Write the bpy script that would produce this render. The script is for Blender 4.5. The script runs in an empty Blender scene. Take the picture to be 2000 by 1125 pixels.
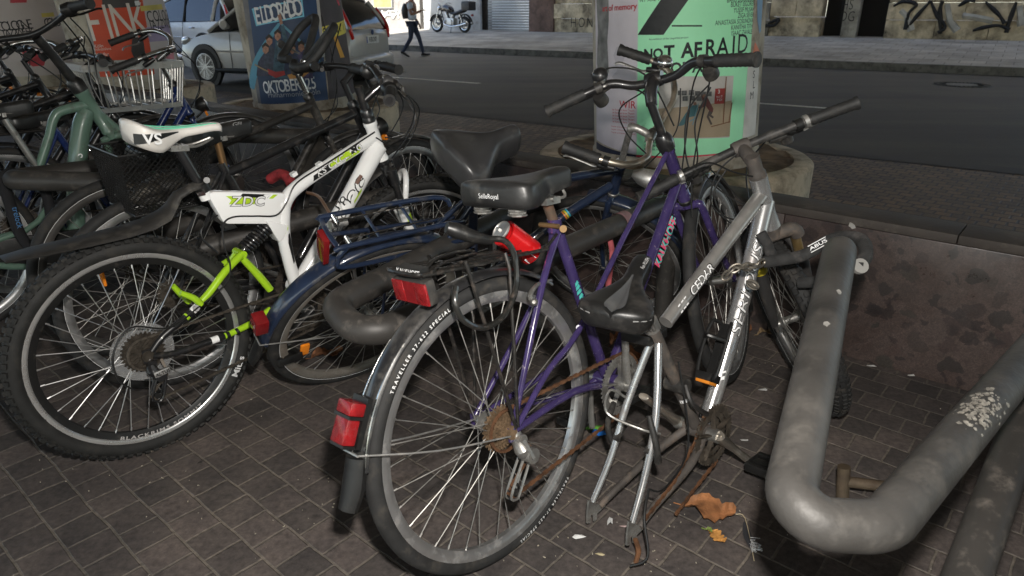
import bpy, bmesh, math, random
from mathutils import Vector as V, Matrix as MX
rnd = random.Random(11)
sc = bpy.context.scene
rad = math.radians
# ------------------------------------------------------------ camera
FPX, PITCH, CAMZ = 1333.3, rad(22.1), 1.25
FW = V((0, math.cos(PITCH), -math.sin(PITCH))); UP = V((0, math.sin(PITCH), math.cos(PITCH))); RT = V((1, 0, 0)); CAM = V((0, 0, CAMZ))
cd = bpy.data.cameras.new("camera"); cd.lens = 24.0; cd.sensor_width = 36.0; cd.clip_start = 0.05; cd.clip_end = 500
cam = bpy.data.objects.new("camera", cd); sc.collection.objects.link(cam)
cam.location = CAM; cam.rotation_euler = (rad(90) - PITCH, 0, 0); sc.camera = cam
cd.dof.use_dof = True; cd.dof.focus_distance = 2.0; cd.dof.aperture_fstop = 9
# ------------------------------------------------------------ world, sun, flash, exposure
SUN_EL, SUN_AZ = rad(52), rad(205)
w = bpy.data.worlds.new("World"); sc.world = w; w.use_nodes = True
wn = w.node_tree; sky = wn.nodes.new("ShaderNodeTexSky"); sky.sky_type = 'NISHITA'; sky.sun_disc = False
sky.sun_elevation = SUN_EL; sky.sun_rotation = SUN_AZ
bg = wn.nodes["Background"]; bg.inputs[1].default_value = 0.12; wn.links.new(sky.outputs[0], bg.inputs[0])
sl = bpy.data.lights.new("sun", 'SUN'); sl.energy = 4.0; sl.angle = rad(0.5); sl.color = (1, .96, .9)
sun = bpy.data.objects.new("sun", sl); sc.collection.objects.link(sun); sun.rotation_euler = (rad(90) - SUN_EL, 0, rad(180) - SUN_AZ)
# the hot-shoe flash that lit the photograph: a small lamp just above the lens
fl = bpy.data.lights.new("camera_flash", 'POINT'); fl.energy = 62; fl.shadow_soft_size = 0.03; fl.color = (1, .95, .885)
flash = bpy.data.objects.new("camera_flash", fl); sc.collection.objects.link(flash); flash.location = CAM + UP * 0.18 + RT * 0.06
vs = sc.view_settings; vs.view_transform = 'Standard'; vs.look = 'None'; vs.gamma = 1; vs.exposure = 1.62
sc.cycles.max_bounces = 6; sc.cycles.diffuse_bounces = 3
# ------------------------------------------------------------ pixel -> point helpers (2000 x 1125 photograph)
def ray(x, y): return FW + RT * ((x - 1000) / FPX) - UP * ((y - 562.5) / FPX)
def at_depth(x, y, d): return CAM + ray(x, y) * d
def at_z(x, y, z=0.0):
    r = ray(x, y); return CAM + r * ((z - CAMZ) / r.z)
def at_plane(x, y, p0, n):
    r = ray(x, y); return CAM + r * ((p0 - CAM).dot(n) / r.dot(n))
def lerp(a, b, t): return a + (b - a) * t
# ------------------------------------------------------------ materials
MAT = {}
def mat(name, col, rough=.5, metal=0., var=.18, scale=9., bump=0., dirt=None, damt=.5, dscale=14., coat=0., trans=0., spec=.5, alpha=1., ior=1.45):
    if name in MAT: return MAT[name]
    m = bpy.data.materials.new(name); MAT[name] = m; m.use_nodes = True
    nt = m.node_tree; N = nt.nodes; L = nt.links; b = N["Principled BSDF"]
    tc = N.new("ShaderNodeTexCoord"); nz = N.new("ShaderNodeTexNoise"); nz.inputs["Scale"].default_value = scale; nz.inputs["Detail"].default_value = 5
    L.new(tc.outputs["Object"], nz.inputs["Vector"])
    cr = N.new("ShaderNodeValToRGB"); cr.color_ramp.elements[0].position = .3; cr.color_ramp.elements[1].position = .7
    cr.color_ramp.elements[0].color = (*[c * (1 - var) for c in col[:3]], 1); cr.color_ramp.elements[1].color = (*[min(1, c * (1 + var)) for c in col[:3]], 1)
    L.new(nz.outputs["Fac"], cr.inputs["Fac"]); out = cr.outputs["Color"]
    if dirt:
        n2 = N.new("ShaderNodeTexNoise"); n2.inputs["Scale"].default_value = dscale; n2.inputs["Detail"].default_value = 8; n2.inputs["Roughness"].default_value = .7
        L.new(tc.outputs["Object"], n2.inputs["Vector"])
        r2 = N.new("ShaderNodeValToRGB"); r2.color_ramp.elements[0].position = .62 - .3 * damt; r2.color_ramp.elements[1].position = .82 - .2 * damt
        L.new(n2.outputs["Fac"], r2.inputs["Fac"])
        mx = N.new("ShaderNodeMix"); mx.data_type = 'RGBA'; L.new(r2.outputs["Color"], mx.inputs["Factor"]); L.new(out, mx.inputs["A"]); mx.inputs["B"].default_value = (*dirt, 1)
        out = mx.outputs["Result"]
        mr = N.new("ShaderNodeMath"); mr.operation = 'MULTIPLY_ADD'; mr.inputs[1].default_value = .3; mr.inputs[2].default_value = rough
        L.new(r2.outputs["Color"], mr.inputs[0]); L.new(mr.outputs[0], b.inputs["Roughness"])
        mm = N.new("ShaderNodeMath"); mm.operation = 'MULTIPLY_ADD'; mm.inputs[1].default_value = -metal * .8; mm.inputs[2].default_value = metal
        L.new(r2.outputs["Color"], mm.inputs[0]); L.new(mm.outputs[0], b.inputs["Metallic"])
    else:
        mr = N.new("ShaderNodeMath"); mr.operation = 'MULTIPLY_ADD'; mr.inputs[1].default_value = .2; mr.inputs[2].default_value = max(0, rough - .1)
        L.new(nz.outputs["Fac"], mr.inputs[0]); L.new(mr.outputs[0], b.inputs["Roughness"]); b.inputs["Metallic"].default_value = metal
    L.new(out, b.inputs["Base Color"])
    b.inputs["Coat Weight"].default_value = coat; b.inputs["Transmission Weight"].default_value = trans; b.inputs["Specular IOR Level"].default_value = spec
    b.inputs["Alpha"].default_value = alpha; b.inputs["IOR"].default_value = ior
    if bump:
        n3 = N.new("ShaderNodeTexNoise"); n3.inputs["Scale"].default_value = scale * 9; n3.inputs["Detail"].default_value = 4
        L.new(tc.outputs["Object"], n3.inputs["Vector"])
        bp = N.new("ShaderNodeBump"); bp.inputs["Strength"].default_value = bump; bp.inputs["Distance"].default_value = .004
        L.new(n3.outputs["Fac"], bp.inputs["Height"]); L.new(bp.outputs[0], b.inputs["Normal"])
    return m
# ------------------------------------------------------------ mesh builder
def smooth_path(pts, k=6, closed=False):
    pts = [V(p) for p in pts]; n = len(pts)
    if k < 2 or n < 3: return pts
    out = []
    for i in range(n if closed else n - 1):
        p0 = pts[(i - 1) % n] if closed or i > 0 else pts[0]; p1 = pts[i]; p2 = pts[(i + 1) % n]
        p3 = pts[(i + 2) % n] if closed or i + 2 < n else pts[-1]
        for j in range(k):
            t = j / k
            out.append(.5 * ((2 * p1) + (p2 - p0) * t + (2 * p0 - 5 * p1 + 4 * p2 - p3) * t * t + (3 * p1 - p0 - 3 * p2 + p3) * t ** 3))
    if not closed: out.append(pts[-1])
    return out
def perp(d):
    a = V((0, 0, 1)) if abs(d.z) < .9 else V((1, 0, 0))
    u = d.cross(a).normalized(); return u, d.cross(u).normalized()
class MB:
    def __init__(s): s.v = []; s.f = []; s.mi = []; s.m = 0
    def add(s, vs, fs):
        o = len(s.v); s.v += [V(v) for v in vs]
        for f in fs: s.f.append([i + o for i in f]); s.mi.append(s.m)
        return s
    def tube(s, pts, r, n=10, k=1, closed=False, caps=True, flat=1.0):
        raw = [V(p) for p in pts]; m = len(raw)
        P = smooth_path(raw, k, closed)
        if isinstance(r, (list, tuple)):
            R = []
            for i in range(len(P)):
                t = i / max(1, len(P) - 1) * (len(r) - 1); a = min(int(t), len(r) - 2); R.append(lerp(r[a], r[a + 1], t - a))
        else: R = [r] * len(P)
        L = len(P); T = []
        for i in range(L):
            a = P[(i + 1) % L] if closed or i < L - 1 else P[i]; b = P[(i - 1) % L] if closed or i > 0 else P[i]
            d = a - b; T.append(d.normalized() if d.length > 1e-9 else V((0, 0, 1)))
        u, _ = perp(T[0]); vs = []; fs = []
        for i in range(L):
            u = (u - T[i] * u.dot(T[i]))
            u = u.normalized() if u.length > 1e-6 else perp(T[i])[0]
            w_ = T[i].cross(u)
            for j in range(n):
                a = 2 * math.pi * j / n; vs.append(P[i] + R[i] * (math.cos(a) * u + math.sin(a) * w_ * flat))
        for i in range(L if closed else L - 1):
            for j in range(n):
                i2 = (i + 1) % L; fs.append((i * n + j, i * n + (j + 1) % n, i2 * n + (j + 1) % n, i2 * n + j))
        if caps and not closed:
            fs.append(tuple(range(n - 1, -1, -1))); fs.append(tuple((L - 1) * n + j for j in range(n)))
        return s.add(vs, fs)
    def lathe(s, c, axis, prof, n=24, closed=False, a0=0, a1=2 * math.pi, ref=None, cap=True):
        # prof: (radius, height along axis)
        c = V(c); ax = V(axis).normalized()
        if ref is None: u, w_ = perp(ax)
        else: u = (V(ref) - ax * V(ref).dot(ax)).normalized(); w_ = ax.cross(u)
        full = abs(a1 - a0 - 2 * math.pi) < 1e-6; k = n if full else n + 1; m = len(prof); vs = []; fs = []
        for i in range(k):
            a = a0 + (a1 - a0) * i / n; d = math.cos(a) * u + math.sin(a) * w_
            for (r, h) in prof: vs.append(c + d * r + ax * h)
        for i in range(n):
            i2 = (i + 1) % k
            for j in range(m if closed else m - 1):
                j2 = (j + 1) % m; fs.append((i * m + j, i2 * m + j, i2 * m + j2, i * m + j2))
        if closed and not full: fs.append(tuple(range(m))); fs.append(tuple(n * m + j for j in range(m - 1, -1, -1)))
        if not closed and full and cap:
            for j, rev in ((0, True), (m - 1, False)):
                if prof[j][0] > 1e-5:
                    q = [i * m + j for i in range(n)]; fs.append(tuple(q if rev else q[::-1]))
        return s.add(vs, fs)
    def cyl(s, a, b, r, n=16, r2=None):
        a = V(a); b = V(b); d = b - a; return s.lathe(a, d, [(r, 0), (r2 if r2 is not None else r, d.length)], n)
    def torus(s, c, axis, R, r, n=48, m=10, flat=1.):
        return s.lathe(c, axis, [(R + r * math.cos(2 * math.pi * j / m), r * flat * math.sin(2 * math.pi * j / m)) for j in range(m)], n, closed=True)
    def box(s, c, size, X=(1, 0, 0), Z=(0, 0, 1), taper=1.):
        c = V(c); X = V(X).normalized(); Z = V(Z); Z = (Z - X * Z.dot(X)).normalized(); Y = Z.cross(X)
        a, b, h = [q / 2 for q in size]; vs = []
        for dz in (-1, 1):
            t = taper if dz > 0 else 1
            for dx, dy in ((-1, -1), (1, -1), (1, 1), (-1, 1)): vs.append(c + X * dx * a * t + Y * dy * b * t + Z * dz * h)
        return s.add(vs, [(3, 2, 1, 0), (4, 5, 6, 7), (0, 1, 5, 4), (1, 2, 6, 5), (2, 3, 7, 6), (3, 0, 4, 7)])
    def prism(s, poly, n, t):
        n = V(n).normalized() * t / 2; k = len(poly); P = [V(p) for p in poly]
        return s.add([p - n for p in P] + [p + n for p in P], [tuple(range(k - 1, -1, -1)), tuple(range(k, 2 * k))] + [(i, (i + 1) % k, k + (i + 1) % k, k + i) for i in range(k)])
    def loft(s, rings, caps=True, closed=True):
        n = len(rings[0]); vs = [p for r_ in rings for p in r_]; fs = []
        for i in range(len(rings) - 1):
            for j in range(n if closed else n - 1): fs.append((i * n + j, i * n + (j + 1) % n, (i + 1) * n + (j + 1) % n, (i + 1) * n + j))
        if caps and closed: fs.append(tuple(range(n - 1, -1, -1))); fs.append(tuple((len(rings) - 1) * n + j for j in range(n)))
        return s.add(vs, fs)
    def xf(s, M):
        if M is not None: s.v = [M @ v for v in s.v]
        return s
    def build(s, name, mats, parent=None, origin=None, ang=40, bevel=0, keep=False):
        me = bpy.data.meshes.new(name); o3 = V(origin) if origin is not None else V((0, 0, 0))
        me.from_pydata([tuple(v - o3) for v in s.v], [], s.f)
        if not isinstance(mats, (list, tuple)): mats = [mats]
        for m_ in mats: me.materials.append(m_)
        for p, q in zip(me.polygons, s.mi): p.material_index = min(q, len(mats) - 1)
        bm = bmesh.new(); bm.from_mesh(me)
        if not keep:
            bmesh.ops.recalc_face_normals(bm, faces=bm.faces)
        if bevel: bmesh.ops.bevel(bm, geom=[e for e in bm.edges if len(e.link_faces) == 2 and e.calc_face_angle(0) > .5], offset=bevel, segments=2, affect='EDGES', profile=.6)
        bm.to_mesh(me); bm.free()
        if ang:
            for p in me.polygons: p.use_smooth = True
            me.set_sharp_from_angle(angle=rad(ang))
        ob = bpy.data.objects.new(name, me); sc.collection.objects.link(ob)
        if parent is not None: ob.parent = parent
        ob.location = o3
        return ob
def tag(o, label=None, cat=None, group=None, kind=None):
    if label: o["label"] = label
    if cat: o["category"] = cat
    if group: o["group"] = group
    if kind: o["kind"] = kind
    return o
def empty(name, label, cat, group=None, loc=(0, 0, 0)):
    o = bpy.data.objects.new(name, None); sc.collection.objects.link(o); o.location = loc; o.empty_display_size = .1
    return tag(o, label, cat, group)
def struct(mb, name, m, ang=30): return tag(mb.build(name, m, ang=ang), kind="structure")
# text as triangles in a plane: returns list of (verts2d, faces), centred or left aligned, height ~ size
_tx = {}
def text2d(s, size, align='CENTER', bold=0.0, shear=0.0, sx=1.0, space=1.0):
    key = (s, bold, shear, align, space)
    if key not in _tx:
        cu = bpy.data.curves.new("lettering", 'FONT'); cu.body = s; cu.size = 1; cu.align_x = align; cu.align_y = 'CENTER'; cu.offset = bold; cu.shear = shear; cu.resolution_u = 3; cu.space_character = space
        ob = bpy.data.objects.new("lettering", cu); sc.collection.objects.link(ob)
        dg = bpy.context.evaluated_depsgraph_get(); ev = ob.evaluated_get(dg); me = ev.to_mesh()
        _tx[key] = ([(v.co.x, v.co.y) for v in me.vertices], [tuple(p.vertices) for p in me.polygons])
        ev.to_mesh_clear(); bpy.data.objects.remove(ob); bpy.data.curves.remove(cu)
    vs, fs = _tx[key]; q = size / .72
    return [(x * q * sx, y * q) for x, y in vs], fs
def add_text(mb, s, size, fn, **kw):
    vs, fs = text2d(s, size, **kw); mb.add([fn(x, y) for x, y in vs], fs); return mb
def flat_fn(o, X, Y):
    o = V(o); X = V(X).normalized(); Y = V(Y); Y = (Y - X * Y.dot(X)).normalized()
    return lambda x, y: o + X * x + Y * y
def tube_fn(A, B, r, side, t=.5):
    # wraps (x along A->B, y around) on a tube; side = direction the text faces
    A = V(A); B = V(B); X = (B - A).normalized(); S = V(side); S = (S - X * S.dot(X)).normalized(); Y = S.cross(X); o = lerp(A, B, t)
    return lambda x, y: o + X * x + (S * math.cos(y / r) + Y * math.sin(y / r)) * r
def ring_fn(c, axis, up, R, h, a0, inward=False):
    # text on a wheel flank: x along the rim (clockwise seen from +axis), y radial
    c = V(c); ax = V(axis).normalized(); u = V(up); u = (u - ax * u.dot(ax)).normalized(); w_ = ax.cross(u)
    def f(x, y):
        if inward: a = a0 + x / R; rr = R - y
        else: a = a0 - x / R; rr = R + y
        return c + (u * math.cos(a) + w_ * math.sin(a)) * rr + ax * h
    return f
# ============================================================ setting
WD = V((math.cos(rad(-40.4)), math.sin(rad(-40.4)), 0)); WN = V((-WD.y, WD.x, 0))          # parapet wall / paving courses
SD = V((math.cos(rad(-35)), math.sin(rad(-35)), 0)); SN = V((-SD.y, SD.x, 0))              # street
def st(s, t, z=0): return SD * s + SN * t + V((0, 0, z))
def nodemat(name):
    m = bpy.data.materials.new(name); m.use_nodes = True; nt = m.node_tree
    return m, nt, nt.nodes, nt.links, nt.nodes["Principled BSDF"]
def ramp(N, L, src, stops):
    r = N.new("ShaderNodeValToRGB"); e = r.color_ramp.elements
    while len(e) < len(stops): e.new(.5)
    for q, (p, c) in zip(e, stops): q.position = p; q.color = (*c, 1) if len(c) == 3 else c
    L.new(src, r.inputs["Fac"]); return r.outputs["Color"]
def mixc(N, L, f, a, b, mode='MIX'):
    mx = N.new("ShaderNodeMix"); mx.data_type = 'RGBA'; mx.blend_type = mode
    for nm, q in (("Factor", f), ("A", a), ("B", b)):
        if hasattr(q, "links"): L.new(q, mx.inputs[nm])
        else: mx.inputs[nm].default_value = q if nm == "Factor" else (*q, 1)
    return mx.outputs["Result"]
def noise(N, L, vec, sc_, det=4, rough=.5):
    n = N.new("ShaderNodeTexNoise"); n.inputs["Scale"].default_value = sc_; n.inputs["Detail"].default_value = det; n.inputs["Roughness"].default_value = rough
    L.new(vec, n.inputs["Vector"]); return n.outputs["Fac"]
# --- paving: 10 cm square concrete blocks in running bond
def paving_mat(name, tint=1.0, w1=1., w2=1., mort=(.125, .108, .094), ms=.0042):
    m, nt, N, L, b = nodemat(name)
    tc = N.new("ShaderNodeTexCoord"); mp = N.new("ShaderNodeMapping"); mp.vector_type = 'POINT'
    mp.inputs["Rotation"].default_value = (0, 0, rad(40.4)); L.new(tc.outputs["Object"], mp.inputs["Vector"])
    # wobble so that the joints are not ruler straight
    nz = N.new("ShaderNodeTexNoise"); nz.inputs["Scale"].default_value = 9; L.new(mp.outputs[0], nz.inputs["Vector"])
    vm = N.new("ShaderNodeVectorMath"); vm.operation = 'MULTIPLY_ADD'; vm.inputs[1].default_value = (.012, .012, 0); L.new(nz.outputs["Color"], vm.inputs[0]); L.new(mp.outputs[0], vm.inputs[2])
    bt = N.new("ShaderNodeTexBrick"); bt.offset = .5; bt.inputs["Scale"].default_value = 1; bt.inputs["Brick Width"].default_value = .1007; bt.inputs["Row Height"].default_value = .1007
    bt.inputs["Mortar Size"].default_value = ms; bt.inputs["Mortar Smooth"].default_value = .45; bt.inputs["Bias"].default_value = 0
    bt.inputs["Color1"].default_value = (.052 * tint, .043 * tint * w1, .040 * tint * w2, 1); bt.inputs["Color2"].default_value = (.029 * tint, .0255 * tint * w1, .0245 * tint * w2, 1); bt.inputs["Mortar"].default_value = (*mort, 1)
    L.new(vm.outputs[0], bt.inputs["Vector"])
    n1 = noise(N, L, tc.outputs["Object"], 1.7, 5, .6); n2 = noise(N, L, tc.outputs["Object"], 60, 6, .7)
    c = mixc(N, L, 1.0, bt.outputs["Color"], ramp(N, L, n1, [(.3, (.65, .65, .66)), (.7, (1.3, 1.25, 1.2))]), 'MULTIPLY')
    c = mixc(N, L, 1.0, c, ramp(N, L, n2, [(.25, (.5, .5, .5)), (.75, (1.6, 1.56, 1.5))]), 'MULTIPLY')
    n4 = noise(N, L, tc.outputs["Object"], 7, 6, .75); c = mixc(N, L, 1.0, c, ramp(N, L, n4, [(.3, (.72, .72, .73)), (.68, (1.3, 1.25, 1.18))]), 'MULTIPLY')
    # trodden chewing gum: round dark spots
    vo = N.new("ShaderNodeTexVoronoi"); vo.inputs["Scale"].default_value = 6.5; L.new(tc.outputs["Object"], vo.inputs["Vector"])
    hs = N.new("ShaderNodeSeparateColor"); L.new(vo.outputs["Color"], hs.inputs[0])
    th = N.new("ShaderNodeMath"); th.operation = 'MULTIPLY_ADD'; th.inputs[1].default_value = .50; th.inputs[2].default_value = -.30; L.new(hs.outputs[0], th.inputs[0])
    nd = N.new("ShaderNodeMath"); nd.operation = 'MULTIPLY_ADD'; nd.inputs[1].default_value = .12; L.new(noise(N, L, tc.outputs["Object"], 34, 3), nd.inputs[0]); L.new(vo.outputs["Distance"], nd.inputs[2])
    lt = N.new("ShaderNodeMath"); lt.operation = 'LESS_THAN'; L.new(nd.outputs[0], lt.inputs[0]); L.new(th.outputs[0], lt.inputs[1])
    c = mixc(N, L, lt.outputs[0], c, (.030, .027, .025))
    # small pale specks and grit
    v2 = N.new("ShaderNodeTexVoronoi"); v2.inputs["Scale"].default_value = 55; L.new(tc.outputs["Object"], v2.inputs["Vector"])
    h2 = N.new("ShaderNodeSeparateColor"); L.new(v2.outputs["Color"], h2.inputs[0])
    t2 = N.new("ShaderNodeMath"); t2.operation = 'MULTIPLY_ADD'; t2.inputs[1].default_value = 1.6; t2.inputs[2].default_value = -1.47; L.new(h2.outputs[1], t2.inputs[0])
    l2 = N.new("ShaderNodeMath"); l2.operation = 'LESS_THAN'; L.new(v2.outputs["Distance"], l2.inputs[0]); L.new(t2.outputs[0], l2.inputs[1])
    c = mixc(N, L, l2.outputs[0], c, (.26, .24, .21))
    L.new(c, b.inputs["Base Color"]); b.inputs["Roughness"].default_value = .62; b.inputs["Specular IOR Level"].default_value = .35
    hh = N.new("ShaderNodeMath"); hh.operation = 'MULTIPLY_ADD'; hh.inputs[1].default_value = -1.; L.new(bt.outputs["Fac"], hh.inputs[0])
    hn = N.new("ShaderNodeMath"); hn.operation = 'MULTIPLY'; hn.inputs[1].default_value = .25; L.new(n2, hn.inputs[0]); L.new(hn.outputs[0], hh.inputs[2])
    bp = N.new("ShaderNodeBump"); bp.inputs["Strength"].default_value = .7; bp.inputs["Distance"].default_value = .004; L.new(hh.outputs[0], bp.inputs["Height"]); L.new(bp.outputs[0], b.inputs["Normal"])
    return m
PAVE = paving_mat("paving_blocks", 1.82, 1.08, 1.16, (.122, .114, .105))
q = MB(); S_ = 180
q.add([(-S_, -S_, 0), (S_, -S_, 0), (S_, S_, 0), (-S_, S_, 0)], [(0, 1, 2, 3)]); struct(q, "paving_ground", PAVE)
def asphalt(name, c):
    m, nt, N, L, b = nodemat(name); tc = N.new("ShaderNodeTexCoord")
    f = noise(N, L, tc.outputs["Object"], 130, 3, .8); g = noise(N, L, tc.outputs["Object"], .5, 4, .6)
    col = mixc(N, L, 1.0, ramp(N, L, f, [(.3, [x * .55 for x in c]), (.72, [x * 1.6 for x in c])]), ramp(N, L, g, [(.3, (.75, .75, .75)), (.7, (1.25, 1.22, 1.18))]), 'MULTIPLY')
    v2 = N.new("ShaderNodeTexVoronoi"); v2.inputs["Scale"].default_value = 5; L.new(tc.outputs["Object"], v2.inputs["Vector"])
    l2 = N.new("ShaderNodeMath"); l2.operation = 'LESS_THAN'; L.new(v2.outputs["Distance"], l2.inputs[0]); l2.inputs[1].default_value = .045
    col = mixc(N, L, l2.outputs[0], col, (.14, .13, .12)); mp = N.new('ShaderNodeMapping'); mp.inputs['Rotation'].default_value = (0, 0, rad(35)); mp.inputs['Scale'].default_value = (.12, 1.1, 1); L.new(tc.outputs['Object'], mp.inputs['Vector']); col = mixc(N, L, 1.0, col, ramp(N, L, noise(N, L, mp.outputs[0], 1.0, 6, .65), [(.32, (.62, .62, .63)), (.5, (1, 1, 1)), (.7, (1.45, 1.42, 1.35))]), 'MULTIPLY')
    L.new(col, b.inputs["Base Color"]); b.inputs["Roughness"].default_value = .75
    return m
def strip(name, s0, s1, t0, t1, z, m, z1=None):
    q = MB(); z1 = z if z1 is None else z1
    q.add([st(s0, t0, z), st(s1, t0, z), st(s1, t1, z1), st(s0, t1, z1)], [(0, 1, 2, 3)]); return struct(q, name, m)
T0, TK, TW = 7.2, 17.9, 24.1
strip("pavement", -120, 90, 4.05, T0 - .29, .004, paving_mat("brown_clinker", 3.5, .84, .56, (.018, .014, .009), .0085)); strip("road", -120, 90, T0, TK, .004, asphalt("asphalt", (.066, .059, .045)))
gut = mat("gutter_stone", (.075, .068, .058), .8, var=.3, scale=3)
strip("gutter", -120, 90, T0 - .28, T0 - .004, .008, gut)
PAINT = mat("road_paint", (.80, .77, .66), .7, var=.2, scale=20, dirt=(.25, .24, .2), damt=.3, dscale=40)
for a in (-10.98, -4.68, 1.62, -17.3, -23.6): strip("lane_marking", a, a + 2.96, 10.32, 10.47, .008, PAINT)
KERB = mat("kerb_stone", (.15, .142, .125), .8, var=.3, scale=4, dirt=(.04, .038, .034), damt=.5, dscale=6)
q = MB()
for i in range(-60, 45):
    s0 = i * 1.2; q.prism([st(s0 + .004, TK, .0), st(s0 + 1.196, TK, .0), st(s0 + 1.196, TK + .16, .0), st(s0 + .004, TK + .16, .0)], (0, 0, 1), .34)
struct(q, "far_kerb", KERB)
def slab_mat():
    m, nt, N, L, b = nodemat("pavement_slabs"); tc = N.new("ShaderNodeTexCoord"); mp = N.new("ShaderNodeMapping"); mp.inputs["Rotation"].default_value = (0, 0, rad(35)); L.new(tc.outputs["Object"], mp.inputs["Vector"])
    bt = N.new("ShaderNodeTexBrick"); bt.offset = .5; bt.inputs["Scale"].default_value = 1; bt.inputs["Brick Width"].default_value = .5; bt.inputs["Row Height"].default_value = .5; bt.inputs["Mortar Size"].default_value = .006
    bt.inputs["Color1"].default_value = (.50, .455, .38, 1); bt.inputs["Color2"].default_value = (.36, .33, .28, 1); bt.inputs["Mortar"].default_value = (.08, .075, .07, 1); L.new(mp.outputs[0], bt.inputs["Vector"])
    c = mixc(N, L, 1.0, bt.outputs["Color"], ramp(N, L, noise(N, L, tc.outputs["Object"], .8, 6, .65), [(.3, (.6, .6, .6)), (.7, (1.2, 1.2, 1.2))]), 'MULTIPLY')
    c = mixc(N, L, 1.0, c, ramp(N, L, noise(N, L, tc.outputs["Object"], 25, 4, .7), [(.25, (.75, .75, .75)), (.75, (1.2, 1.2, 1.2))]), 'MULTIPLY')
    L.new(c, b.inputs["Base Color"]); b.inputs["Roughness"].default_value = .8; return m
strip("far_pavement", -120, 90, TK + .16, TW + .5, .168, slab_mat(), .52)
# --- manhole in the road
MHM = mat("cast_iron", (.05, .047, .042), .6, .3, var=.3, scale=30)
mc = at_z(1878, 166, .004); mh = empty("manhole_cover", "round iron manhole cover with concrete middle set in the asphalt road", "manhole cover", loc=(mc.x, mc.y, .004))
q = MB(); q.lathe((0, 0, 0), (0, 0, 1), [(.36, 0), (.36, .010), (.47, .010), (.47, 0)], 40); q.build("frame", MHM, mh)
q = MB(); q.lathe((0, 0, 0), (0, 0, 1), [(0.001, .013), (.25, .013), (.25, .004)], 40); q.build("cover", mat("manhole_concrete", (.27, .25, .22), .85, var=.25), mh)
q = MB()
for i in range(40):
    a = i * math.pi / 20; q.box((.415 * math.cos(a), .415 * math.sin(a), .014), (.06, .03, .012), (math.cos(a), math.sin(a), 0))
q.build("lugs", MHM, mh)
# --- dark porphyry breccia parapet wall behind the racks
def breccia(name, k=1.0):
    m, nt, N, L, b = nodemat(name); tc = N.new("ShaderNodeTexCoord")
    nz = N.new("ShaderNodeTexNoise"); nz.inputs["Scale"].default_value = 16; nz.inputs["Detail"].default_value = 6; L.new(tc.outputs["Object"], nz.inputs["Vector"])
    vm = N.new("ShaderNodeVectorMath"); vm.operation = 'MULTIPLY_ADD'; vm.inputs[1].default_value = (.085, .085, .085); L.new(nz.outputs["Color"], vm.inputs[0]); L.new(tc.outputs["Object"], vm.inputs[2])
    def vor(s, f='F1'):
        v = N.new("ShaderNodeTexVoronoi"); v.feature = f; v.inputs["Scale"].default_value = s; L.new(vm.outputs[0], v.inputs["Vector"]); return v
    v1 = vor(15.); sp = N.new("ShaderNodeSeparateColor"); L.new(v1.outputs["Color"], sp.inputs[0])
    clast = ramp(N, L, sp.outputs[0], [(0, (.022 * k, .021 * k, .020 * k)), (.35, (.034 * k, .026 * k, .025 * k)), (.6, (.046 * k, .033 * k, .031 * k)), (.85, (.036 * k, .036 * k, .032 * k)), (1, (.058 * k, .042 * k, .038 * k))])
    mtx = ramp(N, L, noise(N, L, tc.outputs["Object"], 45, 8, .75), [(.3, (.044 * k, .034 * k, .031 * k)), (.7, (.084 * k, .066 * k, .060 * k))])
    th = N.new("ShaderNodeMath"); th.operation = 'MULTIPLY_ADD'; th.inputs[1].default_value = .5; th.inputs[2].default_value = .12; L.new(sp.outputs[1], th.inputs[0])
    sm = N.new("ShaderNodeMath"); sm.operation = 'SUBTRACT'; L.new(th.outputs[0], sm.inputs[0]); L.new(v1.outputs["Distance"], sm.inputs[1])
    f = ramp(N, L, sm.outputs[0], [(.0, (0, 0, 0)), (.035, (.9, .9, .9))])
    c = mixc(N, L, f, mtx, clast)
    v3 = vor(31); sp3 = N.new("ShaderNodeSeparateColor"); L.new(v3.outputs["Color"], sp3.inputs[0])
    f3 = ramp(N, L, sp3.outputs[2], [(.9, (0, 0, 0)), (.95, (.7, .7, .7))]); c = mixc(N, L, f3, c, (.02 * k, .017 * k, .018 * k)); c = mixc(N, L, 1.0, c, ramp(N, L, noise(N, L, tc.outputs["Object"], 170, 6, .85), [(.28, (.45, .42, .43)), (.5, (1, .94, .95)), (.74, (1.9, 1.75, 1.75))]), "MULTIPLY")
    c = mixc(N, L, 1.0, c, ramp(N, L, noise(N, L, tc.outputs["Object"], 2.2, 5, .6), [(.3, (.7, .68, .66)), (.7, (1.25, 1.2, 1.15))]), 'MULTIPLY')
    L.new(c, b.inputs["Base Color"]); L.new(ramp(N, L, noise(N, L, tc.outputs["Object"], 3.5, 6, .7), [(.35, (.25, .25, .25)), (.65, (.6, .6, .6))]), b.inputs["Roughness"])
    return m
BREC = breccia("breccia_cladding", .80)
W0 = V((1.27, 2.4, 0)); WH = .55
wall = empty("parapet_wall", "low parapet wall clad in dark purple breccia slabs behind the bike racks", "wall", loc=W0)
def wl(s, t, z): return WD * s + WN * t + V((0, 0, z))
for i in range(-9, 4):
    s0 = i * .83 + .56; q = MB(); q.box(wl(s0 + .415, .09, WH / 2 - .0175), (.8275, .18, WH - .035), WD); o = q.build("cladding_slab", BREC, wall, bevel=.003); o = o
DUST = mat("coping_stone", (.040, .033, .028), .7, var=.35, scale=6, dirt=(.15, .13, .11), damt=.38, dscale=7, bump=.3)
for i in range(-6, 3):
    s0 = i * 1.35 + .31; q = MB(); q.box(wl(s0 + .675, .0875, WH - .0165), (1.347, .181, .033), WD); q.build("coping", DUST, wall, bevel=.004)
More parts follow.
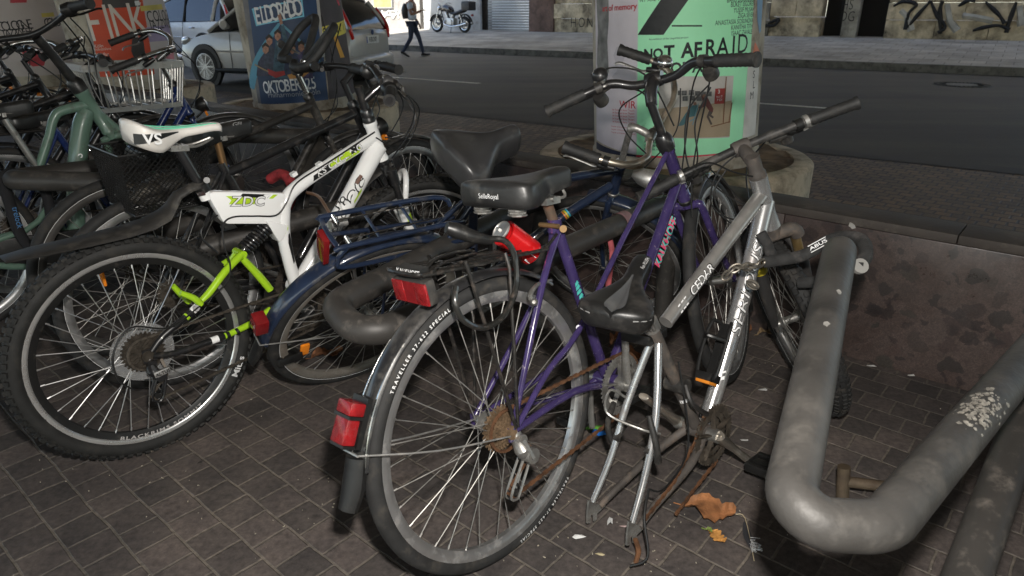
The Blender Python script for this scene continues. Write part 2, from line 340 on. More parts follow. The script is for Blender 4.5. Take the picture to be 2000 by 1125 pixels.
# --- far side of the underpass: masonry piers, shutter, niches
STONE = mat("sandstone_block", (.55, .47, .33), .85, var=.3, scale=2.2, dirt=(.07, .06, .045), damt=.62, dscale=1.6, bump=.5)
STONE2 = mat("grey_stone_block", (.30, .285, .24), .85, var=.3, scale=2.5, dirt=(.06, .055, .05), damt=.55, dscale=2.2, bump=.4)
REDST = mat("red_sandstone_pier", (.16, .105, .085), .85, var=.25, scale=2, dirt=(.07, .055, .05), damt=.5, dscale=3, bump=.4)
PLAST = mat("pale_plaster", (.30, .285, .26), .85, var=.15, scale=2, dirt=(.2, .18, .16), damt=.45, dscale=3)
DARK = mat("niche_shade", (.012, .011, .01), .9)  # near-black colour stands for the shade deep in the niche openings
def fs(px):   # street coordinate of a pixel column on the far facade
    P = at_plane(px, 62, st(0, TW), SN); return P.dot(SD)
ZB = .45; ZT = 5.4
def fbox(mb, px0, px1, z0, z1, proud=0., depth=.6):
    a, b = fs(px0), fs(px1); mb.box(st((a + b) / 2, TW - proud + depth / 2, (z0 + z1) / 2), (abs(b - a), depth, z1 - z0), SD); return mb
facade = empty("underpass_facade", "long masonry side wall of the railway underpass across the road", "wall", loc=st(0, TW, ZB))
def fpart(mb, name, m, **k):
    mb.xf(MX.Translation(-facade.location)); return mb.build(name, m, facade, **k)
fpart(fbox(MB(), 560, 822, ZB - .3, ZT), "plaster_wall", PLAST)
fpart(fbox(MB(), 1036, 1083, ZB - .3, ZT, .12), "red_pier", REDST, bevel=.01)
def blocks(px0, px1, rows, m, nm, wmax=1.1):
    a, b = fs(px0), fs(px1); n = max(1, round((b - a) / wmax)); q = MB()
    for ri, (z0, z1, pr) in enumerate(rows):
        off = .5 if ri % 2 else 0; x = a
        cuts = [a] + [a + (b - a) * (i + off) / n for i in range(n + 1)] + [b]; cuts = sorted(set(round(min(max(c, a), b), 4) for c in cuts))
        for c0, c1 in zip(cuts, cuts[1:]):
            if c1 - c0 > .05: q.box(st((c0 + c1) / 2, TW - pr + .3, (z0 + z1) / 2), (c1 - c0 - .012, .6, z1 - z0 - .012), SD)
    return fpart(q, nm, m, bevel=.012)
ROWS = [(ZB - .2, ZB + .52, .04), (ZB + .52, ZB + 1.05, .10), (ZB + 1.05, ZB + 1.7, .0), (ZB + 1.7, ZT, .0)]
blocks(1083, 1175, ROWS, STONE, "stone_pier"); blocks(1175, 1500, ROWS, STONE2, "stone_pier"); blocks(1500, 1600, [(ZB - .2, ZB + .62, .0), (ZB + .62, ZB + 1.15, .06), (ZB + 1.15, ZT, 0)], STONE, "stone_pier")
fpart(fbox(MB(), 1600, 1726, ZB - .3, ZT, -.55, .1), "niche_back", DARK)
fpart(fbox(MB(), 1642, 1672, ZB - .3, ZT, .05, .4), "niche_post", STONE2, bevel=.02)
blocks(1726, 2300, [(ZB - .2, ZB + .55, .0), (ZB + .55, ZB + 1.02, .05), (ZB + 1.02, ZT, -.02)], STONE, "stone_pier", 1.3)
q = MB()
for i in range(40):
    z = ZB + .04 + i * .1; fbox(q, 950, 1036, z, z + .085, -.12 - .01 * (i % 2), .05)
fpart(q, "roller_shutter", mat("shutter_steel", (.26, .26, .25), .5, .5, var=.2, scale=1.2))
fpart(fbox(MB(), 822, 950, ZB - .3, ZT, -.3, .1), "recess_back", mat("recess_shade", (.05, .045, .04), .9, var=.3))  # dark tone paints the shadow beside the pier into the recess back
fpart(fbox(MB(), 828, 938, ZB + .02, ZT - 1.4, -.02, .12), "door_panel", mat("white_door_panel", (.40, .40, .38), .6, var=.12, scale=1.5, dirt=(.22, .2, .17), damt=.35, dscale=2))
q = MB(); GW = mat("white_spray", (.62, .62, .6), .7)
def gline(mb, pts, w_=.05, pr=.02):
    P = []
    for (x, y) in pts:
        p_ = at_plane(x, y, st(0, TW - pr), SN); P.append(p_)
    P = smooth_path(P, 5); mb.tube(P, w_, 6, flat=1.0); return mb
BLK = mat("black_spray", (.012, .012, .012), .7)
for pts in ([(746, 20), (752, 34), (760, 20), (768, 36), (776, 20)], [(742, 28), (760, 30), (780, 27)], [(748, 36), (756, 24), (772, 22), (779, 36)]): (q := MB(), gline(q, pts, .03), fpart(q, "white_graffiti", GW))
q = MB()
for i, ch in enumerate("HONK"):
    c0 = at_plane(1120 + i * 16, 45, st(0, TW - .105), SN); add_text(q, ch, .36, flat_fn(c0, SD, V((0, 0, 1)) + SD * .12 * (-1) ** i), sx=.75, bold=-.01)
fpart(q, "black_graffiti", BLK)
for pts in ([(1745, 12), (1765, 3), (1790, 9), (1775, 26), (1768, 58)], [(1772, 54), (1792, 30), (1812, 8), (1818, 2)], [(1818, 2), (1830, 30), (1846, 52), (1832, 64)], [(1838, 66), (1836, 20), (1841, 2)], [(1872, 12), (1888, 3), (1905, 1)], [(1900, 60), (1920, 54), (1950, 50), (1972, 58)], [(1925, 4), (1950, 28), (1962, 46)], [(1985, 4), (1972, 40), (1965, 64)], [(1500, 46), (1520, 38), (1512, 50), (1495, 50)]): (q := MB(), gline(q, pts, [.03, .065, .04, .06], .055), fpart(q, "black_graffiti", BLK))
q = MB()
for s_, y in (("HS", 10), ("DG", 33)):
    c0 = at_plane(1655, y, st(0, TW - .056), SN); add_text(q, s_, .3, flat_fn(c0, SD, V((0, 0, 1)) + SD * .15), sx=.7, bold=-.012)
fpart(q, "black_graffiti", BLK)
q = MB()
for pts in ([(1760, 20), (1772, 34), (1780, 60)], [(1850, 8), (1856, 40), (1870, 60)], [(1880, 30), (1910, 34), (1940, 40)], [(1990, 12), (1996, 50)]): (q := MB(), gline(q, pts, .11, -.02), fpart(q, "pale_graffiti", mat("pale_spray", (.38, .37, .33), .8, var=.3, scale=3)))
a, b_ = fs(735), fs(772)
pf = empty("poster_case", "yellow poster case on the pale wall across the road", "poster case", loc=st((a + b_) / 2, TW - .05, 2.1))
q = MB(); q.box((0, 0, 0), (b_ - a, .09, 1.5), SD); q.build("case", mat("case_grey", (.3, .3, .3), .5), pf, bevel=.01)
q = MB(); q.box(SN * -.05, (b_ - a - .14, .012, 1.36), SD); q.build("poster", mat("yellow_poster", (.8, .62, .12), .5, var=.3, scale=3), pf)
# --- railway deck over the street (keeps the underpass in shade) and the sunlit street beyond
CONC = mat("deck_concrete", (.44, .39, .32), .9, var=.15, scale=.6)
q = MB(); q.prism([st(-20.5, -24), st(34, -24), st(34, 21.6), st(-20.5, 21.6)], (0, 0, 1), .8); q.xf(MX.Translation((0, 0, 6.0))); deck = struct(q, "railway_bridge_deck", CONC)
FACW = mat("white_facade", (.82, .82, .8), .8, var=.04, scale=.3); GLS = mat("window_glass", (.05, .06, .07), .1)
def house(s0, s1, t, h, lab, m, face=-1):
    o = empty("town_house", lab, "building", loc=st((s0 + s1) / 2, t, 0)); q = MB(); q.box(SN * 4 * 1 + V((0, 0, h / 2)), (s1 - s0, 8, h), SD); q.build("facade", m, o)
    n = int((s1 - s0) / 3)
    for i in range(n):
        for k in range(int(h / 3.2)):
            q = MB(); c = SD * ((i + .5) / n - .5) * (s1 - s0) + V((0, 0, 1.9 + k * 3.2)); q.box(c - SN * .01, (1.3, .08, 1.7), SD); f = q.build("window", mat("window_frame", (.7, .7, .7), .5), o)
            q = MB(); q.box(c - SN * .05, (1.1, .02, 1.5), SD); q.build("pane", GLS, f)
house(-75, -19, TW + 1.5, 13, "long bright white house front in the sun beyond the bridge", FACW)
strip("sunlit_road_surface", -120, -20, T0, TK, .012, mat("sunlit_asphalt", (.5, .5, .49), .9, var=.1, scale=.5))  # pale colour paints sun glare onto the road beyond the bridge
# ============================================================ advertising columns with posters
CREAM = mat("column_render", (.42, .38, .31), .85, var=.25, scale=4, dirt=(.12, .09, .06), damt=.55, dscale=5, bump=.2)
PLCON = mat("planter_concrete", (.58, .49, .36), .85, var=.2, scale=5, dirt=(.14, .12, .09), damt=.5, dscale=6, bump=.3)
SOIL = mat("planter_soil", (.19, .135, .08), .95, var=.6, scale=9, bump=1.)
class Column:
    def __init__(s, label, base, r, lean, h=4.3, zb=.36):
        # base: point on the axis at ground level; lean about the viewing direction
        base = V(base); vd = V((base.x, base.y, 0)).normalized()
        s.root = empty("advertising_column", label, "advertising column", "poster columns along the street", base)
        s.root.rotation_euler = MX.Rotation(-lean, 3, vd).to_euler(); s.r = r
        bpy.context.view_layer.update(); s.Mw = MX.Translation(base) @ MX.Rotation(-lean, 4, vd); s.Mi = s.Mw.inverted(); s.k = 0
        q = MB(); q.lathe((0, 0, 0), (0, 0, 1), [(r + .012, zb - .2), (r + .012, zb + .06), (r, zb + .075), (r, h)], 64); q.build("shaft", CREAM, s.root)
        c = s.Mi.to_3x3() @ (CAM - base); s.th0 = math.atan2(c.y, c.x)
    def cyl(s, px, py, r=None):
        # pixel -> (arc length, height) on the shaft
        r = r or s.r; o = s.Mi @ CAM; d = s.Mi.to_3x3() @ ray(px, py)
        a = d.x * d.x + d.y * d.y; b = o.x * d.x + o.y * d.y; c = o.x * o.x + o.y * o.y - r * r; D = b * b - a * c
        if D < 0:
            t = -b / a; p = o + d * t
        else: t = (-b - math.sqrt(D)) / a; p = o + d * t
        th = math.atan2(p.y, p.x) - s.th0
        while th > math.pi: th -= 2 * math.pi
        while th < -math.pi: th += 2 * math.pi
        return th * s.r, p.z
    def wrap(s, bm_pts_faces, name, m, layer, parent=None):
        vs, fs = bm_pts_faces; bm = bmesh.new(); B = [bm.verts.new((x, y, 0)) for x, y in vs]
        for f in fs:
            try: bm.faces.new([B[i] for i in f])
            except ValueError: pass
        xs = [v[0] for v in vs]
        if max(xs) - min(xs) > .05:
            x = math.ceil(min(xs) / .04) * .04
            while x < max(xs):
                bmesh.ops.bisect_plane(bm, geom=bm.verts[:] + bm.edges[:] + bm.faces[:], plane_co=(x, 0, 0), plane_no=(1, 0, 0), dist=1e-6); x += .04
        rr = s.r + .0015 + .0012 * layer
        for v in bm.verts:
            a = v.co.x / s.r + s.th0; z = v.co.y; v.co = (rr * math.cos(a), rr * math.sin(a), z)
        bmesh.ops.recalc_face_normals(bm, faces=bm.faces)
        bm.normal_update()
        for f in bm.faces:
            c = f.calc_center_median()
            if f.normal.x * c.x + f.normal.y * c.y < 0: f.normal_flip()
        me = bpy.data.meshes.new(name); bm.to_mesh(me); bm.free(); me.materials.append(m)
        for p in me.polygons: p.use_smooth = True
        ob = bpy.data.objects.new(name, me); sc.collection.objects.link(ob); ob.parent = parent or s.root
        return ob
    def poly(s, pts, name, m, layer, parent=None):
        vs = [s.cyl(*p) for p in pts]; return s.wrap((vs, [tuple(range(len(vs)))]), name, m, layer, parent)
    def rect(s, x0, z0, x1, z1, name, m, layer, parent=None):
        return s.wrap(([(x0, z0), (x1, z0), (x1, z1), (x0, z1)], [(0, 1, 2, 3)]), name, m, layer, parent)
    def text(s, items, name, m, layer, parent=None):
        # items: (string, px, py of the centre/left, size in metres, kwargs)
        V_, F_ = [], []
        for (t, px, py, size, kw) in items:
            x0, z0 = s.cyl(px, py); vs, fs = text2d(t, size, **kw); o = len(V_)
            V_ += [(x0 + x, z0 + y) for x, y in vs]; F_ += [tuple(i + o for i in f) for f in fs]
        return s.wrap((V_, F_), name, m, layer, parent)
def planter(label, c, r, h=.36):
    o = empty("round_planter", label, "planter", "round planters under the poster columns", V((c[0], c[1], 0)))
    q = MB(); q.lathe((0, 0, 0), (0, 0, 1), [(r - .02, 0), (r, .02), (r, h - .02), (r - .025, h), (r - .12, h), (r - .13, h - .05), (r - .13, .1)], 64); q.build("rim", PLCON, o)
    q = MB(); n, k = 40, 8; vs = [V((0, 0, h))]; fs = []
    for i in range(1, k + 1):
        for j in range(n):
            a = 2 * math.pi * j / n; rr = (r - .125) * i / k; vs.append(V((rr * math.cos(a), rr * math.sin(a), h - .008 + rnd.uniform(-.012, .016))))
    for j in range(n): fs.append((0, 1 + j, 1 + (j + 1) % n))
    for i in range(k - 1):
        for j in range(n): fs.append((1 + i * n + j, 1 + (i + 1) * n + j, 1 + (i + 1) * n + (j + 1) % n, 1 + i * n + (j + 1) % n))
    q.add(vs, fs); q.build("soil", SOIL, o); return o
PAPER = lambda n, c, **k: mat(n, c, k.pop("rough", .55), var=k.pop("var", .10), scale=k.pop("scale", 4), bump=k.pop("bump", .6), **k)
# ---- right column: green exhibition poster
CR = Column("poster column with the mint green NOT AFRAID OF ART poster, nearest to the bikes", (1.115, 4.62, 0), .53, .062)
planter("round concrete planter with bare soil around the green poster column", (1.09, 4.66), .90)
GREEN = PAPER("mint_poster", (.38, .86, .52), var=.05); INK = PAPER("poster_ink", (.012, .014, .016)); LIL = PAPER("lilac_poster", (.56, .52, .56), var=.12)
CRp = CR.poly([(1247, -60), (1475, -60), (1457, 245), (1448, 292), (1243, 302)], "green_poster", GREEN, 1)
CR.poly([(1318, -40), (1372, -40), (1296, 68), (1246, 68)], "poster_stroke", INK, 2, CRp)
CR.poly([(1312, 49), (1371, 49), (1371, 52), (1312, 52)], "poster_rule", INK, 2, CRp)
CR.text([("NO", 1276, 106, .054, dict(bold=.035, sx=.95)), ("T", 1307, 102, .066, dict(bold=.035)), ("AF", 1351, 99, .080, dict(bold=.03, sx=.9)), ("R", 1387, 95, .092, dict(bold=.018, sx=.85)), ("A", 1411, 93, .100, dict(bold=.01, sx=.85)), ("I", 1432, 90, .105, dict()), ("D", 1450, 87, .108, dict(sx=.85)),
         ("OF", 1327, 134, .062, dict(bold=.03, sx=.9)), ("ART", 1380, 129, .070, dict(bold=.02, sx=.9))], "headline", INK, 2, CRp)
CR.text([(t, x, y, .026, dict(align='RIGHT', sx=.72)) for t, x, y in (("BARIS DOGRUSOZ", 1473, -2), ("BUKET ISGÖREN", 1473, 7), ("YUSSIF MUSAH", 1472, 18), ("ŽIGA SEVER", 1471, 29), ("ANASTASIA SOSUNOVA", 1470, 40), ("KANITHA TITH", 1469, 51), ("ISAAC ZAVALE", 1468, 62))]
        + [("NT ARE YOU FEELING", 1250, 1, .02, dict(align='LEFT')), ("An exhibition of the Langerfeld project", 1268, 77, .010, dict(align='LEFT')), ("19.9. Fr-Sa / 16:00-18:00", 1258, 277, .013, dict(align='LEFT')), ("13.09.2024 / 19:00-20:00", 1258, 284, .013, dict(align='LEFT')), ("Eintritt frei, nur Zimmer", 1258, 291, .011, dict(align='LEFT'))], "small_print", INK, 2, CRp)
ph = CR.poly([(1288, 148), (1432, 148), (1424, 268), (1285, 268)], "photo_print", PAPER("photo_wall", (.50, .47, .44), var=.1, scale=8), 2, CRp)
CR.poly([(1286, 212), (1428, 196), (1424, 266), (1285, 267)], "photo_floor", PAPER("photo_floor", (.36, .28, .19), var=.15), 3, ph)
CR.poly([(1396, 173), (1417, 172), (1415, 202), (1394, 203)], "photo_sign", PAPER("photo_red", (.32, .035, .03)), 4, ph)
CR.text([("3", 1403, 179, .022, dict(bold=.02)), ("N I T", 1404, 189, .013, {}), ("P E I", 1404, 195, .013, {})], "sign_text", PAPER("photo_white", (.7, .7, .68)), 5, ph)
for sg in ([(1416, 150), (1418, 150), (1412, 240), (1410, 240)], [(1427, 200), (1429, 200), (1423, 240), (1421, 240)], [(1388, 246), (1425, 236), (1425, 238), (1388, 248)]): CR.poly(sg, "photo_beam", PAPER("photo_brown", (.18, .08, .04)), 5, ph)
for i, (x, y) in enumerate([(1323, 182), (1336, 182), (1350, 181), (1362, 183), (1373, 184), (1384, 184), (1338, 193), (1352, 192), (1365, 193)]):
    CR.poly([(x - 5, y - 5), (x + 5, y - 5.5), (x + 5, y + 4), (x - 5, y + 4)], "photo_frame", PAPER("photo_grey", (.12, .12, .12), var=.6, scale=60), 4, ph)
# the two figures of the printed photograph: one pushing a cart the other sits in
CR.poly([(1369, 187), (1374, 185), (1381, 190), (1392, 212), (1391, 219), (1384, 216), (1377, 206), (1366, 213), (1363, 210), (1372, 203)], "photo_figure", PAPER("photo_maroon", (.13, .04, .035)), 6, ph)
CR.poly([(1384, 215), (1391, 218), (1388, 224), (1393, 228), (1391, 231), (1383, 226), (1390, 242), (1387, 244), (1379, 228)], "photo_figure", PAPER("photo_trouser", (.07, .055, .05)), 6, ph)
CR.poly([(1372, 184), (1377, 184), (1378, 189), (1374, 191), (1371, 188)], "photo_head", PAPER("photo_skin", (.25, .13, .09)), 7, ph)
CR.poly([(1352, 205), (1360, 204), (1363, 212), (1358, 226), (1345, 229), (1335, 244), (1325, 246), (1327, 240), (1338, 222)], "photo_figure", PAPER("photo_teal", (.05, .14, .16)), 6, ph)
CR.poly([(1353, 199), (1359, 199), (1360, 204), (1354, 206)], "photo_head", PAPER("photo_skin", (.25, .13, .09)), 7, ph)
for sg in ([(1344, 206), (1346, 205), (1341, 236), (1339, 236)], [(1362, 202), (1364, 202), (1353, 244), (1351, 244)], [(1345, 236), (1360, 228), (1361, 230), (1346, 238)]): CR.poly(sg, "photo_cart", PAPER("photo_blue", (.16, .28, .33)), 7, ph)
CR.poly([(1243, 303), (1448, 292), (1447, 297), (1243, 308)], "red_strip", PAPER("poster_red", (.62, .04, .08)), 2)
CR.poly([(1166, 276), (1243, 303), (1243, 312), (1166, 290)], "navy_strip", PAPER("poster_navy", (.02, .025, .05)), 2)
lp = CR.poly([(1163, -60), (1248, -60), (1244, 302), (1166, 272)], "lilac_poster", LIL, 1)
CR.poly([(1205, 92), (1212, 90), (1219, 97), (1221, 110), (1218, 120), (1218, 132), (1242, 142), (1243, 155), (1226, 158), (1204, 158), (1196, 150), (1206, 138), (1203, 122), (1199, 108)], "figure_outline", PAPER("pale_lilac", (.46, .43, .47)), 2, lp)
CR.poly([(1164, -40), (1189, -40), (1190, 40), (1187, 80), (1190, 140), (1182, 175), (1172, 170), (1167, 120), (1169, 60)], "portrait_shade", PAPER("portrait_grey", (.17, .17, .165), var=.5, scale=14), 2, lp)
CR.text([("art of memory", 1206, 15, .034, dict(bold=.02)), ("WIR", 1226, 205, .045, dict(bold=.01))] + [("der Kunst und deren Theatre", 1240, 216 + 6 * i, .013, dict(align='RIGHT', sx=.8)) for i in range(5)] + [("Fotografien und Dokumente aus der Sammlung", 1242, 250 + 6 * i, .009, dict(align='RIGHT', sx=.8)) for i in range(3)], "red_lettering", PAPER("poster_crimson", (.42, .03, .04)), 3, lp)
rs = CR.poly([(1460, 120), (1482, 120), (1474, 262), (1449, 270)], "white_bill", PAPER("white_bill", (.60, .58, .55), var=.15, scale=9), 2)
CR.text([("S", 1471, 146, .045, {}), ("L", 1471, 166, .045, {}), ("M", 1467, 187, .045, {})], "bill_letters", INK, 3, rs)
CR.poly([(1477, -30), (1490, -30), (1485, 60), (1482, 66), (1478, 40)], "blue_bill", PAPER("blue_bill", (.13, .26, .42)), 2)
CR.poly([(1473, 82), (1482, 100), (1480, 118), (1466, 118)], "orange_bill", PAPER("orange_bill", (.6, .16, .06)), 3)
# ---- middle column: concert poster
CL = Column("poster column with the dark blue ELDORADO concert poster in front of the silver car", (-2.12, 7.3, 0), .505, .062)
planter("round concrete planter under the ELDORADO poster column", (-2.12, 7.34), .92)
GREY = PAPER("old_paste", (.16, .155, .16), var=.4, scale=6); CL.poly([(466, -60), (488, -60), (505, 110), (524, 214), (507, 214), (490, 110)], "pasted_edge", GREY, 1)
NAVY = mat("concert_poster", (.030, .062, .14), .5, var=.5, scale=1.6)
ep = CL.poly([(478, -60), (614, -60), (624, 40), (642, 205), (512, 212)], "concert_poster", NAVY, 2)
CY = PAPER("cyan_ink", (.20, .55, .72)); WHT = PAPER("white_ink", (.68, .70, .72))
for sg in ([(493, 17), (589, -2), (589, 1), (493, 20)], [(501, 51), (592, 33), (592, 30), (501, 48)], [(493, 17), (496, 17), (504, 51), (501, 51)], [(587, -2), (590, -2), (594, 33), (591, 33)]): CL.poly(sg, "title_frame", CY, 4, ep)
def slant(col, txt, x0, y0, x1, y1, size, nm, m, layer, par, **kw):
    n = len(txt); its = []
    for i, ch in enumerate(txt):
        if ch != " ": its.append((ch, lerp(x0, x1, i / max(1, n - 1)), lerp(y0, y1, i / max(1, n - 1)), size, kw))
    return col.text(its, nm, m, layer, par)
slant(CL, "ELDORADO", 504, 33, 581, 16, .15, "title_lettering", WHT, 5, ep, sx=.55, bold=.012)
for sg in ([(543, 45), (549, 45), (498, 175), (488, 170)], [(545, 45), (550, 44), (622, 110), (626, 122)]): CL.poly(sg, "light_beam", PAPER("beam_blue", (.10, .30, .42)), 3, ep)
FIG = [(520, 96, 520, 145, (.04, .04, .07)), (527, 80, 532, 140, (.05, .06, .09)), (543, 70, 550, 150, (.05, .10, .14)), (588, 92, 590, 150, (.07, .06, .13)), (571, 96, 572, 145, (.03, .04, .08))]
for i, (hx, hy, bx, by, c) in enumerate(FIG):
    CL.poly([(hx - 4, hy + 8), (hx + 5, hy + 8), (bx + 17, by - 22), (bx + 22, by + 3), (bx - 18, by + 3), (bx - 15, by - 24)], "band_figure", PAPER("figure_cloth_%d" % i, c, var=.5, scale=30), 4 + i, ep)
    CL.poly([(hx - 6, hy - 8), (hx, hy - 12), (hx + 6, hy - 8), (hx + 6, hy + 4), (hx, hy + 10), (hx - 5, hy + 5)], "band_head", PAPER("figure_skin", (.36, .19, .13), var=.35, scale=40), 9, ep)
    CL.poly([(hx - 7, hy - 7), (hx, hy - 14), (hx + 7, hy - 7), (hx + 6, hy - 3), (hx, hy - 7), (hx - 6, hy - 2)], "band_hair", PAPER("figure_hair", (.035, .025, .02)), 10, ep)
CL.poly([(548, 52), (555, 48), (563, 82), (556, 88)], "raised_arm", PAPER("figure_cloth_2", (.05, .1, .14)), 9, ep)
CL.poly([(543, 30), (549, 26), (553, 46), (548, 49)], "raised_hand", PAPER("figure_skin", (.36, .19, .13)), 10, ep)
CL.poly([(524, 134), (540, 140), (556, 138), (558, 146), (540, 152), (526, 144)], "guitar_body", PAPER("guitar_red", (.35, .03, .03)), 10, ep)
CL.poly([(500, 124), (526, 138), (526, 141), (500, 127)], "guitar_neck", PAPER("guitar_tan", (.30, .22, .12)), 11, ep)
CL.poly([(562, 146), (585, 140), (604, 128), (610, 136), (590, 152), (566, 154)], "guitar_body", PAPER("guitar_amber", (.5, .25, .07)), 10, ep)
CL.poly([(588, 128), (622, 104), (623, 107), (590, 132)], "guitar_neck", PAPER("guitar_tan", (.30, .22, .12)), 11, ep)
slant(CL, "OKTOBER 25", 521, 172, 612, 163, .115, "date_lettering", WHT, 5, ep, sx=.6, bold=.012)
CL.text([("Philharmonie Köln", 572, 184, .05, {})], "venue_lettering", PAPER("pale_ink", (.4, .42, .46)), 5, ep)
CL.poly([(611, -60), (617, -60), (626, 38), (634, 110), (628, 112), (621, 40)], "pale_seam", PAPER("seam_paper", (.5, .48, .45)), 5)
CL.poly([(617, -60), (690, -60), (700, 200), (644, 205), (627, 40)], "dark_poster", PAPER("brown_poster", (.06, .05, .055), var=.4, scale=4), 2)
yb = CL.poly([(626, 53), (676, 36), (682, 62), (630, 77)], "yellow_banner", PAPER("yellow_banner", (.80, .68, .10)), 4)
slant(CL, "Sebastian", 633, 65, 681, 47, .085, "banner_lettering", INK, 5, yb, sx=.62, bold=.01)
CL.poly([(650, 72), (656, 70), (672, 112), (664, 113)], "orange_stripe", PAPER("orange_stripe", (.7, .36, .04)), 4)
CL.poly([(652, -10), (655, -10), (663, 10), (660, 11)], "red_scrawl", PAPER("poster_red", (.62, .04, .08)), 4)
# ---- third column: orange-red poster
c3 = at_z(282, 162, .2); d3 = V((c3.x, c3.y, 0)).normalized()
cf = at_depth(252, 90, 8.6); cf.z = 0
CF = Column("poster column with the orange red FINK poster, left of the silver car", cf, .59, .075)
planter("round concrete planter under the orange FINK poster column", (cf.x, cf.y), .92)
ORG = PAPER("fink_orange", (.58, .075, .030), var=.12)
CF.poly([(150, -60), (172, -60), (205, 145), (190, 145)], "pasted_edge", PAPER("grey_paste", (.24, .235, .23), var=.3, scale=6), 1)
fp = CF.poly([(158, -60), (268, -60), (302, 145), (196, 150)], "orange_poster", ORG, 2)
CF.poly([(198, -40), (268, -40), (273, 13), (200, 17)], "dark_block", PAPER("fink_dark", (.06, .055, .055)), 3, fp)
CF.poly([(262, 2), (271, 1), (273, 10), (264, 11)], "pale_square", WHT, 4, fp)
slant(CF, "FINK", 183, 50, 271, 43, .40, "headline", PAPER("fink_white", (.66, .60, .54)), 3, fp, sx=.62, bold=.0)
CF.poly([(258, 76), (268, 72), (280, 80), (284, 110), (276, 130), (264, 118), (256, 100)], "portrait_shadow", PAPER("fink_shadow", (.05, .045, .045)), 3, fp)
CF.text([("Köln", 193, 90, .04, {}), ("Volksbühne", 200, 96, .03, {}), ("20 Uhr", 199, 107, .04, {})], "small_print", PAPER("fink_white", (.66, .60, .54)), 3, fp)
cp = CF.poly([(268, -60), (310, -60), (352, 152), (302, 156)], "jazz_poster", PAPER("jazz_paper", (.52, .47, .46), var=.06), 2)
CF.poly([(273, 12), (315, 8), (318, 18), (275, 22)], "yellow_wash", PAPER("jazz_yellow", (.6, .5, .12), var=.3), 3, cp)
CF.poly([(284, 54), (328, 48), (336, 78), (292, 82)], "violet_wash", PAPER("jazz_violet", (.34, .28, .44), var=.3), 3, cp)
CF.poly([(300, 100), (338, 96), (340, 128), (304, 134)], "pink_wash", PAPER("jazz_pink", (.55, .22, .26), var=.4), 3, cp)
CF.text([("COLOGNE", 286, 34, .13, dict(align='LEFT', sx=.7)), ("JAZZWEEK", 292, 50, .11, dict(align='LEFT', sx=.7))], "jazz_lettering", INK, 4, cp)
# ---- leftmost column
cg = at_depth(45, 60, 8.9); cg.z = 0
CG = Column("pale poster column with red washes and COLOGNE lettering, farthest left", cg, .62, .08)
planter("round concrete planter under the pale COLOGNE poster column", (cg.x, cg.y), .98)
gp = CG.poly([(-50, -60), (118, -60), (158, 142), (-20, 150)], "jazz_poster", PAPER("jazz_paper", (.52, .47, .46)), 1)
for pg, c in (([(18, -20), (52, -20), (52, 5), (20, 6)], (.5, .06, .08)), ([(42, 98), (70, 92), (90, 112), (86, 128), (64, 130), (48, 118)], (.5, .05, .10)), ([(130, 80), (142, 80), (150, 116), (136, 110)], (.5, .05, .10))): CG.poly(pg, "red_wash", PAPER("jazz_red", c, var=.3), 2, gp)
CG.poly([(80, 26), (104, 24), (106, 32), (82, 34)], "yellow_wash", PAPER("jazz_yellow", (.6, .5, .12)), 2, gp)
CG.poly([(98, 92), (122, 84), (126, 104), (108, 110)], "violet_wash", PAPER("jazz_violet", (.34, .28, .44)), 2, gp)
slant(CG, "COLOGNE", 2, 53, 58, 48, .115, "jazz_lettering", INK, 3, gp, sx=.75); slant(CG, "COLOGNE", 92, 46, 132, 41, .115, "jazz_lettering", INK, 3, gp, sx=.75)
slant(CG, "JAZZWEEK", 8, 66, 62, 62, .09, "jazz_lettering", INK, 3, gp, sx=.75)
# ============================================================ bicycles: shared pieces
RUB = mat("tyre_rubber", (.019, .019, .019), .72, var=.3, scale=25, dirt=(.058, .051, .043), damt=.34, dscale=18, spec=.35)
RUBC = mat("clean_tyre_rubber", (.015, .015, .0145), .68, var=.25, scale=25, dirt=(.04, .036, .03), damt=.26, dscale=25, spec=.35)
BLKP = mat("black_plastic", (.010, .010, .010), .38, var=.2, scale=12, dirt=(.05, .045, .038), damt=.2, dscale=30)
BLKM = mat("black_painted_steel", (.012, .012, .013), .33, .0, var=.2, scale=10, dirt=(.06, .05, .04), damt=.2, dscale=35, coat=.3)
DUSTB = mat("dusty_black_plastic", (.020, .019, .018), .5, var=.3, scale=8, dirt=(.075, .068, .058), damt=.4, dscale=22)
CHR = mat("chrome", (.55, .55, .54), .2, 1., var=.15, scale=14, dirt=(.15, .10, .06), damt=.24, dscale=40)
ALU = mat("aluminium", (.46, .455, .44), .45, .9, var=.15, scale=18, dirt=(.12, .10, .08), damt=.32, dscale=30)
ALUD = mat("grimy_aluminium", (.30, .295, .28), .38, .8, var=.25, scale=14, dirt=(.06, .05, .042), damt=.5, dscale=26)
RIMS = mat("rim_alloy", (.46, .46, .46), .32, .85, var=.12, scale=20, dirt=(.13, .11, .09), damt=.34, dscale=24)
SPK = mat("spoke_steel", (.62, .62, .62), .3, .9, var=.1)
SPKD = mat("dull_spoke_steel", (.34, .33, .31), .45, .8, var=.3, scale=30)
SPRO = mat("rusty_sprocket", (.15, .10, .06), .7, .5, var=.5, scale=50, bump=.3)
RUST = mat("rusty_steel", (.10, .045, .02), .85, .2, var=.5, scale=40, bump=.4)
CHN = mat("oily_chain", (.10, .085, .07), .5, .7, var=.4, scale=60)
CAB = mat("cable_housing", (.012, .012, .012), .4)
REDL = mat("red_lens", (.20, .006, .008), .22, var=.35, scale=60, coat=.4, bump=.5, dirt=(.06, .02, .02), damt=.3, dscale=30)
REDD = mat("dark_red_lens", (.16, .008, .01), .2, var=.2, scale=40, coat=.5)
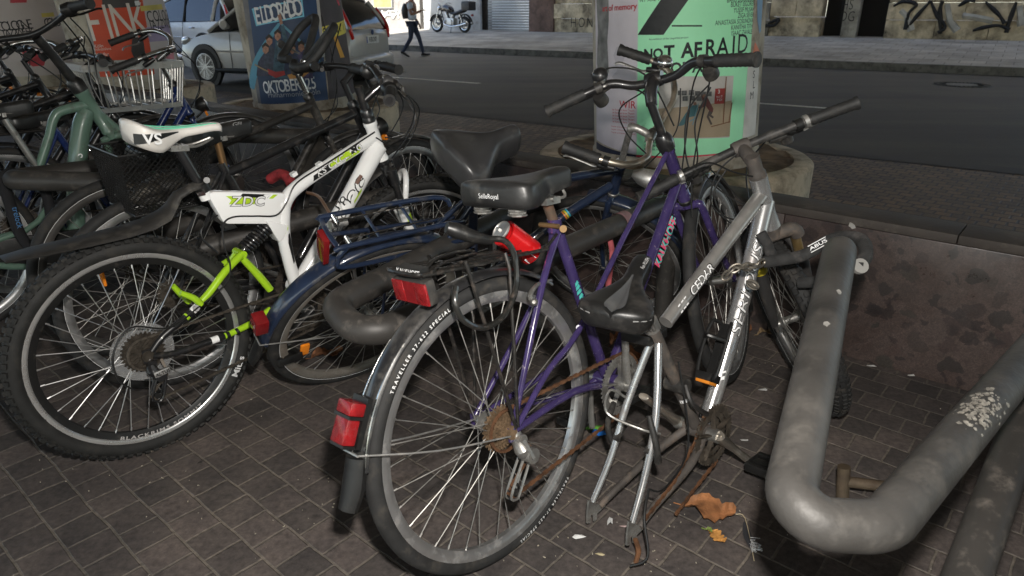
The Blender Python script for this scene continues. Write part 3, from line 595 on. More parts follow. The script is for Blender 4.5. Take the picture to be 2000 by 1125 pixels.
AMB = mat("amber_reflector", (.75, .22, .015), .2, var=.2, scale=60, coat=.5)
LENS = mat("clear_lens", (.6, .62, .62), .12, .3, coat=.6)
WTXT = mat("white_lettering", (.72, .72, .72), .5)
SADB = mat("black_saddle_vinyl", (.014, .014, .014), .36, var=.25, scale=7, dirt=(.06, .055, .05), damt=.36, dscale=9, bump=.06)
SADW = mat("worn_saddle_vinyl", (.016, .016, .016), .40, var=.3, scale=9, dirt=(.085, .08, .072), damt=.34, dscale=12, bump=.08)
RUBG = mat("grip_rubber", (.014, .014, .014), .6, var=.25, scale=30, dirt=(.055, .05, .044), damt=.32, dscale=26, bump=.25)
class Bike:
    def __init__(s, label, hub, th, lean, R, group="bicycles parked at the rack", name="bicycle"):
        th = rad(th); lean = rad(lean)
        e1 = V((math.cos(th), math.sin(th), 0)); n0 = V((math.sin(th), -math.cos(th), 0))
        e2 = V((0, 0, math.cos(lean))) + n0 * math.sin(lean); n = n0 * math.cos(lean) - V((0, 0, math.sin(lean)))
        o = V(hub) - e2 * R; s.n = n; s.R = R; s.hub = V((0, 0, R))
        s.M = MX(((e1.x, -n.x, e2.x, o.x), (e1.y, -n.y, e2.y, o.y), (e1.z, -n.z, e2.z, o.z), (0, 0, 0, 1))); s.Mi = s.M.inverted()
        s.root = empty(name, label, "bicycle", group); s.root.matrix_world = s.M
    def P(s, px, py, y=0.):
        return s.Mi @ at_plane(px, py, s.M @ V((0, y, 0)), s.n)
    def D(s, px, py, d): return s.Mi @ at_depth(px, py, d)
    def L(s, p): return s.Mi @ V(p)
    def part(s, name, mb, m, parent=None, M=None, **k):
        return mb.xf(M).build(name, m, parent or s.root, **k)
    def tubes(s, name, m, lst, parent=None, M=None, **k):
        q = MB()
        for t in lst:
            pts, r = t[0], t[1]; q.tube(pts, r, t[3] if len(t) > 3 else 12, t[2] if len(t) > 2 else 1)
        return s.part(name, q, m, parent, M, **k)
YL = V((0, 1, 0))
def wheel(b, c, R=.35, tr=.0185, M=None, tyre=None, rim=None, spk=None, rimw=.024, rimh=.021, inner=None, knobs=False, stripe=None, n=36, ns=72, sr=.0012, hubm=None, flange=.03):
    tyre = tyre or RUB; rim = rim or RIMS; spk = spk or SPKD; hubm = hubm or ALUD
    q = MB(); rc = R - tr; m = 14
    prof = [(rc + tr * math.cos(2 * math.pi * j / m), tr * 1.05 * math.sin(2 * math.pi * j / m)) for j in range(m)]
    q.lathe(c, YL, prof, ns, closed=True)
    if knobs:
        for i in range(84):
            a = 2 * math.pi * i / 84
            for sd, aa, hh in ((-1, 0, .8), (1, .5, .8), (0, .25, .25)):
                a2 = a + aa * 2 * math.pi / 84; d = V((math.cos(a2), 0, math.sin(a2))); t = V((-math.sin(a2), 0, math.cos(a2)))
                up = (d * math.cos(hh * sd) + YL * math.sin(hh * sd)).normalized()
                q.box(V(c) + d * rc + up * tr * 1.01, (.014, .013, .011), t, up)
    w_ = b.part("wheel", q, tyre, None, M)
    ri = R - 2 * tr; q = MB(); h = rimw / 2
    q.lathe(c, YL, [(ri + .009, h), (ri - .004, h), (ri - rimh * .6, h * .92), (ri - rimh, h * .45), (ri - rimh, -h * .45), (ri - rimh * .6, -h * .92), (ri - .004, -h), (ri + .009, -h), (ri + .004, -h * .6), (ri + .004, h * .6)], ns, closed=True)
    b.part("rim", q, rim, w_, M)
    if inner:
        q = MB(); r1 = ri - rimh * .55; q.lathe(c, YL, [(r1 + .004, h * .88), (r1 - .016, h * .5), (r1 - .022, h * .3), (r1 - .022, -h * .3), (r1 - .016, -h * .5), (r1 + .004, -h * .88)], ns, closed=True); b.part("rim_bed", q, inner, w_, M); rimh = rimh * .55 + .022
    q = MB(); rr = ri - rimh + .002
    for i in range(n):
        a = 2 * math.pi * (i + .37) / n; sd = 1 if i % 2 else -1; a2 = a + (1.05 if (i // 2) % 2 else -1.05)
        q.tube([V(c) + V((math.cos(a) * rr, sd * .003, math.sin(a) * rr)), V(c) + V((math.cos(a2) * .021, sd * flange, math.sin(a2) * .021))], sr, 5, caps=False)
        q.tube([V(c) + V((math.cos(a) * rr, sd * .003, math.sin(a) * rr)), V(c) + V((math.cos(a) * (rr - .012), sd * .004, math.sin(a) * (rr - .012)))], sr * 1.7, 5)
    b.part("spokes", q, spk, w_, M)
    q = MB(); q.lathe(c, YL, [(.004, -.062), (.009, -.06), (.009, -.045), (.012, -.042), (.024, -flange - .003), (.024, -flange + .002), (.013, -flange + .006), (.013, flange - .006), (.024, flange - .002), (.024, flange + .003), (.012, .042), (.009, .06), (.004, .062)], 20)
    b.part("hub", q, hubm, w_, M)
    if stripe:
        q = MB()
        for sd in (1, -1):
            k = tr * 1.052; a0, a1 = .45, .62
            if sd < 0: a0, a1 = -.45, -.62
            pr = [(rc + (k) * math.cos(math.pi - abs(a) * 1.0 - .25) * .98, k * math.sin(a) * 1.5) for a in ()]
            rr_ = rc - tr * .62
            q.lathe(c, YL, [(rr_ + .0035, sd * tr * .86), (rr_ - .0015, sd * tr * .80)], ns, cap=False)
        b.part("reflective_stripe", q, stripe, w_, M)
    return w_
def cassette(b, par, c, M=None, m=None, rmax=.052, rmin=.024, n=7, y0=-.026, pitch=.0052):
    q = MB()
    for i in range(n):
        r = lerp(rmax, rmin, i / (n - 1)); k = int(r * 2 * math.pi / .0127); y = y0 - i * pitch
        pts = []
        for j in range(k * 4):
            a = 2 * math.pi * j / (k * 4); rr = r * (1 if j % 4 in (0, 1) else 1 - .006 / r); pts.append(V((c[0] + rr * math.cos(a), y, c[2] + rr * math.sin(a))))
        q.prism(pts, YL, .0022)
    q.lathe((c[0], y0 - n * pitch - .006, c[2]), YL, [(.017, 0), (.017, n * pitch + .006)], 18)
    return b.part("cassette", q, m or CHN, par, M)
def links(mb, pts, y=None, w_=.007, h=.008):
    P = smooth_path(pts, 1); acc = 0
    for a, c in zip(P, P[1:]):
        d = (c - a); n = max(1, int(d.length / .0127))
        for i in range(n):
            p0 = a + d * (i / n); p1 = a + d * ((i + 1) / n); mb.box((p0 + p1) / 2, (d.length / n * 1.05, w_ * (1 if i % 2 else .62), h * (1 if i % 2 else .8)), d, V((0, 1, 0)).cross(d))
    return mb
def chainloop(b, hub, rc, bb, rr, y=-.046, m=None, jockey=None, ych=None):
    # one closed loop: top run, round the chainring, bottom run (through the jockey wheels), round the sprocket
    hub = V(hub); bb = V(bb); P = []; yb = y if ych is None else ych
    def arc(c, r, a0, a1, yy, n=14): return [V((c.x + r * math.cos(lerp(a0, a1, i / n)), yy, c.z + r * math.sin(lerp(a0, a1, i / n)))) for i in range(n + 1)]
    P += arc(bb, rr, rad(95), rad(-95), yb); q2 = []
    if jockey: p1, p2 = jockey; q2 = [p2 + V((.018, 0, -.012)), p2 + V((0, 0, -.022)), p2 + V((-.018, 0, .006)), lerp(p2, p1, .5) + V((-.004, 0, 0)), p1 + V((.018, 0, -.004)), p1 + V((.02, 0, .012))]; P += q2; P += arc(hub, rc, rad(-40), rad(-275) + 0, y)
    else: P += arc(hub, rc, rad(265), rad(95), y)
    P.append(P[0]); q = MB(); links(q, P); return b.part("chain", q, m or CHN)
def ringcog(mb, c, r, y, spider=True, teeth=True, th=.003):
    k = int(r * 2 * math.pi / .0127) if teeth else 24; out = []; n = k * 4
    for j in range(n):
        a = 2 * math.pi * j / n; out.append(r * (1 if j % 4 in (0, 1) else 1 - .006 / r))
    vs = []; fs = []
    for j in range(n):
        a = 2 * math.pi * j / n
        for rr, yy in ((out[j], y - th / 2), (out[j], y + th / 2), (r * .74, y + th / 2), (r * .74, y - th / 2)): vs.append(V((c[0] + rr * math.cos(a), yy, c[2] + rr * math.sin(a))))
    for j in range(n):
        j2 = (j + 1) % n
        for q in range(4): fs.append((j * 4 + q, j2 * 4 + q, j2 * 4 + (q + 1) % 4, j * 4 + (q + 1) % 4))
    mb.add(vs, fs)
    if spider:
        for i in range(5):
            a = 2 * math.pi * i / 5 + .3; d = V((math.cos(a), 0, math.sin(a))); mb.box(V((c[0], y, c[2])) + d * r * .45, (r * .8, .004, .014), d, YL)
    return mb
def crankset(b, bb, ang, ln=.17, m=None, ring=.085, ringm=None, right=True, left=True, pedal=None, yr=-.055, ak=1.0):
    m = m or ALUD; bb = V(bb)
    if ring:
        q = MB(); ringcog(q, bb, ring, -.046); ringcog(q, bb, ring * .78, -.040, False); b.part("chainring", q, ringm or m)
    q = MB(); q.cyl(bb + V((0, -.07, 0)), bb + V((0, .07, 0)), .019, 18); b.part("bottom_bracket", q, ALUD)
    for on, sd, a in ((right, -1, ang), (left, 1, ang + math.pi)):
        if not on: continue
        d = V((math.cos(a), 0, math.sin(a))); o = bb + V((0, sd * .068, 0)); e = o + d * ln + V((0, sd * .012, 0))
        q = MB(); q.tube([o - d * .012, o + d * .02, lerp(o, e, .6), e, e + d * .012], [x * ak for x in (.017, .016, .011, .012, .010)], 10, 3, flat=.62)
        q.cyl(o - V((0, sd * .008, 0)), o + V((0, sd * .013, 0)), .013, 14)
        ca = b.part("crank_arm", q, m)
        pc = e + V((0, sd * .06, 0)); q = MB(); q.cyl(e, pc + V((0, sd * .045, 0)), .007, 8)
        for k in (-1, 1): q.box(pc + V((k * .033, 0, 0)), (.016, .088, .026), (1, 0, 0))
        for k in (-1, 1): q.box(pc + V((0, k * .04, 0)), (.074, .010, .022), (1, 0, 0))
        q.box(pc, (.026, .085, .018), (1, 0, 0)); b.part("pedal", q, pedal or BLKP, ca, bevel=.003)
def derailleur(b, c, ang=-1.9, m=None, cage=None, ln=.075, y=-.062, big=1.0):
    m = m or ALU; c = V(c); q = MB()
    d = V((math.cos(ang), 0, math.sin(ang))); a = V((c.x + .004, y, c.z - .024)); k = a + V((.010, -.012, -.038))
    q.tube([V((c.x, y + .008, c.z)), a, lerp(a, k, .5) + V((-.01, -.012, 0)), k], [.010 * big, .013 * big, .016 * big, .013 * big], 10, 3)
    q.cyl(a + V((0, .012, 0)), a - V((0, .018, 0)), .012 * big, 16); q.cyl(k + V((0, .010, 0)), k - V((0, .022 * big, 0)), .015 * big, 16)
    q.box(lerp(a, k, .5) + V((-.006, -.018, 0)), (.042 * big, .008, .022 * big), k - a, YL); o = b.part("derailleur", q, m)
    p1 = k + V((.006, .010, -.012)); p2 = k + d * ln + V((0, .012, 0)); q = MB()
    for yy in (-.008, .008):
        q.tube([p1 + V((0, yy, .014)), p1 + V((.013, yy, 0)), p2 + V((.016, yy, .0)), p2 + V((0, yy, -.017)), p2 + V((-.016, yy, 0)), p1 + V((-.012, yy, 0))], .0035, 6, 4, closed=True)
    b.part("derailleur_cage", q, cage or BLKM, o); q = MB()
    for p in (p1, p2): ringcog(q, p, .021, p.y, False, True, .005); q.cyl(p + V((0, .006, 0)), p - V((0, .006, 0)), .009, 12)
    b.part("jockey_wheels", q, BLKP, o); return p1, p2
def saddle(b, tail, nose, wb, wn, h=.05, skirt=.035, m=None, crown=.016, sag=.012, split=0., piping=None, k0=.18, k1=.62, name="saddle", M=None, tilt_tail=.0, slim=None, bot=1.0, cexp=2.6):
    tail = V(tail); nose = V(nose); ax = nose - tail; up = V((-ax.z, 0, ax.x)).normalized(); rings = []; NS, NJ = 26, 18
    def width(t):
        u = min(1, max(0, (t - k0) / (k1 - k0))); u = u * u * (3 - 2 * u); w_ = wb + (wn - wb) * u
        if t < .14: w_ *= math.sqrt(max(0, 1 - ((.14 - t) / .14) ** 2)) * .86 + .14
        if t > .93: w_ *= math.sqrt(max(0.02, 1 - ((t - .93) / .071) ** 2))
        return w_ / 2
    for i in range(NS + 1):
        t = i / NS; t2 = t; w_ = width(t2); c = tail + ax * t2 - up * (sag * math.sin(math.pi * min(1, t * 1.15))) + up * tilt_tail * max(0, 1 - t * 3) ** 2
        e = 1.0
        if t < .10: e = .35 + .65 * math.sqrt(1 - ((.10 - t) / .10) ** 2)
        if t > .93: e = .4 + .6 * math.sqrt(max(0, 1 - ((t - .93) / .071) ** 2))
        sk = skirt * (1 - .45 * max(0, t - .3)) * e; ring = []
        if slim: uu = min(1, max(0, (t - slim[0]) / (slim[1] - slim[0]))); sk *= 1 - (1 - slim[2]) * uu * uu * (3 - 2 * uu)
        for j in range(NJ + 1):
            ph = (-1 + 2 * j / NJ) * math.pi / 2; s_ = math.copysign(abs(math.sin(ph)) ** .9, ph); z = -crown * (1 - max(0, math.cos(ph)) ** (1.5 / cexp + .15))
            z -= split * math.exp(-(s_ / .16) ** 2) * max(0, 1 - t * 1.25)
            yy = w_ * math.sin(s_ * math.pi / 2 * .98) if False else w_ * s_
            ring.append(c + YL * yy + up * (z - (1 - e) * h * .4))
        for s_, f in ((lerp(1, 1.035, bot), .35), (lerp(.85, 1.02, bot), .75), (lerp(.7, .95, bot), 1.), (.5, 1.02), (0, 1.02), (-.5, 1.02), (-lerp(.7, .95, bot), 1.), (-lerp(.85, 1.02, bot), .75), (-lerp(1, 1.035, bot), .35)):
            ring.append(c + YL * w_ * s_ + up * (-crown - sk * f - (1 - e) * h * .4))
        rings.append(ring)
    q = MB(); q.loft(rings); o = b.part(name, q, m or SADB, None, M, ang=60)
    return o, width, up
def saddle_rails(b, tail, nose, post, up, springs=False, par=None, M=None):
    tail = V(tail); nose = V(nose); post = V(post); q = MB(); ax = nose - tail
    for sd in (-1, 1):
        q.tube([tail + ax * .14 + YL * sd * .04 - up * .045, tail + ax * .25 + YL * sd * .03 - up * .06, post + YL * sd * .022, post + ax.normalized() * .05 + YL * sd * .022, tail + ax * .88 + YL * sd * .008 - up * .045], .0038, 7, 4)
    q.box(post - up * .004, (.05, .058, .016), ax, up); q.cyl(post - YL * .034, post + YL * .034, .007, 10)
    b.part("saddle_rails", q, ALUD, par, M)
    if springs:
        for sd in (-1, 1):
            q = MB(); c = tail + ax * .16 + YL * sd * .055; P = [c - up * (.048 + .034 * i / 40) + ax.normalized() * .019 * math.cos(i * .94) + YL * .019 * math.sin(i * .94) for i in range(41)]; q.tube(P, .0032, 6); b.part("saddle_spring", q, ALUD, par, M)
def arcfender(b, c, R, a0, a1, w_, m, M=None, par=None, name="mudguard", drop=.5, n=40, lip=None):
    # a from a0 to a1 (radians, 0 = forward, pi/2 = up); a curved cross-section
    rings = []; c = V(c)
    for i in range(n + 1):
        a = lerp(a0, a1, i / n); d = V((math.cos(a), 0, math.sin(a))); ring = []
        for j in range(9):
            s_ = -1 + j / 4; ring.append(c + d * (R - (s_ * s_) * w_ * drop * .5) + YL * (w_ / 2 * math.sin(s_ * math.pi / 2)))
        for j in range(8, -1, -1):
            s_ = -1 + j / 4; ring.append(c + d * (R - .002 - (s_ * s_) * w_ * drop * .5) + YL * ((w_ / 2 - .0015) * math.sin(s_ * math.pi / 2)))
        rings.append(ring)
    q = MB(); q.loft(rings); return b.part(name, q, m, par, M, ang=50)
class Front:
    def __init__(s, b, ht, hb, delta, Lw, off):
        s.b = b; s.ht = V(ht); s.hb = V(hb); s.s = (s.ht - s.hb).normalized(); s.f = V((s.s.z, 0, -s.s.x)); s.c = s.hb - s.s * Lw + s.f * off
        s.M = MX.Translation(s.hb) @ MX.Rotation(rad(delta), 4, s.s) @ MX.Translation(-s.hb)
    def H(s, f, l, u): return s.ht + s.f * f + YL * l + s.s * u
    def px(s, p):     # where a pre-steer local point lands in the photograph (used while fitting)
        d = s.b.M @ (s.M @ V(p)) - CAM; z = d.dot(FW); return (round(1000 + FPX * d.dot(RT) / z), round(562.5 - FPX * d.dot(UP) / z), round(z, 2))
def fork(fr, m, R, legw=.055, r=.013, crown=.03, tip=None, bend=.03, name="fork"):
    q = MB(); hb, s, f, c = fr.hb, fr.s, fr.f, fr.c
    up = hb - s * crown
    q.tube([hb, up], r * 1.35, 12)
    for sd in (-1, 1):
        top = up + YL * sd * legw * .82
        q.tube([up + YL * sd * .008, up + YL * sd * legw * .6 + s * .004, top - s * .012, lerp(top, c + YL * sd * legw, .5) - f * bend * .35, c + YL * sd * legw], [r, r * 1.05, r, r * .95, r * .66], 12, 5)
        q.box(c + YL * sd * legw, (.022, .005, .026), f, YL)
    return fr.b.part(name, q, m, None, fr.M)
def headtube(b, fr, m, r=.019):
    q = MB(); q.lathe(fr.hb, fr.s, [(r * 1.12, 0), (r * 1.12, .012), (r, .016), (r, (fr.ht - fr.hb).length - .016), (r * 1.12, (fr.ht - fr.hb).length - .012), (r * 1.12, (fr.ht - fr.hb).length)], 20); return q
def cup(fr, m=None):
    q = MB(); q.lathe(fr.ht, fr.s, [(.020, 0), (.023, .004), (.022, .016), (.016, .024), (.014, .028)], 20); q.lathe(fr.hb, -fr.s, [(.020, 0), (.023, .003), (.021, .014)], 20); return fr.b.part("headset", q, m or BLKP, None, fr.M)
def grip(fr, a, c, m=None, r=.0165, ribs=9, flange=True):
    a = V(a); c = V(c); n = ribs * 2 + 1; R = [r * (1.0 if i % 2 else .92) for i in range(n)]; R[-1] = r * 1.12; R[-2] = r * 1.1
    q = MB(); q.tube([lerp(a, c, i / (n - 1)) for i in range(n)], R, 16); d = (c - a).normalized(); q.lathe(c, d, [(r * .62, .0005), (r * .62, .002), (r * .3, .002)], 14)
    return fr.b.part("grip", q, m or RUBG, None, fr.M)
def brakelever(fr, at, dirn, reach, m=None, bodym=None, ln=.10, body=True):
    # at: clamp on the bar, dirn: along the bar towards the grip end, reach: away from the bar
    at = V(at); d = V(dirn).normalized(); rr = V(reach).normalized(); o = None
    if body:
        q = MB(); q.cyl(at - d * .010, at + d * .010, .017, 16); q.tube([at - d * .03 + rr * .022, at + rr * .028, at + d * .025 + rr * .034], [.008, .012, .009], 10, 4); o = fr.b.part("brake_mount", q, bodym or BLKP, None, fr.M)
    q = MB(); q.tube([at + d * .012 + rr * .032, at + d * .035 + rr * .045, at + d * (ln * .6) + rr * .043, at + d * ln + rr * .040, at + d * (ln + .018) + rr * .050], [.008, .007, .0062, .006, .007], 8, 5, flat=.6); fr.b.part("brake_lever", q, m or ALUD, o, None if False else fr.M)
def bell(fr, at, up, m=None, base=None, r=.024):
    at = V(at); u = V(up).normalized(); q = MB(); q.cyl(at - u * .004, at + u * .012, .008, 10); q.torus(at - u * .012, u, .011, .004, 16, 6); o = fr.b.part("bell_clamp", q, base or BLKP, None, fr.M)
    q = MB(); q.lathe(at + u * .012, u, [(r * .9, 0), (r, .003), (r * .97, .012), (r * .8, .021), (r * .45, .027), (.001, .029)], 24); fr.b.part("bell", q, m or CHR, o, fr.M)
def reflector(b, c, X, Z, sz, m, par=None, M=None):
    q = MB(); q.box(c, sz, X, Z); return b.part("reflector", q, m, par, M, bevel=.003)
# ============================================================ white and lime full-suspension bike
WHP = mat("white_gloss_paint", (.80, .80, .79), .22, var=.03, scale=3, coat=.5)
LIME = mat("lime_paint", (.34, .58, .02), .28, var=.06, coat=.4)
DEC = mat("decal_black", (.012, .012, .012), .35); DECL = mat("decal_lime", (.42, .62, .03), .35)
def b_white():
    b = Bike("white and lime full suspension mountain bike with white saddle and knobbly rear tyre", (-1.092, 1.789, .33), 45.7, -1, .33); P = b.P
    w_ = wheel(b, b.hub, .335, .0245, tyre=RUBC, spk=SPK, rimw=.030, rimh=.012, rim=mat("bright_rim", (.66, .66, .65), .28, .85, var=.06), inner=BLKP, knobs=True, sr=.0014, hubm=BLKP)
    cs = cassette(b, w_, b.hub, m=mat("dark_sprocket", (.06, .05, .04), .5, .6, var=.4, scale=60), rmax=.062)
    q = MB(); q.lathe((0, -.0245, .33), YL, [(.03, 0), (.03, .0015), (.086, .0015), (.088, 0)], 40)
    b.part("spoke_protector", q, mat("clear_disc", (.42, .42, .42), .3, trans=.3, alpha=.30, var=.1), w_)
    q = MB(); f = ring_fn(b.hub, -YL, (0, 0, -1), .2725, .0138, 0.05); add_text(q, "BLACKRIMS SOMMIT", .011, lambda x, y: f(x, -y), sx=-1.5, bold=.02, space=1.25); b.part("rim_lettering", q, mat("grey_rim_print", (.4, .38, .37), .4), w_, ang=0)
    q = MB(); f = ring_fn(b.hub, -YL, (0, 0, -1), .3045, .0255, 1.05); add_text(q, "Mitas", .020, lambda x, y: f(x, -y), bold=.02, sx=-1.2); b.part("tyre_lettering", q, WTXT, w_, ang=0)
    z0 = b.hub
    # frame
    ht, hb = P(722, 238), P(746, 312); ht.y = hb.y = 0
    fr = Front(b, ht, hb, -24, .44, .045); fr_white.append(fr)
    q = headtube(b, fr, WHP, .022)
    q.tube([P(733, 266), P(650, 318), P(590, 358), P(560, 388), P(549, 430)], [.021, .021, .022, .023, .022], 16, 6)
    q.tube([P(738, 284), P(665, 418), P(582, 555)], [.034, .0305, .025], 16, 4)
    q.tube([P(553, 395), P(553, 450), P(562, 500), P(579, 562)], [.025, .023, .0205, .021], 16, 5)
    q.tube([P(396, 372), P(404, 388)], .0185, 16)
    q.lathe(P(580, 560) + YL * .036, -YL, [(.024, 0), (.024, .072)], 20)
    fm = b.part("frame", q, WHP)
    q = MB(); q.prism([P(400, 378), P(413, 372), P(552, 375), P(562, 404), P(553, 446), P(527, 436), P(440, 436), P(431, 432)], YL, .036); b.part("seat_beam", q, WHP, fm, bevel=.008)
    q = MB(); q.prism([P(512, 428), P(556, 438), P(548, 462), P(538, 470), P(523, 446)], YL, .050); b.part("shock_bracket", q, WHP, fm, bevel=.003)
    # decals
    q = MB(); o = P(486, 386, -.0195); X = P(520, 386, -.0195) - o; add_text(q, "ZDC", .030, flat_fn(o + V((-.005, -.0004, -.012)), X, (0, 0, 1)), shear=.12, sx=1.15, bold=.05, space=1.12); b.part("decal", q, DEC, fm, ang=0); q = MB(); add_text(q, "ZDC", .030, flat_fn(o + V((-.005, -.0009, -.012)), X, (0, 0, 1)), shear=.12, sx=1.15, bold=.012, space=1.12); b.part("decal", q, WTXT, fm, ang=0)
    def strip_(pts, m, y=-.0188):
        q = MB(); v = [P(x, yy, y) for x, yy in pts]; q.add(v, [tuple(range(len(v)))]); b.part("decal", q, m, fm, ang=0)
    strip_([(441, 383), (500, 383), (497, 399), (447, 399), (452, 391)], DECL, -.0186); strip_([(474, 378), (529, 380), (522, 387), (468, 385)], DEC); strip_([(510, 388), (517, 380), (529, 380), (520, 388)], WHP, -.0190); strip_([(525, 388), (534, 380), (543, 380), (533, 388)], DECL)
    A, B_ = P(600, 352), P(725, 271); sd = V((-.1, -1, .25))
    def band(A, B, r, t0, t1, y0, y1, m, sh=0):
        f = tube_fn(A, B, r, sd, 0); q = MB(); L_ = (B - A).length; n = 10; vs = []; fs = []
        for i in range(n + 1):
            for j in range(7):
                y = lerp(y0, y1, j / 6); vs.append(f(lerp(t0, t1, i / n) * L_ + sh * (y - y0), y))
        for i in range(n):
            for j in range(6): fs.append((i * 7 + j, (i + 1) * 7 + j, (i + 1) * 7 + j + 1, i * 7 + j + 1))
        q.add(vs, fs); b.part("decal", q, m, fm, ang=60)
    band(A, B_, .0224, .03, .30, -.012, .012, DEC, .6); band(A, B_, .0226, .30, .60, -.004, .014, DECL, .6); band(A, B_, .0225, .52, .74, -.016, .002, DECL, .6); band(A, B_, .0226, .62, .74, -.006, .013, DEC, .5)
    q = MB(); add_text(q, "KS CYCLING", .021, tube_fn(A, B_, .0230, sd, .45), sx=1.1, bold=.045, shear=.1, space=1.1); b.part("decal", q, DEC, fm, ang=0); q = MB(); add_text(q, "KS CYCLING", .021, tube_fn(A, B_, .0233, sd, .45), sx=1.1, bold=.012, shear=.1, space=1.1); b.part("decal", q, WTXT, fm, ang=0)
    A, B_ = P(600, 524), P(722, 312)
    q = MB(); add_text(q, "zodiac", .060, tube_fn(A, B_, .0328, sd, .50), sx=1.3, bold=.06, shear=.15); b.part("decal", q, DEC, fm, ang=0)
    q = MB(); add_text(q, "zodiac", .060, tube_fn(A, B_, .0332, sd, .50), sx=1.3, bold=.015, shear=.15); b.part("decal", q, WHP, fm, ang=0)
    band(A, B_, .0345, .76, .84, .004, .016, mat("decal_bronze", (.12, .05, .03), .4)); band(A, B_, .0342, .62, .74, -.024, -.015, DECL, .8); band(A, B_, .0322, .30, .36, .002, .014, DECL, .8)
    strip_([(560, 462), (566, 455), (576, 510), (574, 516)], DEC, -.0215); strip_([(556, 452), (563, 440), (563, 448), (557, 458)], DECL, -.0225)
    # rear suspension
    q = MB(); q.cyl(P(533, 428), P(516, 449), .010, 14); q.cyl(P(500, 468), P(467, 496), .009, 14); b.part("shock_shaft", q, CHR)
    a, c = P(522, 444), P(478, 486); d = (c - a); u, v = perp(d.normalized()); k = 150
    q = MB(); q.tube([a + d * (i / k) + (u * math.cos(i * .36) + v * math.sin(i * .36)) * .021 for i in range(k + 1)], .0048, 8); q.cyl(a, c, .011, 14); q.lathe(a, -d.normalized(), [(.024, -.004), (.024, .004)], 18); q.lathe(c, d.normalized(), [(.024, -.004), (.024, .004)], 18); b.part("shock_spring", q, BLKM)
    q = MB()
    top, piv = P(468, 494), P(527, 560)
    for sd_ in (-1, 1):
        q.tube([top + YL * sd_ * .016, P(440, 530, sd_ * .042), P(410, 570, sd_ * .052), P(388, 594, sd_ * .055)], [.012, .0115, .011, .0105], 12, 4)
        q.tube([P(474, 505, sd_ * .02), P(505, 538, sd_ * .03), P(528, 566, sd_ * .034)], [.011, .013, .012], 12, 4)
        q.tube([P(528, 605, sd_ * .035), P(490, 632, sd_ * .046), P(438, 657, sd_ * .054)], [.0115, .0105, .0098], 12, 4)
    q.cyl(top + YL * .028, top - YL * .028, .012, 14); sw = b.part("swingarm", q, LIME)
    q = MB()
    for sd_ in (-1, 1):
        q.tube([P(388, 594, sd_ * .055), P(372, 612, sd_ * .056), P(320, 655, sd_ * .060), z0 + V((.012, sd_ * .064, .01))], [.0106, .0105, .010, .009], 12, 3); q.tube([P(438, 657, sd_ * .054), P(400, 670, sd_ * .058), P(340, 690, sd_ * .060), z0 + V((.012, sd_ * .064, -.004))], [.0099, .0098, .0095, .009], 12, 3)
        q.box(z0 + V((.004, sd_ * .064, 0)), (.036, .006, .040), (1, 0, 0))
    b.part("swingarm_tip", q, BLKM, sw)
    for (x, y, dx, dy, m) in ((376, 608, 9, -10, WHP), (362, 621, 5, -5, LIME), (412, 666, 14, -5, WHP), (448, 654, -6, 2, DEC), (466, 646, -5, 3, DEC)):
        a = P(x, y, -.056); a2 = P(x + dx, y + dy, -.056); q = MB(); q.tube([a, a2], .0114, 12); b.part("decal", q, m, sw)
    # V-brake arms
    for pts, r_ in (([P(392, 594, -.062), P(378, 582, -.066), P(352, 572, -.066)], [.011, .010, .008]), ([P(338, 558, .04), P(352, 573, .045), P(370, 590, .05)], [.008, .010, .010]), ([P(428, 520, .03), P(445, 510, .032), P(462, 500, .035)], [.009, .010, .011])): q = MB(); q.tube(pts, r_, 10, 3); b.part("brake_arm", q, LIME)
    q = MB(); q.box(P(395, 575, -.035), (.05, .016, .012), P(420, 550, -.035) - P(395, 575, -.035)); q.cyl(P(383, 602, -.07), P(383, 602, -.04), .010, 14); b.part("brake_pad", q, BLKP)
    # drivetrain
    q = MB(); bbc = V((P(580, 562).x + .0, 0, P(580, 562).z - .065)); crankset(b, bbc, rad(212), .17, BLKM, .082, CHN)
    p1, p2 = derailleur(b, z0, -1.75, BLKM, BLKM, .07)
    q = MB(); add_text(q, "ALTUS", .010, flat_fn(V((.018, -.105, .283)), V((1, 0, .12)), (0, 0, 1)), bold=.02); b.part("derailleur_badge", q, DEC, ang=0)
    q = MB(); q.box(V((.018, -.098, .283)), (.045, .010, .018), (1, 0, .12)); b.part("derailleur_cover", q, ALU, bevel=.003)
    chainloop(b, z0, .048, bbc, .082, jockey=(p1, p2))
    # seat
    q = MB(); q.tube([P(344, 283), P(398, 374)], .0138, 14); sp = b.part("seat_post", q, BLKM)
    q = MB(); q.cyl(P(391, 358), P(400, 373), .021, 18); q.cyl(P(404, 352, -.03), P(404, 352, .03), .009, 12); b.part("seat_clamp", q, BLKP, sp)
    q = MB(); q.cyl(P(389, 379, -.028), P(389, 379, .028), .006, 10); q.box(P(393, 378, -.03), (.022, .006, .012)); b.part("clamp_bolt", q, CHR, sp)
    tail, nose = P(246, 243), P(432, 238)
    tail = tail + V((-.01, 0, .004)); o, wf, up = saddle(b, tail, nose, .155, .042, .05, .052, mat("white_saddle_vinyl", (.66, .63, .59), .4, var=.05, scale=6), crown=.014, sag=.013, k0=.14, k1=.58, tilt_tail=.022, slim=(.28, .62, .28), bot=.0, cexp=2.2)
    saddle_rails(b, tail, nose, P(344, 285), up, par=o)
    ax = nose - tail
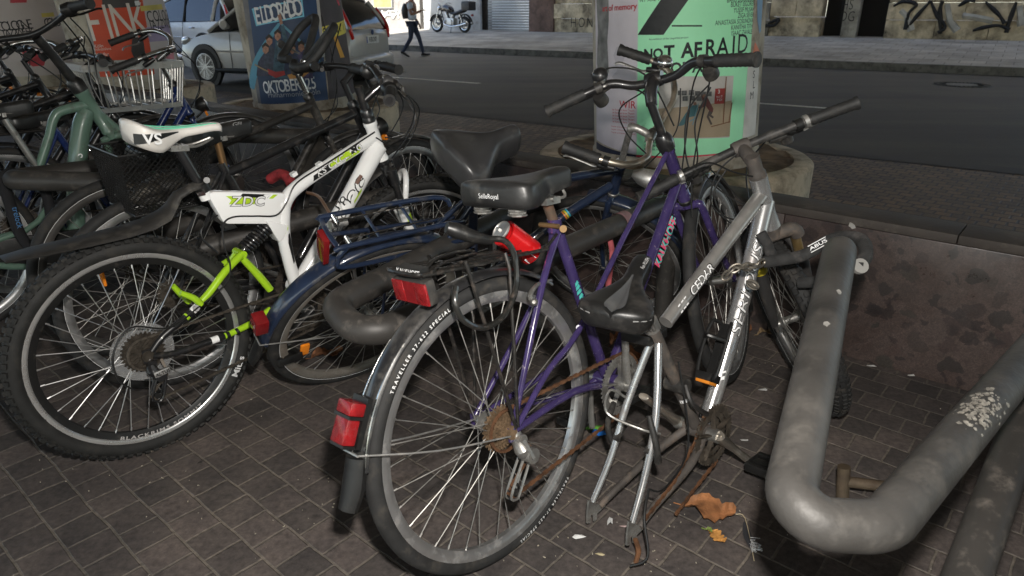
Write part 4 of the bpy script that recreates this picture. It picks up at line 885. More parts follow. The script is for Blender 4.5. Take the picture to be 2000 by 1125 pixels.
    def side(t0, t1, z0_, z1_, m, nm, n=14, off=1.04, z1b=None):
        q = MB(); vs = []; fs = []
        for i in range(n + 1):
            t = lerp(t0, t1, i / n); w__ = wf(t) * off; c = tail + ax * t; zz = lerp(z1_, z1b if z1b is not None else z1_, i / n)
            vs += [c - YL * (w__ + .001) + up * lerp(-.022, -.05, z0_), c - YL * (w__ + .0015) + up * lerp(-.022, -.05, zz)]
        for i in range(n): fs.append((2 * i, 2 * i + 2, 2 * i + 3, 2 * i + 1))
        q.add(vs, fs); return b.part(nm, q, m, o, ang=60)
    side(.03, .50, .0, 1.0, DEC, "saddle_panel", off=1.01, z1b=.1)
    q = MB(); add_text(q, "VS", .030, flat_fn(tail + ax * .17 - YL * (wf(.17) * 1.02 + .004) + up * -.036, ax * 1 - YL * .0, up), bold=.02, sx=1.1); b.part("saddle_lettering", q, WTXT, o, ang=0)
    q = MB(); MINT = mat("mint_trim", (.14, .55, .36), .4)
    for sd_ in (-1, 1): q.tube([tail + ax * t + YL * sd_ * wf(t) * .62 + up * (-.004 - .010 * math.sin(math.pi * min(1, t * 1.15)) + .012 * max(0, 1 - t * 3) ** 2) for t in [i / 14 * .86 + .06 for i in range(15)]], .0028, 6)
    b.part("saddle_trim", q, MINT, o)
    q = MB()
    for i in range(24): pass
    # clip-on mudguards
    rg = []
    for (x, y, wd, dr) in ((400, 363, .018, .02), (372, 370, .022, .018), (348, 384, .026, .018), (336, 406, .034, .02), (322, 424, .05, .024), (290, 440, .058, .02), (240, 455, .062, .016), (160, 473, .062, .012), (70, 492, .056, .008), (4, 507, .040, .003)):
        rg.append((P(x, y), wd, dr))
    rings = []
    for i, (c, wd, dr) in enumerate(rg):
        t = (rg[min(i + 1, len(rg) - 1)][0] - rg[max(i - 1, 0)][0]).normalized(); nn = t.cross(YL).normalized(); nn = nn if nn.z > 0 else -nn
        rings.append([c + YL * wd * math.sin(a) + nn * (dr * math.cos(a)) for a in [j / 8 * math.pi - math.pi / 2 for j in range(9)]] + [c + YL * wd * .9 * math.sin(a) + nn * (dr * math.cos(a) * .8 - .003) for a in [math.pi / 2 - j / 8 * math.pi for j in range(9)]])
    q = MB(); q.loft(rings); b.part("mudguard", q, DUSTB, ang=60)
    # front end
    lower = []
    q = MB(); M_ = fr.M; s, f, c = fr.s, fr.f, fr.c; up_ = fr.hb - s * .035
    q.tube([fr.hb + s * .005, up_], .024, 14); q.tube([up_ + YL * .062 - s * .012, up_ + YL * .035 + s * .004, up_ - YL * .035 + s * .004, up_ - YL * .062 - s * .012], [.016, .019, .019, .016], 12, 4)
    for sd_ in (-1, 1):
        t0 = up_ + YL * sd_ * .062 + f * .012; q.cyl(t0 + s * .012, t0 - s * .045, .0185, 16)
    fk = b.part("fork", q, BLKM, None, M_)
    q = MB()
    for sd_ in (-1, 1): t0 = up_ + YL * sd_ * .062 + f * .012; q.cyl(t0 - s * .04, t0 - s * .13, .0128, 16)
    b.part("fork_stanchion", q, BLKM, fk, M_)
    q = MB()
    for sd_ in (-1, 1):
        t0 = up_ + YL * sd_ * .062 + f * .012; e = c + YL * sd_ * .058; q.tube([t0 - s * .125, t0 - s * .22, e], [.021, .0195, .012], 16, 4)
        q.box(e, (.03, .008, .04), f, s)
    q.tube([up_ + YL * .062 + f * .018 - s * .14, up_ + YL * .05 + f * .05 - s * .06, up_ + f * .065 - s * .035, up_ - YL * .05 + f * .05 - s * .06, up_ - YL * .062 + f * .018 - s * .14], .011, 10, 5); b.part("fork_lower", q, WHP, fk, M_)
    q = MB()
    for sd_ in (-1, 1): t0 = up_ + YL * sd_ * .062 + f * .012; q.cyl(t0 - s * .115, t0 - s * .135, .0222, 16)
    b.part("fork_seal", q, BLKP, fk, M_)
    for dz, m in ((.165, DECL), (.27, DEC), (.30, DECL)):
        q = MB(); t0 = up_ - YL * .062 + f * .012; q.tube([t0 - s * dz, t0 - s * (dz + .026)], .0212 - .02 * (dz - .12), 16); b.part("decal", q, m, fk, M_)
    wheel(b, c, .335, .0245, M_, RUBC, spk=SPK, rimw=.030, rimh=.012, rim=MAT["bright_rim"], inner=BLKP, knobs=True, sr=.0014, hubm=BLKP)
    # front clip-on guard
    rings = []
    for (ff, ss, wd, dr) in ((.03, -.02, .03, .012), (-.06, -.045, .05, .016), (-.17, -.10, .058, .015), (-.27, -.19, .055, .012), (-.335, -.29, .045, .006)):
        cc = fr.hb + f * ff + s * ss; rings.append([cc + YL * wd * math.sin(a) + (s * .85 - f * .5) * dr * math.cos(a) for a in [j / 8 * math.pi - math.pi / 2 for j in range(9)]] + [cc + YL * wd * .9 * math.sin(a) + (s * .85 - f * .5) * (dr * math.cos(a) * .8 - .003) for a in [math.pi / 2 - j / 8 * math.pi for j in range(9)]])
    q = MB(); q.loft(rings); b.part("mudguard", q, DUSTB, None, M_, ang=60)
    cup(fr, BLKP); H = fr.H
    q = MB(); q.tube([H(0, 0, .02), H(0, 0, .125)], .0145, 16); q.lathe(H(0, 0, .02), s, [(.022, 0), (.022, .02), (.017, .028)], 18)
    q.tube([H(0.005, 0, .075), H(.085, 0, .112)], .0135, 14); q.lathe(H(.088, .022, .114), -YL, [(.0205, 0), (.0205, .044)], 18); b.part("stem", q, BLKM, None, M_)
    q = MB(); bc = H(.088, 0, .114); bend = lambda l, u, bk: bc + YL * l + s * u - f * bk
    q.tube([bend(.31, .012, .05), bend(.19, .012, .02), bend(.12, .03, .005), bend(.05, .0, 0), bend(-.05, .0, 0), bend(-.12, .03, .005), bend(-.19, .012, .02), bend(-.295, .012, .05)], .0115, 14, 6); b.part("handlebar", q, BLKM, None, M_)
    for sd_ in (1, -1):
        grip(fr, bend(sd_ * .185, .012, .02), bend(sd_ * .29, .012, .048), r=.0175)
        q = MB(); q.lathe(bend(sd_ * .175, .012, .018), YL * sd_, [(.014, -.035), (.024, -.028), (.026, 0), (.020, .012)], 20); b.part("shifter", q, BLKP, None, M_)
        brakelever(fr, bend(sd_ * .145, .037, .01), YL * sd_ - f * .15, f * .8 - s * .6, CHR, BLKM, .12)
    q = MB()
    for pts in ([H(.1, -.14, .13), H(.15, -.08, .02), H(.10, -.02, -.08), P(738, 262, -.03) if False else H(.03, -.03, -.06)], [H(.1, -.13, .12), H(.17, -.05, .0), H(.08, -.03, -.12), H(.0, -.03, -.05)], [H(.1, .14, .13), H(.14, .04, .02), H(.05, -.02, -.06)], [H(.1, .10, .12), H(.16, .0, -.03), H(.04, .03, -.16)]): q.tube(pts, .0025, 6, 8)
    b.part("cable", q, CAB, None, M_)
    q = MB(); q.tube([H(-.01, -.028, -.03), P(640, 318, -.024), P(580, 357, -.027), P(560, 395, -.03), P(540, 420, -.03), P(500, 422, -.024), P(455, 424, -.022), P(436, 440, -.03), P(438, 480, -.05), P(450, 520, -.055), P(440, 555, -.06), P(390, 598, -.07), P(330, 640, -.09), P(255, 640, -.11), P(222, 690, -.12), P(230, 740, -.12), P(262, 762, -.11)], .0026, 6, 6)
    q.tube([P(425, 420, -.02), P(395, 445, -.035), P(398, 470, -.04), P(425, 495, -.04)], .0026, 6, 6); q.tube([P(395, 468, -.04), P(425, 494, -.04)], .0033, 6); b.part("cable", q, CAB)
    q = MB(); q.box(P(625, 335, -.012) + V((0, 0, .024)), (.018, .02, .012), P(650, 318) - P(625, 335)); b.part("cable_clip", q, WHP, fm); q = MB(); q.box(P(575, 352, -.012) + V((0, 0, .02)), (.018, .02, .012), P(650, 318) - P(625, 335)); b.part("cable_clip", q, WHP, fm)
    return b
fr_white = []
BW = b_white()
# ============================================================ purple trekking bike
PUR = mat("purple_paint", (.036, .025, .086), .2, var=.2, scale=30, dirt=(.22, .18, .20), damt=.1, dscale=60, coat=.4)
TURQ = mat("decal_turquoise", (.06, .40, .35), .4); PINK = mat("decal_pink", (.55, .06, .14), .4)
GUARD = mat("dark_mudguard", (.016, .016, .017), .3, var=.2, scale=9, dirt=(.085, .08, .072), damt=.48, dscale=10, coat=.4)
RACKB = mat("black_rack_wire", (.014, .013, .012), .4, .2, var=.2, dirt=(.07, .055, .045), damt=.36, dscale=40, coat=.2)
fr_pur = []
def b_purple():
    b = Bike("purple mixte trekking bike with rusty cassette, black wire carrier and worn wide saddle", (-.045, 1.363, .350), 46, -7.9, .352); P = b.P; z0 = b.hub
    w_ = wheel(b, z0, .352, .0185, tyre=RUB, rim=RIMS, spk=SPKD, rimw=.027, rimh=.020, ns=96, sr=.0013)
    cassette(b, w_, z0, m=SPRO, rmax=.058, rmin=.026)
    for a0, tx in ((.62, "TRAVELLER 37-622 SPECIAL"), (3.55, "TRAVELLER 37-622 SPECIAL")):
        q = MB(); f = ring_fn(z0, -YL, (0, 0, 1), .333, .0196, 0); add_text(q, tx, .0085, lambda x, y, a0=a0: ring_fn(z0, -YL, (0, 0, 1), .334, .0193, a0)(x, y), bold=.012, space=1.55, sx=1.0); b.part("tyre_lettering", q, WTXT, w_, ang=0)
    ht, hb = P(1303, 290), P(1338, 388); ht.y = hb.y = 0
    fr = Front(b, ht, hb, 17, .40, .05); fr_pur.append(fr)
    bb = P(1186, 742); bb.y = 0; cl = P(1083, 437); cl.y = 0
    q = headtube(b, fr, PUR, .0185)
    q.tube([cl + V((0, 0, .01)), bb], .0145, 14); q.tube([P(1325, 350), bb + V((.01, 0, .01))], .0162, 14)
    q.cyl(bb - YL * .036, bb + YL * .036, .022, 18)
    ax = V((.012, 0, 0))
    for sd in (-1, 1):
        q.tube([P(1302, 300, sd * .014), P(1215, 470, sd * .026), P(1130, 646, sd * .034), P(1070, 725, sd * .05), z0 + ax + YL * sd * .063], [.008, .008, .008, .0078, .007], 10, 3)
        q.tube([cl + V((.004, sd * .012, -.012)), P(1058, 560, sd * .045), z0 + V((.004, sd * .063, .006))], [.0085, .009, .007], 10, 3)
        q.tube([bb + V((-.02, sd * .025, .0)), P(1120, 765, sd * .045), z0 + ax + YL * sd * .063], [.0115, .0105, .008], 10, 3)
        q.box(z0 + V((.006, sd * .063, -.004)), (.034, .005, .036), (1, 0, 0))
    q.tube([P(1130, 640, -.034), P(1130, 640, .034)], .007, 8); q.tube([P(1062, 545, -.045), P(1062, 545, .045)], .007, 8); q.cyl(cl + V((0, 0, -.02)), cl + V((0, 0, .012)), .0185, 16)
    fm = b.part("frame", q, PUR)
    q = MB(); q.cyl(cl + V((-.02, -.03, 0)), cl + V((-.02, .03, 0)), .006, 10); q.cyl(P(1100, 447, -.04), P(1100, 447, -.01), .009, 12); b.part("seat_clamp", q, mat("brass", (.16, .10, .045), .6, .6, var=.3), fm)
    sd = V((-.3, -1, .2)); A, B_ = P(1268, 545), P(1322, 400)
    f = tube_fn(A, B_, .0166, sd, .48); q = MB(); add_text(q, "KALKHOFF", .024, f, bold=.05, sx=.95, shear=.15); b.part("decal", q, PINK, fm, ang=0)
    f = tube_fn(A, B_, .0169, sd, .49); q = MB(); add_text(q, "KALKHOFF", .024, f, bold=.018, sx=.95, shear=.15); b.part("decal", q, TURQ, fm, ang=0)
    A, B_ = P(1150, 630), P(1100, 495); f = tube_fn(A, B_, .0149, sd, .5); q = MB()
    for k, (x, s_) in enumerate([(-.03, .8), (-.018, 1.), (-.004, 1.2), (.010, 1.0), (.022, .8)]): q.add([f(x, -.006 * s_), f(x + .010, -.002), f(x + .004, .008 * s_), f(x - .006, .010 * s_), f(x - .002, .001)], [(0, 1, 2, 3, 4)])
    b.part("decal", q, TURQ, fm, ang=0)
    q = MB(); q.add([f(-.042, -.006), f(-.034, .002), f(-.038, .01), f(-.046, .006)], [(0, 1, 2, 3)]); b.part("decal", q, PINK, fm, ang=0)
    # mudguard, lights
    arcfender(b, z0, .372, rad(52), rad(170), .052, GUARD, drop=.45)
    q = MB()
    for sd_ in (-1, 1): q.tube([z0 + V((math.cos(a) * .3655, sd_ * .0225, math.sin(a) * .3655)) for a in [rad(128) + i * rad(40) / 20 for i in range(21)]], .0026, 6)
    b.part("mudguard_trim", q, CHR)
    q = MB(); a = rad(170); d = V((math.cos(a), 0, math.sin(a))); t = V((math.sin(a) * -1, 0, math.cos(a)))
    q.tube([z0 + d * .370 - t * .03, z0 + d * .378 + t * .03, z0 + d * .392 + t * .075], [.024, .027, .022], 10, 3, flat=.85); b.part("mud_flap", q, BLKP)
    q = MB()
    for sd_ in (-1, 1): q.tube([z0 + V((-.01, sd_ * .068, -.004)), z0 + V((-.2, sd_ * .05, .045)), z0 + V((math.cos(rad(164)) * .385, sd_ * .022, math.sin(rad(164)) * .385))], .0022, 6, 3)
    q.tube([z0 + V((math.cos(rad(164)) * .385, -.024, math.sin(rad(164)) * .385)), z0 + V((math.cos(rad(164)) * .385, .024, math.sin(rad(164)) * .385))], .003, 6); b.part("mudguard_stay", q, ALU)
    a = rad(153); d = V((math.cos(a), 0, math.sin(a))); t = V((math.sin(a), 0, -math.cos(a))); c = z0 + d * .398 + V((0, 0, .01))
    q = MB(); q.box(c + t * .006, (.034, .048, .026), d, t); tl = b.part("tail_light", q, REDL, bevel=.004)
    q = MB(); q.box(c - t * .038 + d * .001, (.030, .044, .052), d, t, .96); b.part("tail_light_lens", q, REDL, tl, bevel=.004)
    q = MB(); q.box(c - t * .010 + d * -.002, (.038, .052, .006), d, t); q.box(c - t * .02 - d * .022, (.012, .05, .10), d, t); q.box(c - t * .067, (.026, .046, .006), d, t); b.part("tail_light_housing", q, BLKP, tl)
    # carrier
    q = MB(); zt = P(800, 528).z
    rx0, rx1 = P(782, 522).x, P(1052, 490).x; z1 = P(1040, 488).z
    def rp(x, y): return V((x, y, lerp(zt, z1, (x - rx0) / (rx1 - rx0))))
    q.tube([rp(rx1, .03), rp(rx0 + .05, .056), rp(rx0 + .01, .05), rp(rx0, .03), rp(rx0, -.03), rp(rx0 + .01, -.05), rp(rx0 + .05, -.056), rp(rx1, -.03)], .0046, 8, 4)
    for k in (-.028, .0, .028): q.tube([rp(rx0 + .004, k), rp(rx0 + .15, k), rp(rx1 - .06, k * .8)], .0033, 6)
    for x in (.05, .13, .20): q.tube([rp(rx0 + x, -.055), rp(rx0 + x, .055)], .0036, 6)
    for sd_ in (-1, 1):
        q.tube([rp(rx0 + .12, sd_ * .055), rp(rx0 + .125, sd_ * .062) + V((0, 0, -.02)), z0 + V((.006, sd_ * .072, .012))], .0044, 8, 2); q.tube([rp(rx0 + .235, sd_ * .045), rp(rx0 + .24, sd_ * .06) + V((0, 0, -.02)), z0 + V((.012, sd_ * .072, .012))], .0044, 8, 2)
        q.tube([rp(rx1 - .01, sd_ * .03), cl + V((-.02, sd_ * .022, -.02))], .004, 8)
    rk = b.part("carrier", q, RACKB)
    # the sprung bag clip of the carrier and its loose rubber strap ends
    q = MB()
    for k, (dz, sh) in enumerate(((.010, .0), (.018, .012), (.014, -.014), (.022, .004))):
        q.tube([rp(rx0 + .03, -.045 + sh) + V((0, 0, dz * .3)), rp(rx0 + .07, -.03 + sh) + V((0, 0, dz)), rp(rx0 + .15, .0 + sh) + V((0, 0, dz)), rp(rx0 + .22, .035 + sh) + V((0, 0, dz * .6))], .0035, 6, 5)
    b.part("carrier_spring_clip", q, RACKB, rk)
    q = MB(); c = rp(rx0 + .02, -.012) + V((0, 0, -.036)); q.box(c, (.026, .105, .054), (1, 0, .12), (0, 0, 1)); bx = b.part("carrier_reflector", q, DUSTB, rk, bevel=.006)
    for sd_ in (-1, 1): q = MB(); q.box(c + V((-.013, sd_ * .036, -.002)), (.006, .036, .046), (1, 0, .12)); b.part("reflector_lens", q, REDL, bx, bevel=.002)
    q = MB(); q.box(c + V((-.0125, 0, -.002)), (.005, .034, .046), (1, 0, .12)); b.part("reflector_lens", q, REDD, bx)
    q = MB(); q.box(c + V((.0, 0, .038)), (.022, .075, .020), (1, 0, .12)); b.part("name_plate", q, BLKP, bx)
    q = MB(); add_text(q, "KALKHOFF", .011, flat_fn(c + V((-.0125, 0, .039)), -YL, (0, 0, 1)), bold=.02); b.part("name_lettering", q, WTXT, bx, ang=0)
    # coiled cable lock hanging from the carrier
    q = MB(); q.tube([P(885, 448, -.02), P(905, 458, -.03), P(950, 466, -.05), P(985, 470, -.07), P(1005, 500, -.085), P(1008, 560, -.09), P(985, 615, -.09), P(945, 640, -.088), P(905, 625, -.085), P(888, 590, -.08), P(890, 560, -.07)], .0068, 9, 8); lk = b.part("cable_lock", q, mat("lock_cable", (.012, .012, .011), .3, coat=.5, dirt=(.08, .06, .05), damt=.3, dscale=60))
    q = MB(); q.tube([P(872, 444, -.012), P(890, 450, -.02), P(925, 462, -.04), P(960, 470, -.05)], [.012, .017, .014, .009], 14, 4); b.part("lock_barrel", q, BLKP, lk)
    # rim brake
    for sd_ in (-1, 1):
        q = MB(); q.tube([P(1045, 590, sd_ * .055), P(1035, 578, sd_ * .055), P(1050, 556, sd_ * .045), P(1076, 548, sd_ * .012)], [.008, .007, .005, .0045], 8, 4); q.tube([P(1043, 590, sd_ * .03), P(1043, 590, sd_ * .068), P(1043, 590, sd_ * .073)], [.009, .009, .004], 12); b.part("brake_arm", q, ALUD)
    # drivetrain
    p1, p2 = derailleur(b, z0 + V((.012, 0, .0)), -2.0, ALUD, ALUD, .095, big=1.25)
    crankset(b, bb, rad(95), .17, ALUD, .088, ALUD)
    chainloop(b, z0, .050, bb, .088, m=RUST, jockey=(p1, p2))
    # seat
    q = MB(); q.tube([cl, P(1064, 385)], .0128, 14); b.part("seat_post", q, mat("rusty_seat_post", (.10, .075, .055), .6, .5, var=.3, scale=20, dirt=(.12, .035, .012), damt=.55, dscale=25))
    tail, nose = P(942, 352), P(1104, 322)
    o, wf, up = saddle(b, tail, nose, .215, .058, .06, .046, SADW, crown=.016, sag=.006, k0=.10, k1=.72); saddle_rails(b, tail, nose, P(1063, 388), up, True, o)
    q = MB(); add_text(q, "SelleRoyal", .011, flat_fn(tail - (nose - tail).normalized() * .0055 - up * .034 + YL * -.02, -YL, up), bold=.0); b.part("saddle_lettering", q, WTXT, o, ang=0)
    # front end
    cup(fr, BLKP); M_ = fr.M; H = fr.H; s, f = fr.s, fr.f
    fork(fr, PUR, .352, .05, .0125, .03, bend=.05)
    fw = wheel(b, fr.c, .352, .0185, M_, RUB, spk=SPKD, rimw=.026, stripe=WTXT)
    arcfender(b, fr.c, .372, rad(-35), rad(125), .052, GUARD, M_)
    for sd_ in (-1, 1):
        q = MB(); t0 = fr.hb - s * .055 + YL * sd_ * .042; q.tube([t0 - s * .05 + f * .02, t0 - s * .02 + f * .02, t0 + s * .015 + f * .03 + YL * sd_ * .018], [.008, .007, .005], 8, 3); b.part("brake_arm", q, ALU, None, M_)
    q = MB(); q.tube([H(0, 0, .01), H(0, 0, .16)], .0125, 14); q.lathe(H(0, 0, 0), s, [(.024, .0), (.026, .02), (.023, .04), (.016, .05)], 18); q.tube([H(0, 0, .145), H(.03, 0, .172), H(.08, 0, .177)], [.016, .018, .020], 14, 4); q.lathe(H(.085, .024, .177), -YL, [(.020, 0), (.022, .01), (.022, .038), (.020, .048)], 18); b.part("stem", q, BLKM, None, M_)
    bc = H(.085, 0, .192); bar = lambda l, u, bk: bc + YL * l * .92 + s * (u - .025) - f * bk
    q = MB(); q.tube([bar(.32, .045, .10), bar(.20, .045, .05), bar(.13, .035, .01), bar(.06, .006, 0), bar(-.06, .006, 0), bar(-.13, .035, .01), bar(-.20, .045, .05), bar(-.32, .045, .10)], .0125, 14, 6); b.part("handlebar", q, BLKM, None, M_)
    for sd_ in (1, -1):
        grip(fr, bar(sd_ * .205, .045, .052), bar(sd_ * .325, .045, .103), r=.0175)
        brakelever(fr, bar(sd_ * .165, .042, .03), YL * sd_ - f * .42, f * .75 - s * .65, BLKM, DUSTB, .13)
        q = MB(); at = bar(sd_ * .175, .042, .035) - s * .03 + f * .01; q.lathe(at - s * .01, -s * .6 + f * .3, [(.017, -.02), (.021, -.01), (.021, .012), (.013, .02)], 18); b.part("shifter", q, DUSTB, None, M_)
    bell(fr, bar(.15, .042, .02) + s * .012, s, BLKM, ALUD)
    q = MB()
    for pts in ([H(.07, -.17, .19), H(.12, -.12, .08), H(.10, -.06, -.05), H(.02, -.03, -.14), H(-.05, -.02, -.22)], [H(.07, -.15, .2), H(.14, -.08, .10), H(.09, -.02, -.06), H(.05, .0, -.12)], [H(.06, .16, .25), H(.10, .10, .235), H(.10, .02, .18), H(.03, -.03, .05)], [H(.07, .15, .2), H(.13, .06, .12), H(.06, .03, 0)]): q.tube(pts, .0026, 6, 8)
    b.part("cable", q, CAB, None, M_)
    return b
BP = b_purple()
# ============================================================ silver mountain bike without a rear wheel
SIL = mat("silver_frame_paint", (.42, .42, .42), .25, .75, var=.2, scale=8, dirt=(.12, .09, .075), damt=.32, dscale=9)
SILD = mat("scuffed_grey_frame", (.36, .35, .335), .30, .65, var=.3, scale=12, dirt=(.40, .39, .37), damt=.22, dscale=30)
GRIM = mat("grimy_grey_tube", (.085, .075, .068), .65, .3, var=.35, scale=14, dirt=(.16, .12, .09), damt=.4, dscale=22)
fr_sil = []
def b_silver():
    b = Bike("stripped silver mountain bike with no rear wheel standing on its bare dropouts", (.25, 1.37, .055), 41, -8, .055, name="bicycle"); P = b.P; z0 = b.hub
    ht, hb = P(1480, 345), P(1506, 442); ht.y = hb.y = 0
    fr = Front(b, ht, hb, 50, .405, .045); fr_sil.append(fr)
    st_, bb = P(1275, 645), P(1362, 838); st_.y = bb.y = 0
    q = MB(); q.lathe(fr.hb, fr.s, [(.027, 0), (.025, .02), (.023, .05), (.026, (fr.ht - fr.hb).length)], 20)
    q.tube([P(1496, 392), P(1455, 560), P(1388, 795), bb], [.026, .0255, .023, .021], 16, 4); fm = b.part("frame", q, SIL)
    q = MB(); q.tube([P(1488, 380), P(1420, 470), P(1300, 630)], [.0215, .0195, .019], 16, 4); b.part("top_tube", q, SILD, fm)
    q = MB(); q.tube([lerp(st_, bb, -.05), lerp(st_, bb, .3), bb], [.0175, .0165, .017], 14); b.part("seat_tube", q, GRIM, fm)
    q = MB()
    for sd in (-1, 1):
        l0 = z0 + V((0, sd * .066, 0))
        q.tube([lerp(st_, bb, .10) + V((-.012, sd * .012, 0)), lerp(lerp(st_, bb, .1), l0, .38) + V((.004, sd * .022, 0)), lerp(lerp(st_, bb, .1), l0, .68) + V((.008, sd * .012, 0)), l0 + V((.004, 0, .03))], [.0105, .010, .0095, .008], 12, 5)
    b.part("seat_stays", q, SIL, fm)
    q = MB()
    for sd in (-1, 1):
        l0 = z0 + V((0, sd * .066, 0)); q.tube([bb + V((-.012, sd * .028, -.004)), lerp(bb, l0, .3) + V((0, sd * .035, -.006)), lerp(bb, l0, .75) + V((0, sd * .012, 0)), l0 + V((.03, 0, .004))], [.0125, .0115, .010, .009], 12, 5)
    q.cyl(bb - YL * .037, bb + YL * .037, .023, 18); b.part("chainstays", q, GRIM, fm)
    for sd in (-1, 1):
        q = MB(); l0 = z0 + V((0, sd * .066, 0)); q.prism([l0 + V(v) for v in ((-.010, 0, .040), (.010, 0, .036), (.018, 0, .012), (.05, 0, .012), (.05, 0, -.004), (.016, 0, -.010), (.014, 0, -.026), (.004, 0, -.028), (.004, 0, -.006), (-.006, 0, -.004), (-.012, 0, -.024), (-.022, 0, -.02), (-.018, 0, .01))], YL, .006); b.part("dropout", q, ALUD, fm)
    q = MB(); l0 = z0 + V((0, -.076, 0)); q.tube([l0 + V((0, 0, -.01)), l0 + V((.006, -.004, -.045)), l0 + V((-.01, -.006, -.07))], [.006, .007, .006], 8, 3); b.part("derailleur_hanger", q, RUST, fm)
    # paint marks
    sd = V((-.35, -1, .25)); A, B_ = P(1300, 630), P(1488, 380)
    q = MB(); add_text(q, "CEDAR", .022, tube_fn(A, B_, .0204, sd, .30), bold=.045, sx=1.15, shear=.2); b.part("decal", q, DEC, fm, ang=0)
    q = MB(); add_text(q, "CEDAR", .022, tube_fn(A, B_, .0208, sd, .30), bold=.004, sx=1.1, shear=.2); b.part("decal", q, WTXT, fm, ang=0)
    q = MB(); f = tube_fn(A, B_, .0205, sd, .12)
    for x in (-.02, -.005, .008): q.add([f(x, -.012), f(x + .010, -.012), f(x + .016, .010), f(x + .006, .010)], [(0, 1, 2, 3)])
    b.part("decal", q, WTXT, fm, ang=0)
    A, B_ = P(1388, 795), P(1496, 392); q = MB(); add_text(q, "SERIOUS", .034, tube_fn(A, B_, .0262, sd, .56), bold=.02, sx=1.5, shear=.25); b.part("decal", q, DEC, fm, ang=0)
    q = MB(); add_text(q, "SERIOUS", .034, tube_fn(A, B_, .0265, sd, .56), bold=-.012, sx=1.5, shear=.25); b.part("decal", q, WTXT, fm, ang=0)
    q = MB(); f = tube_fn(A, B_, .0252, sd, .13)
    for x, w_ in ((-.012, .010), (.008, .006)): q.add([f(x, -.03), f(x + w_, -.03), f(x + w_ + .018, 0), f(x + w_, .03), f(x, .03), f(x + .018, 0)], [(0, 1, 2, 5), (5, 2, 3, 4)])
    b.part("decal", q, WTXT, fm, ang=0)
    # pump and bottle cage on the down tube
    a, c = P(1428, 640), P(1398, 742); n = (c - a).normalized(); up = V((-n.z, 0, n.x)); up = up if up.z > 0 else -up
    o = -up * -.0; cc = lerp(a, c, .5) + V((0, -.02, 0)); q = MB()
    for y in (-.03, .03): q.tube([a + up * .03 + YL * y * .5, a + up * .055 + YL * y, lerp(a, c, .5) + up * .06 + YL * y * 1.15, c + up * .055 + YL * y * .9, c + up * .04], .0055, 8, 5)
    q.tube([lerp(a, c, .3) + up * .055 + YL * .035, lerp(a, c, .3) + up * .10, lerp(a, c, .3) + up * .055 - YL * .035], .007, 8, 5); q.box(lerp(a, c, .5) + up * .028, ((c - a).length * 1.05, .03, .012), n, up); q.box(c + up * .045, (.022, .05, .05), n, up); cg_ = b.part("bottle_cage", q, BLKP)
    q = MB(); q.box(c + up * .045 + n * .014, (.012, .045, .045), n, up); b.part("cage_foot", q, mat("orange_plastic", (.6, .2, .02), .4), cg_, bevel=.004)
    # crank, chainrings, chain
    q = MB(); ringcog(q, bb, .088, -.052); ringcog(q, bb, .068, -.046, False); ringcog(q, bb, .05, -.04, False); b.part("chainring", q, mat("dirty_steel", (.09, .075, .06), .6, .6, var=.4, scale=40))
    crankset(b, bb, rad(-44), .17, mat("polished_crank", (.52, .48, .42), .3, .9, var=.15, dirt=(.2, .15, .1), damt=.3), 0, None, True, True, BLKP, ak=1.45)
    q = MB(); links(q, [bb + V((-.03, -.05, .08)), bb + V((-.086, -.05, .01)), bb + V((-.20, -.065, -.05)), bb + V((-.33, -.075, -.085))]); b.part("chain", q, RUST); q = MB(); links(q, [bb + V((.02, -.05, -.088)), bb + V((-.09, -.055, -.12)), bb + V((-.20, -.07, -.14))]); b.part("chain", q, RUST)
    # rear brake: arms, pads, noodle
    for sd_, dz in ((-1, 0), (1, 0)):
        q = MB(); e = lerp(lerp(st_, bb, .1), z0 + V((0, sd_ * .066, 0)), .46) + V((.0, sd_ * .032, 0)); q.tube([e + V((-.01, sd_ * .01, -.075)), e + V((-.022, sd_ * .016, -.02)), e + V((-.018, sd_ * -.006, .05))], [.010, .008, .007], 10, 4); q.box(e + V((-.005, -sd_ * .012, -.035)), (.055, .012, .014), (1, 0, .8)); b.part("brake_arm", q, DUSTB)
    q = MB(); e = lerp(st_, z0, .42); q.tube([e + V((.0, .03, .03)), e + V((-.04, .045, .06)), e + V((-.05, .05, .0)), e + V((-.02, -.03, -.03)), e + V((.02, -.06, -.05))], .0035, 7, 6); b.part("brake_cable", q, ALUD)
    q = MB(); q.tube([z0 + V((.06, -.075, .10)), z0 + V((.01, -.10, .055)), z0 + V((-.02, -.13, -.02)), z0 + V((-.05, -.10, -.045))], .003, 6, 6); q.tube([lerp(st_, bb, .3) + V((.02, -.02, 0)), lerp(bb, z0, .3) + V((0, -.05, .05)), lerp(bb, z0, .7) + V((0, -.085, .05)), z0 + V((.06, -.075, .10))], .0028, 6, 5); b.part("cable", q, CAB)
    q = MB(); q.cyl(lerp(st_, bb, .52) - V((.0, .03, 0)), lerp(st_, bb, .52) + V((0, .03, 0)), .022, 14); q.tube([lerp(st_, bb, .5) + V((0, -.03, 0)), lerp(st_, bb, .62) + V((-.03, -.055, 0)), lerp(st_, bb, .75) + V((.01, -.055, -.01))], .007, 8, 3); b.part("front_derailleur", q, DUSTB)
    q = MB(); f = tube_fn(st_, bb, .0172, V((-.4, -1, 0)), .66)
    q.add([f(-.008, y) for y in (-.02, -.01, 0, .01, .02)] + [f(.004, y) for y in (-.02, -.01, 0, .01, .02)], [(i, i + 1, i + 6, i + 5) for i in range(4)]); b.part("decal", q, WTXT, fm, ang=0)
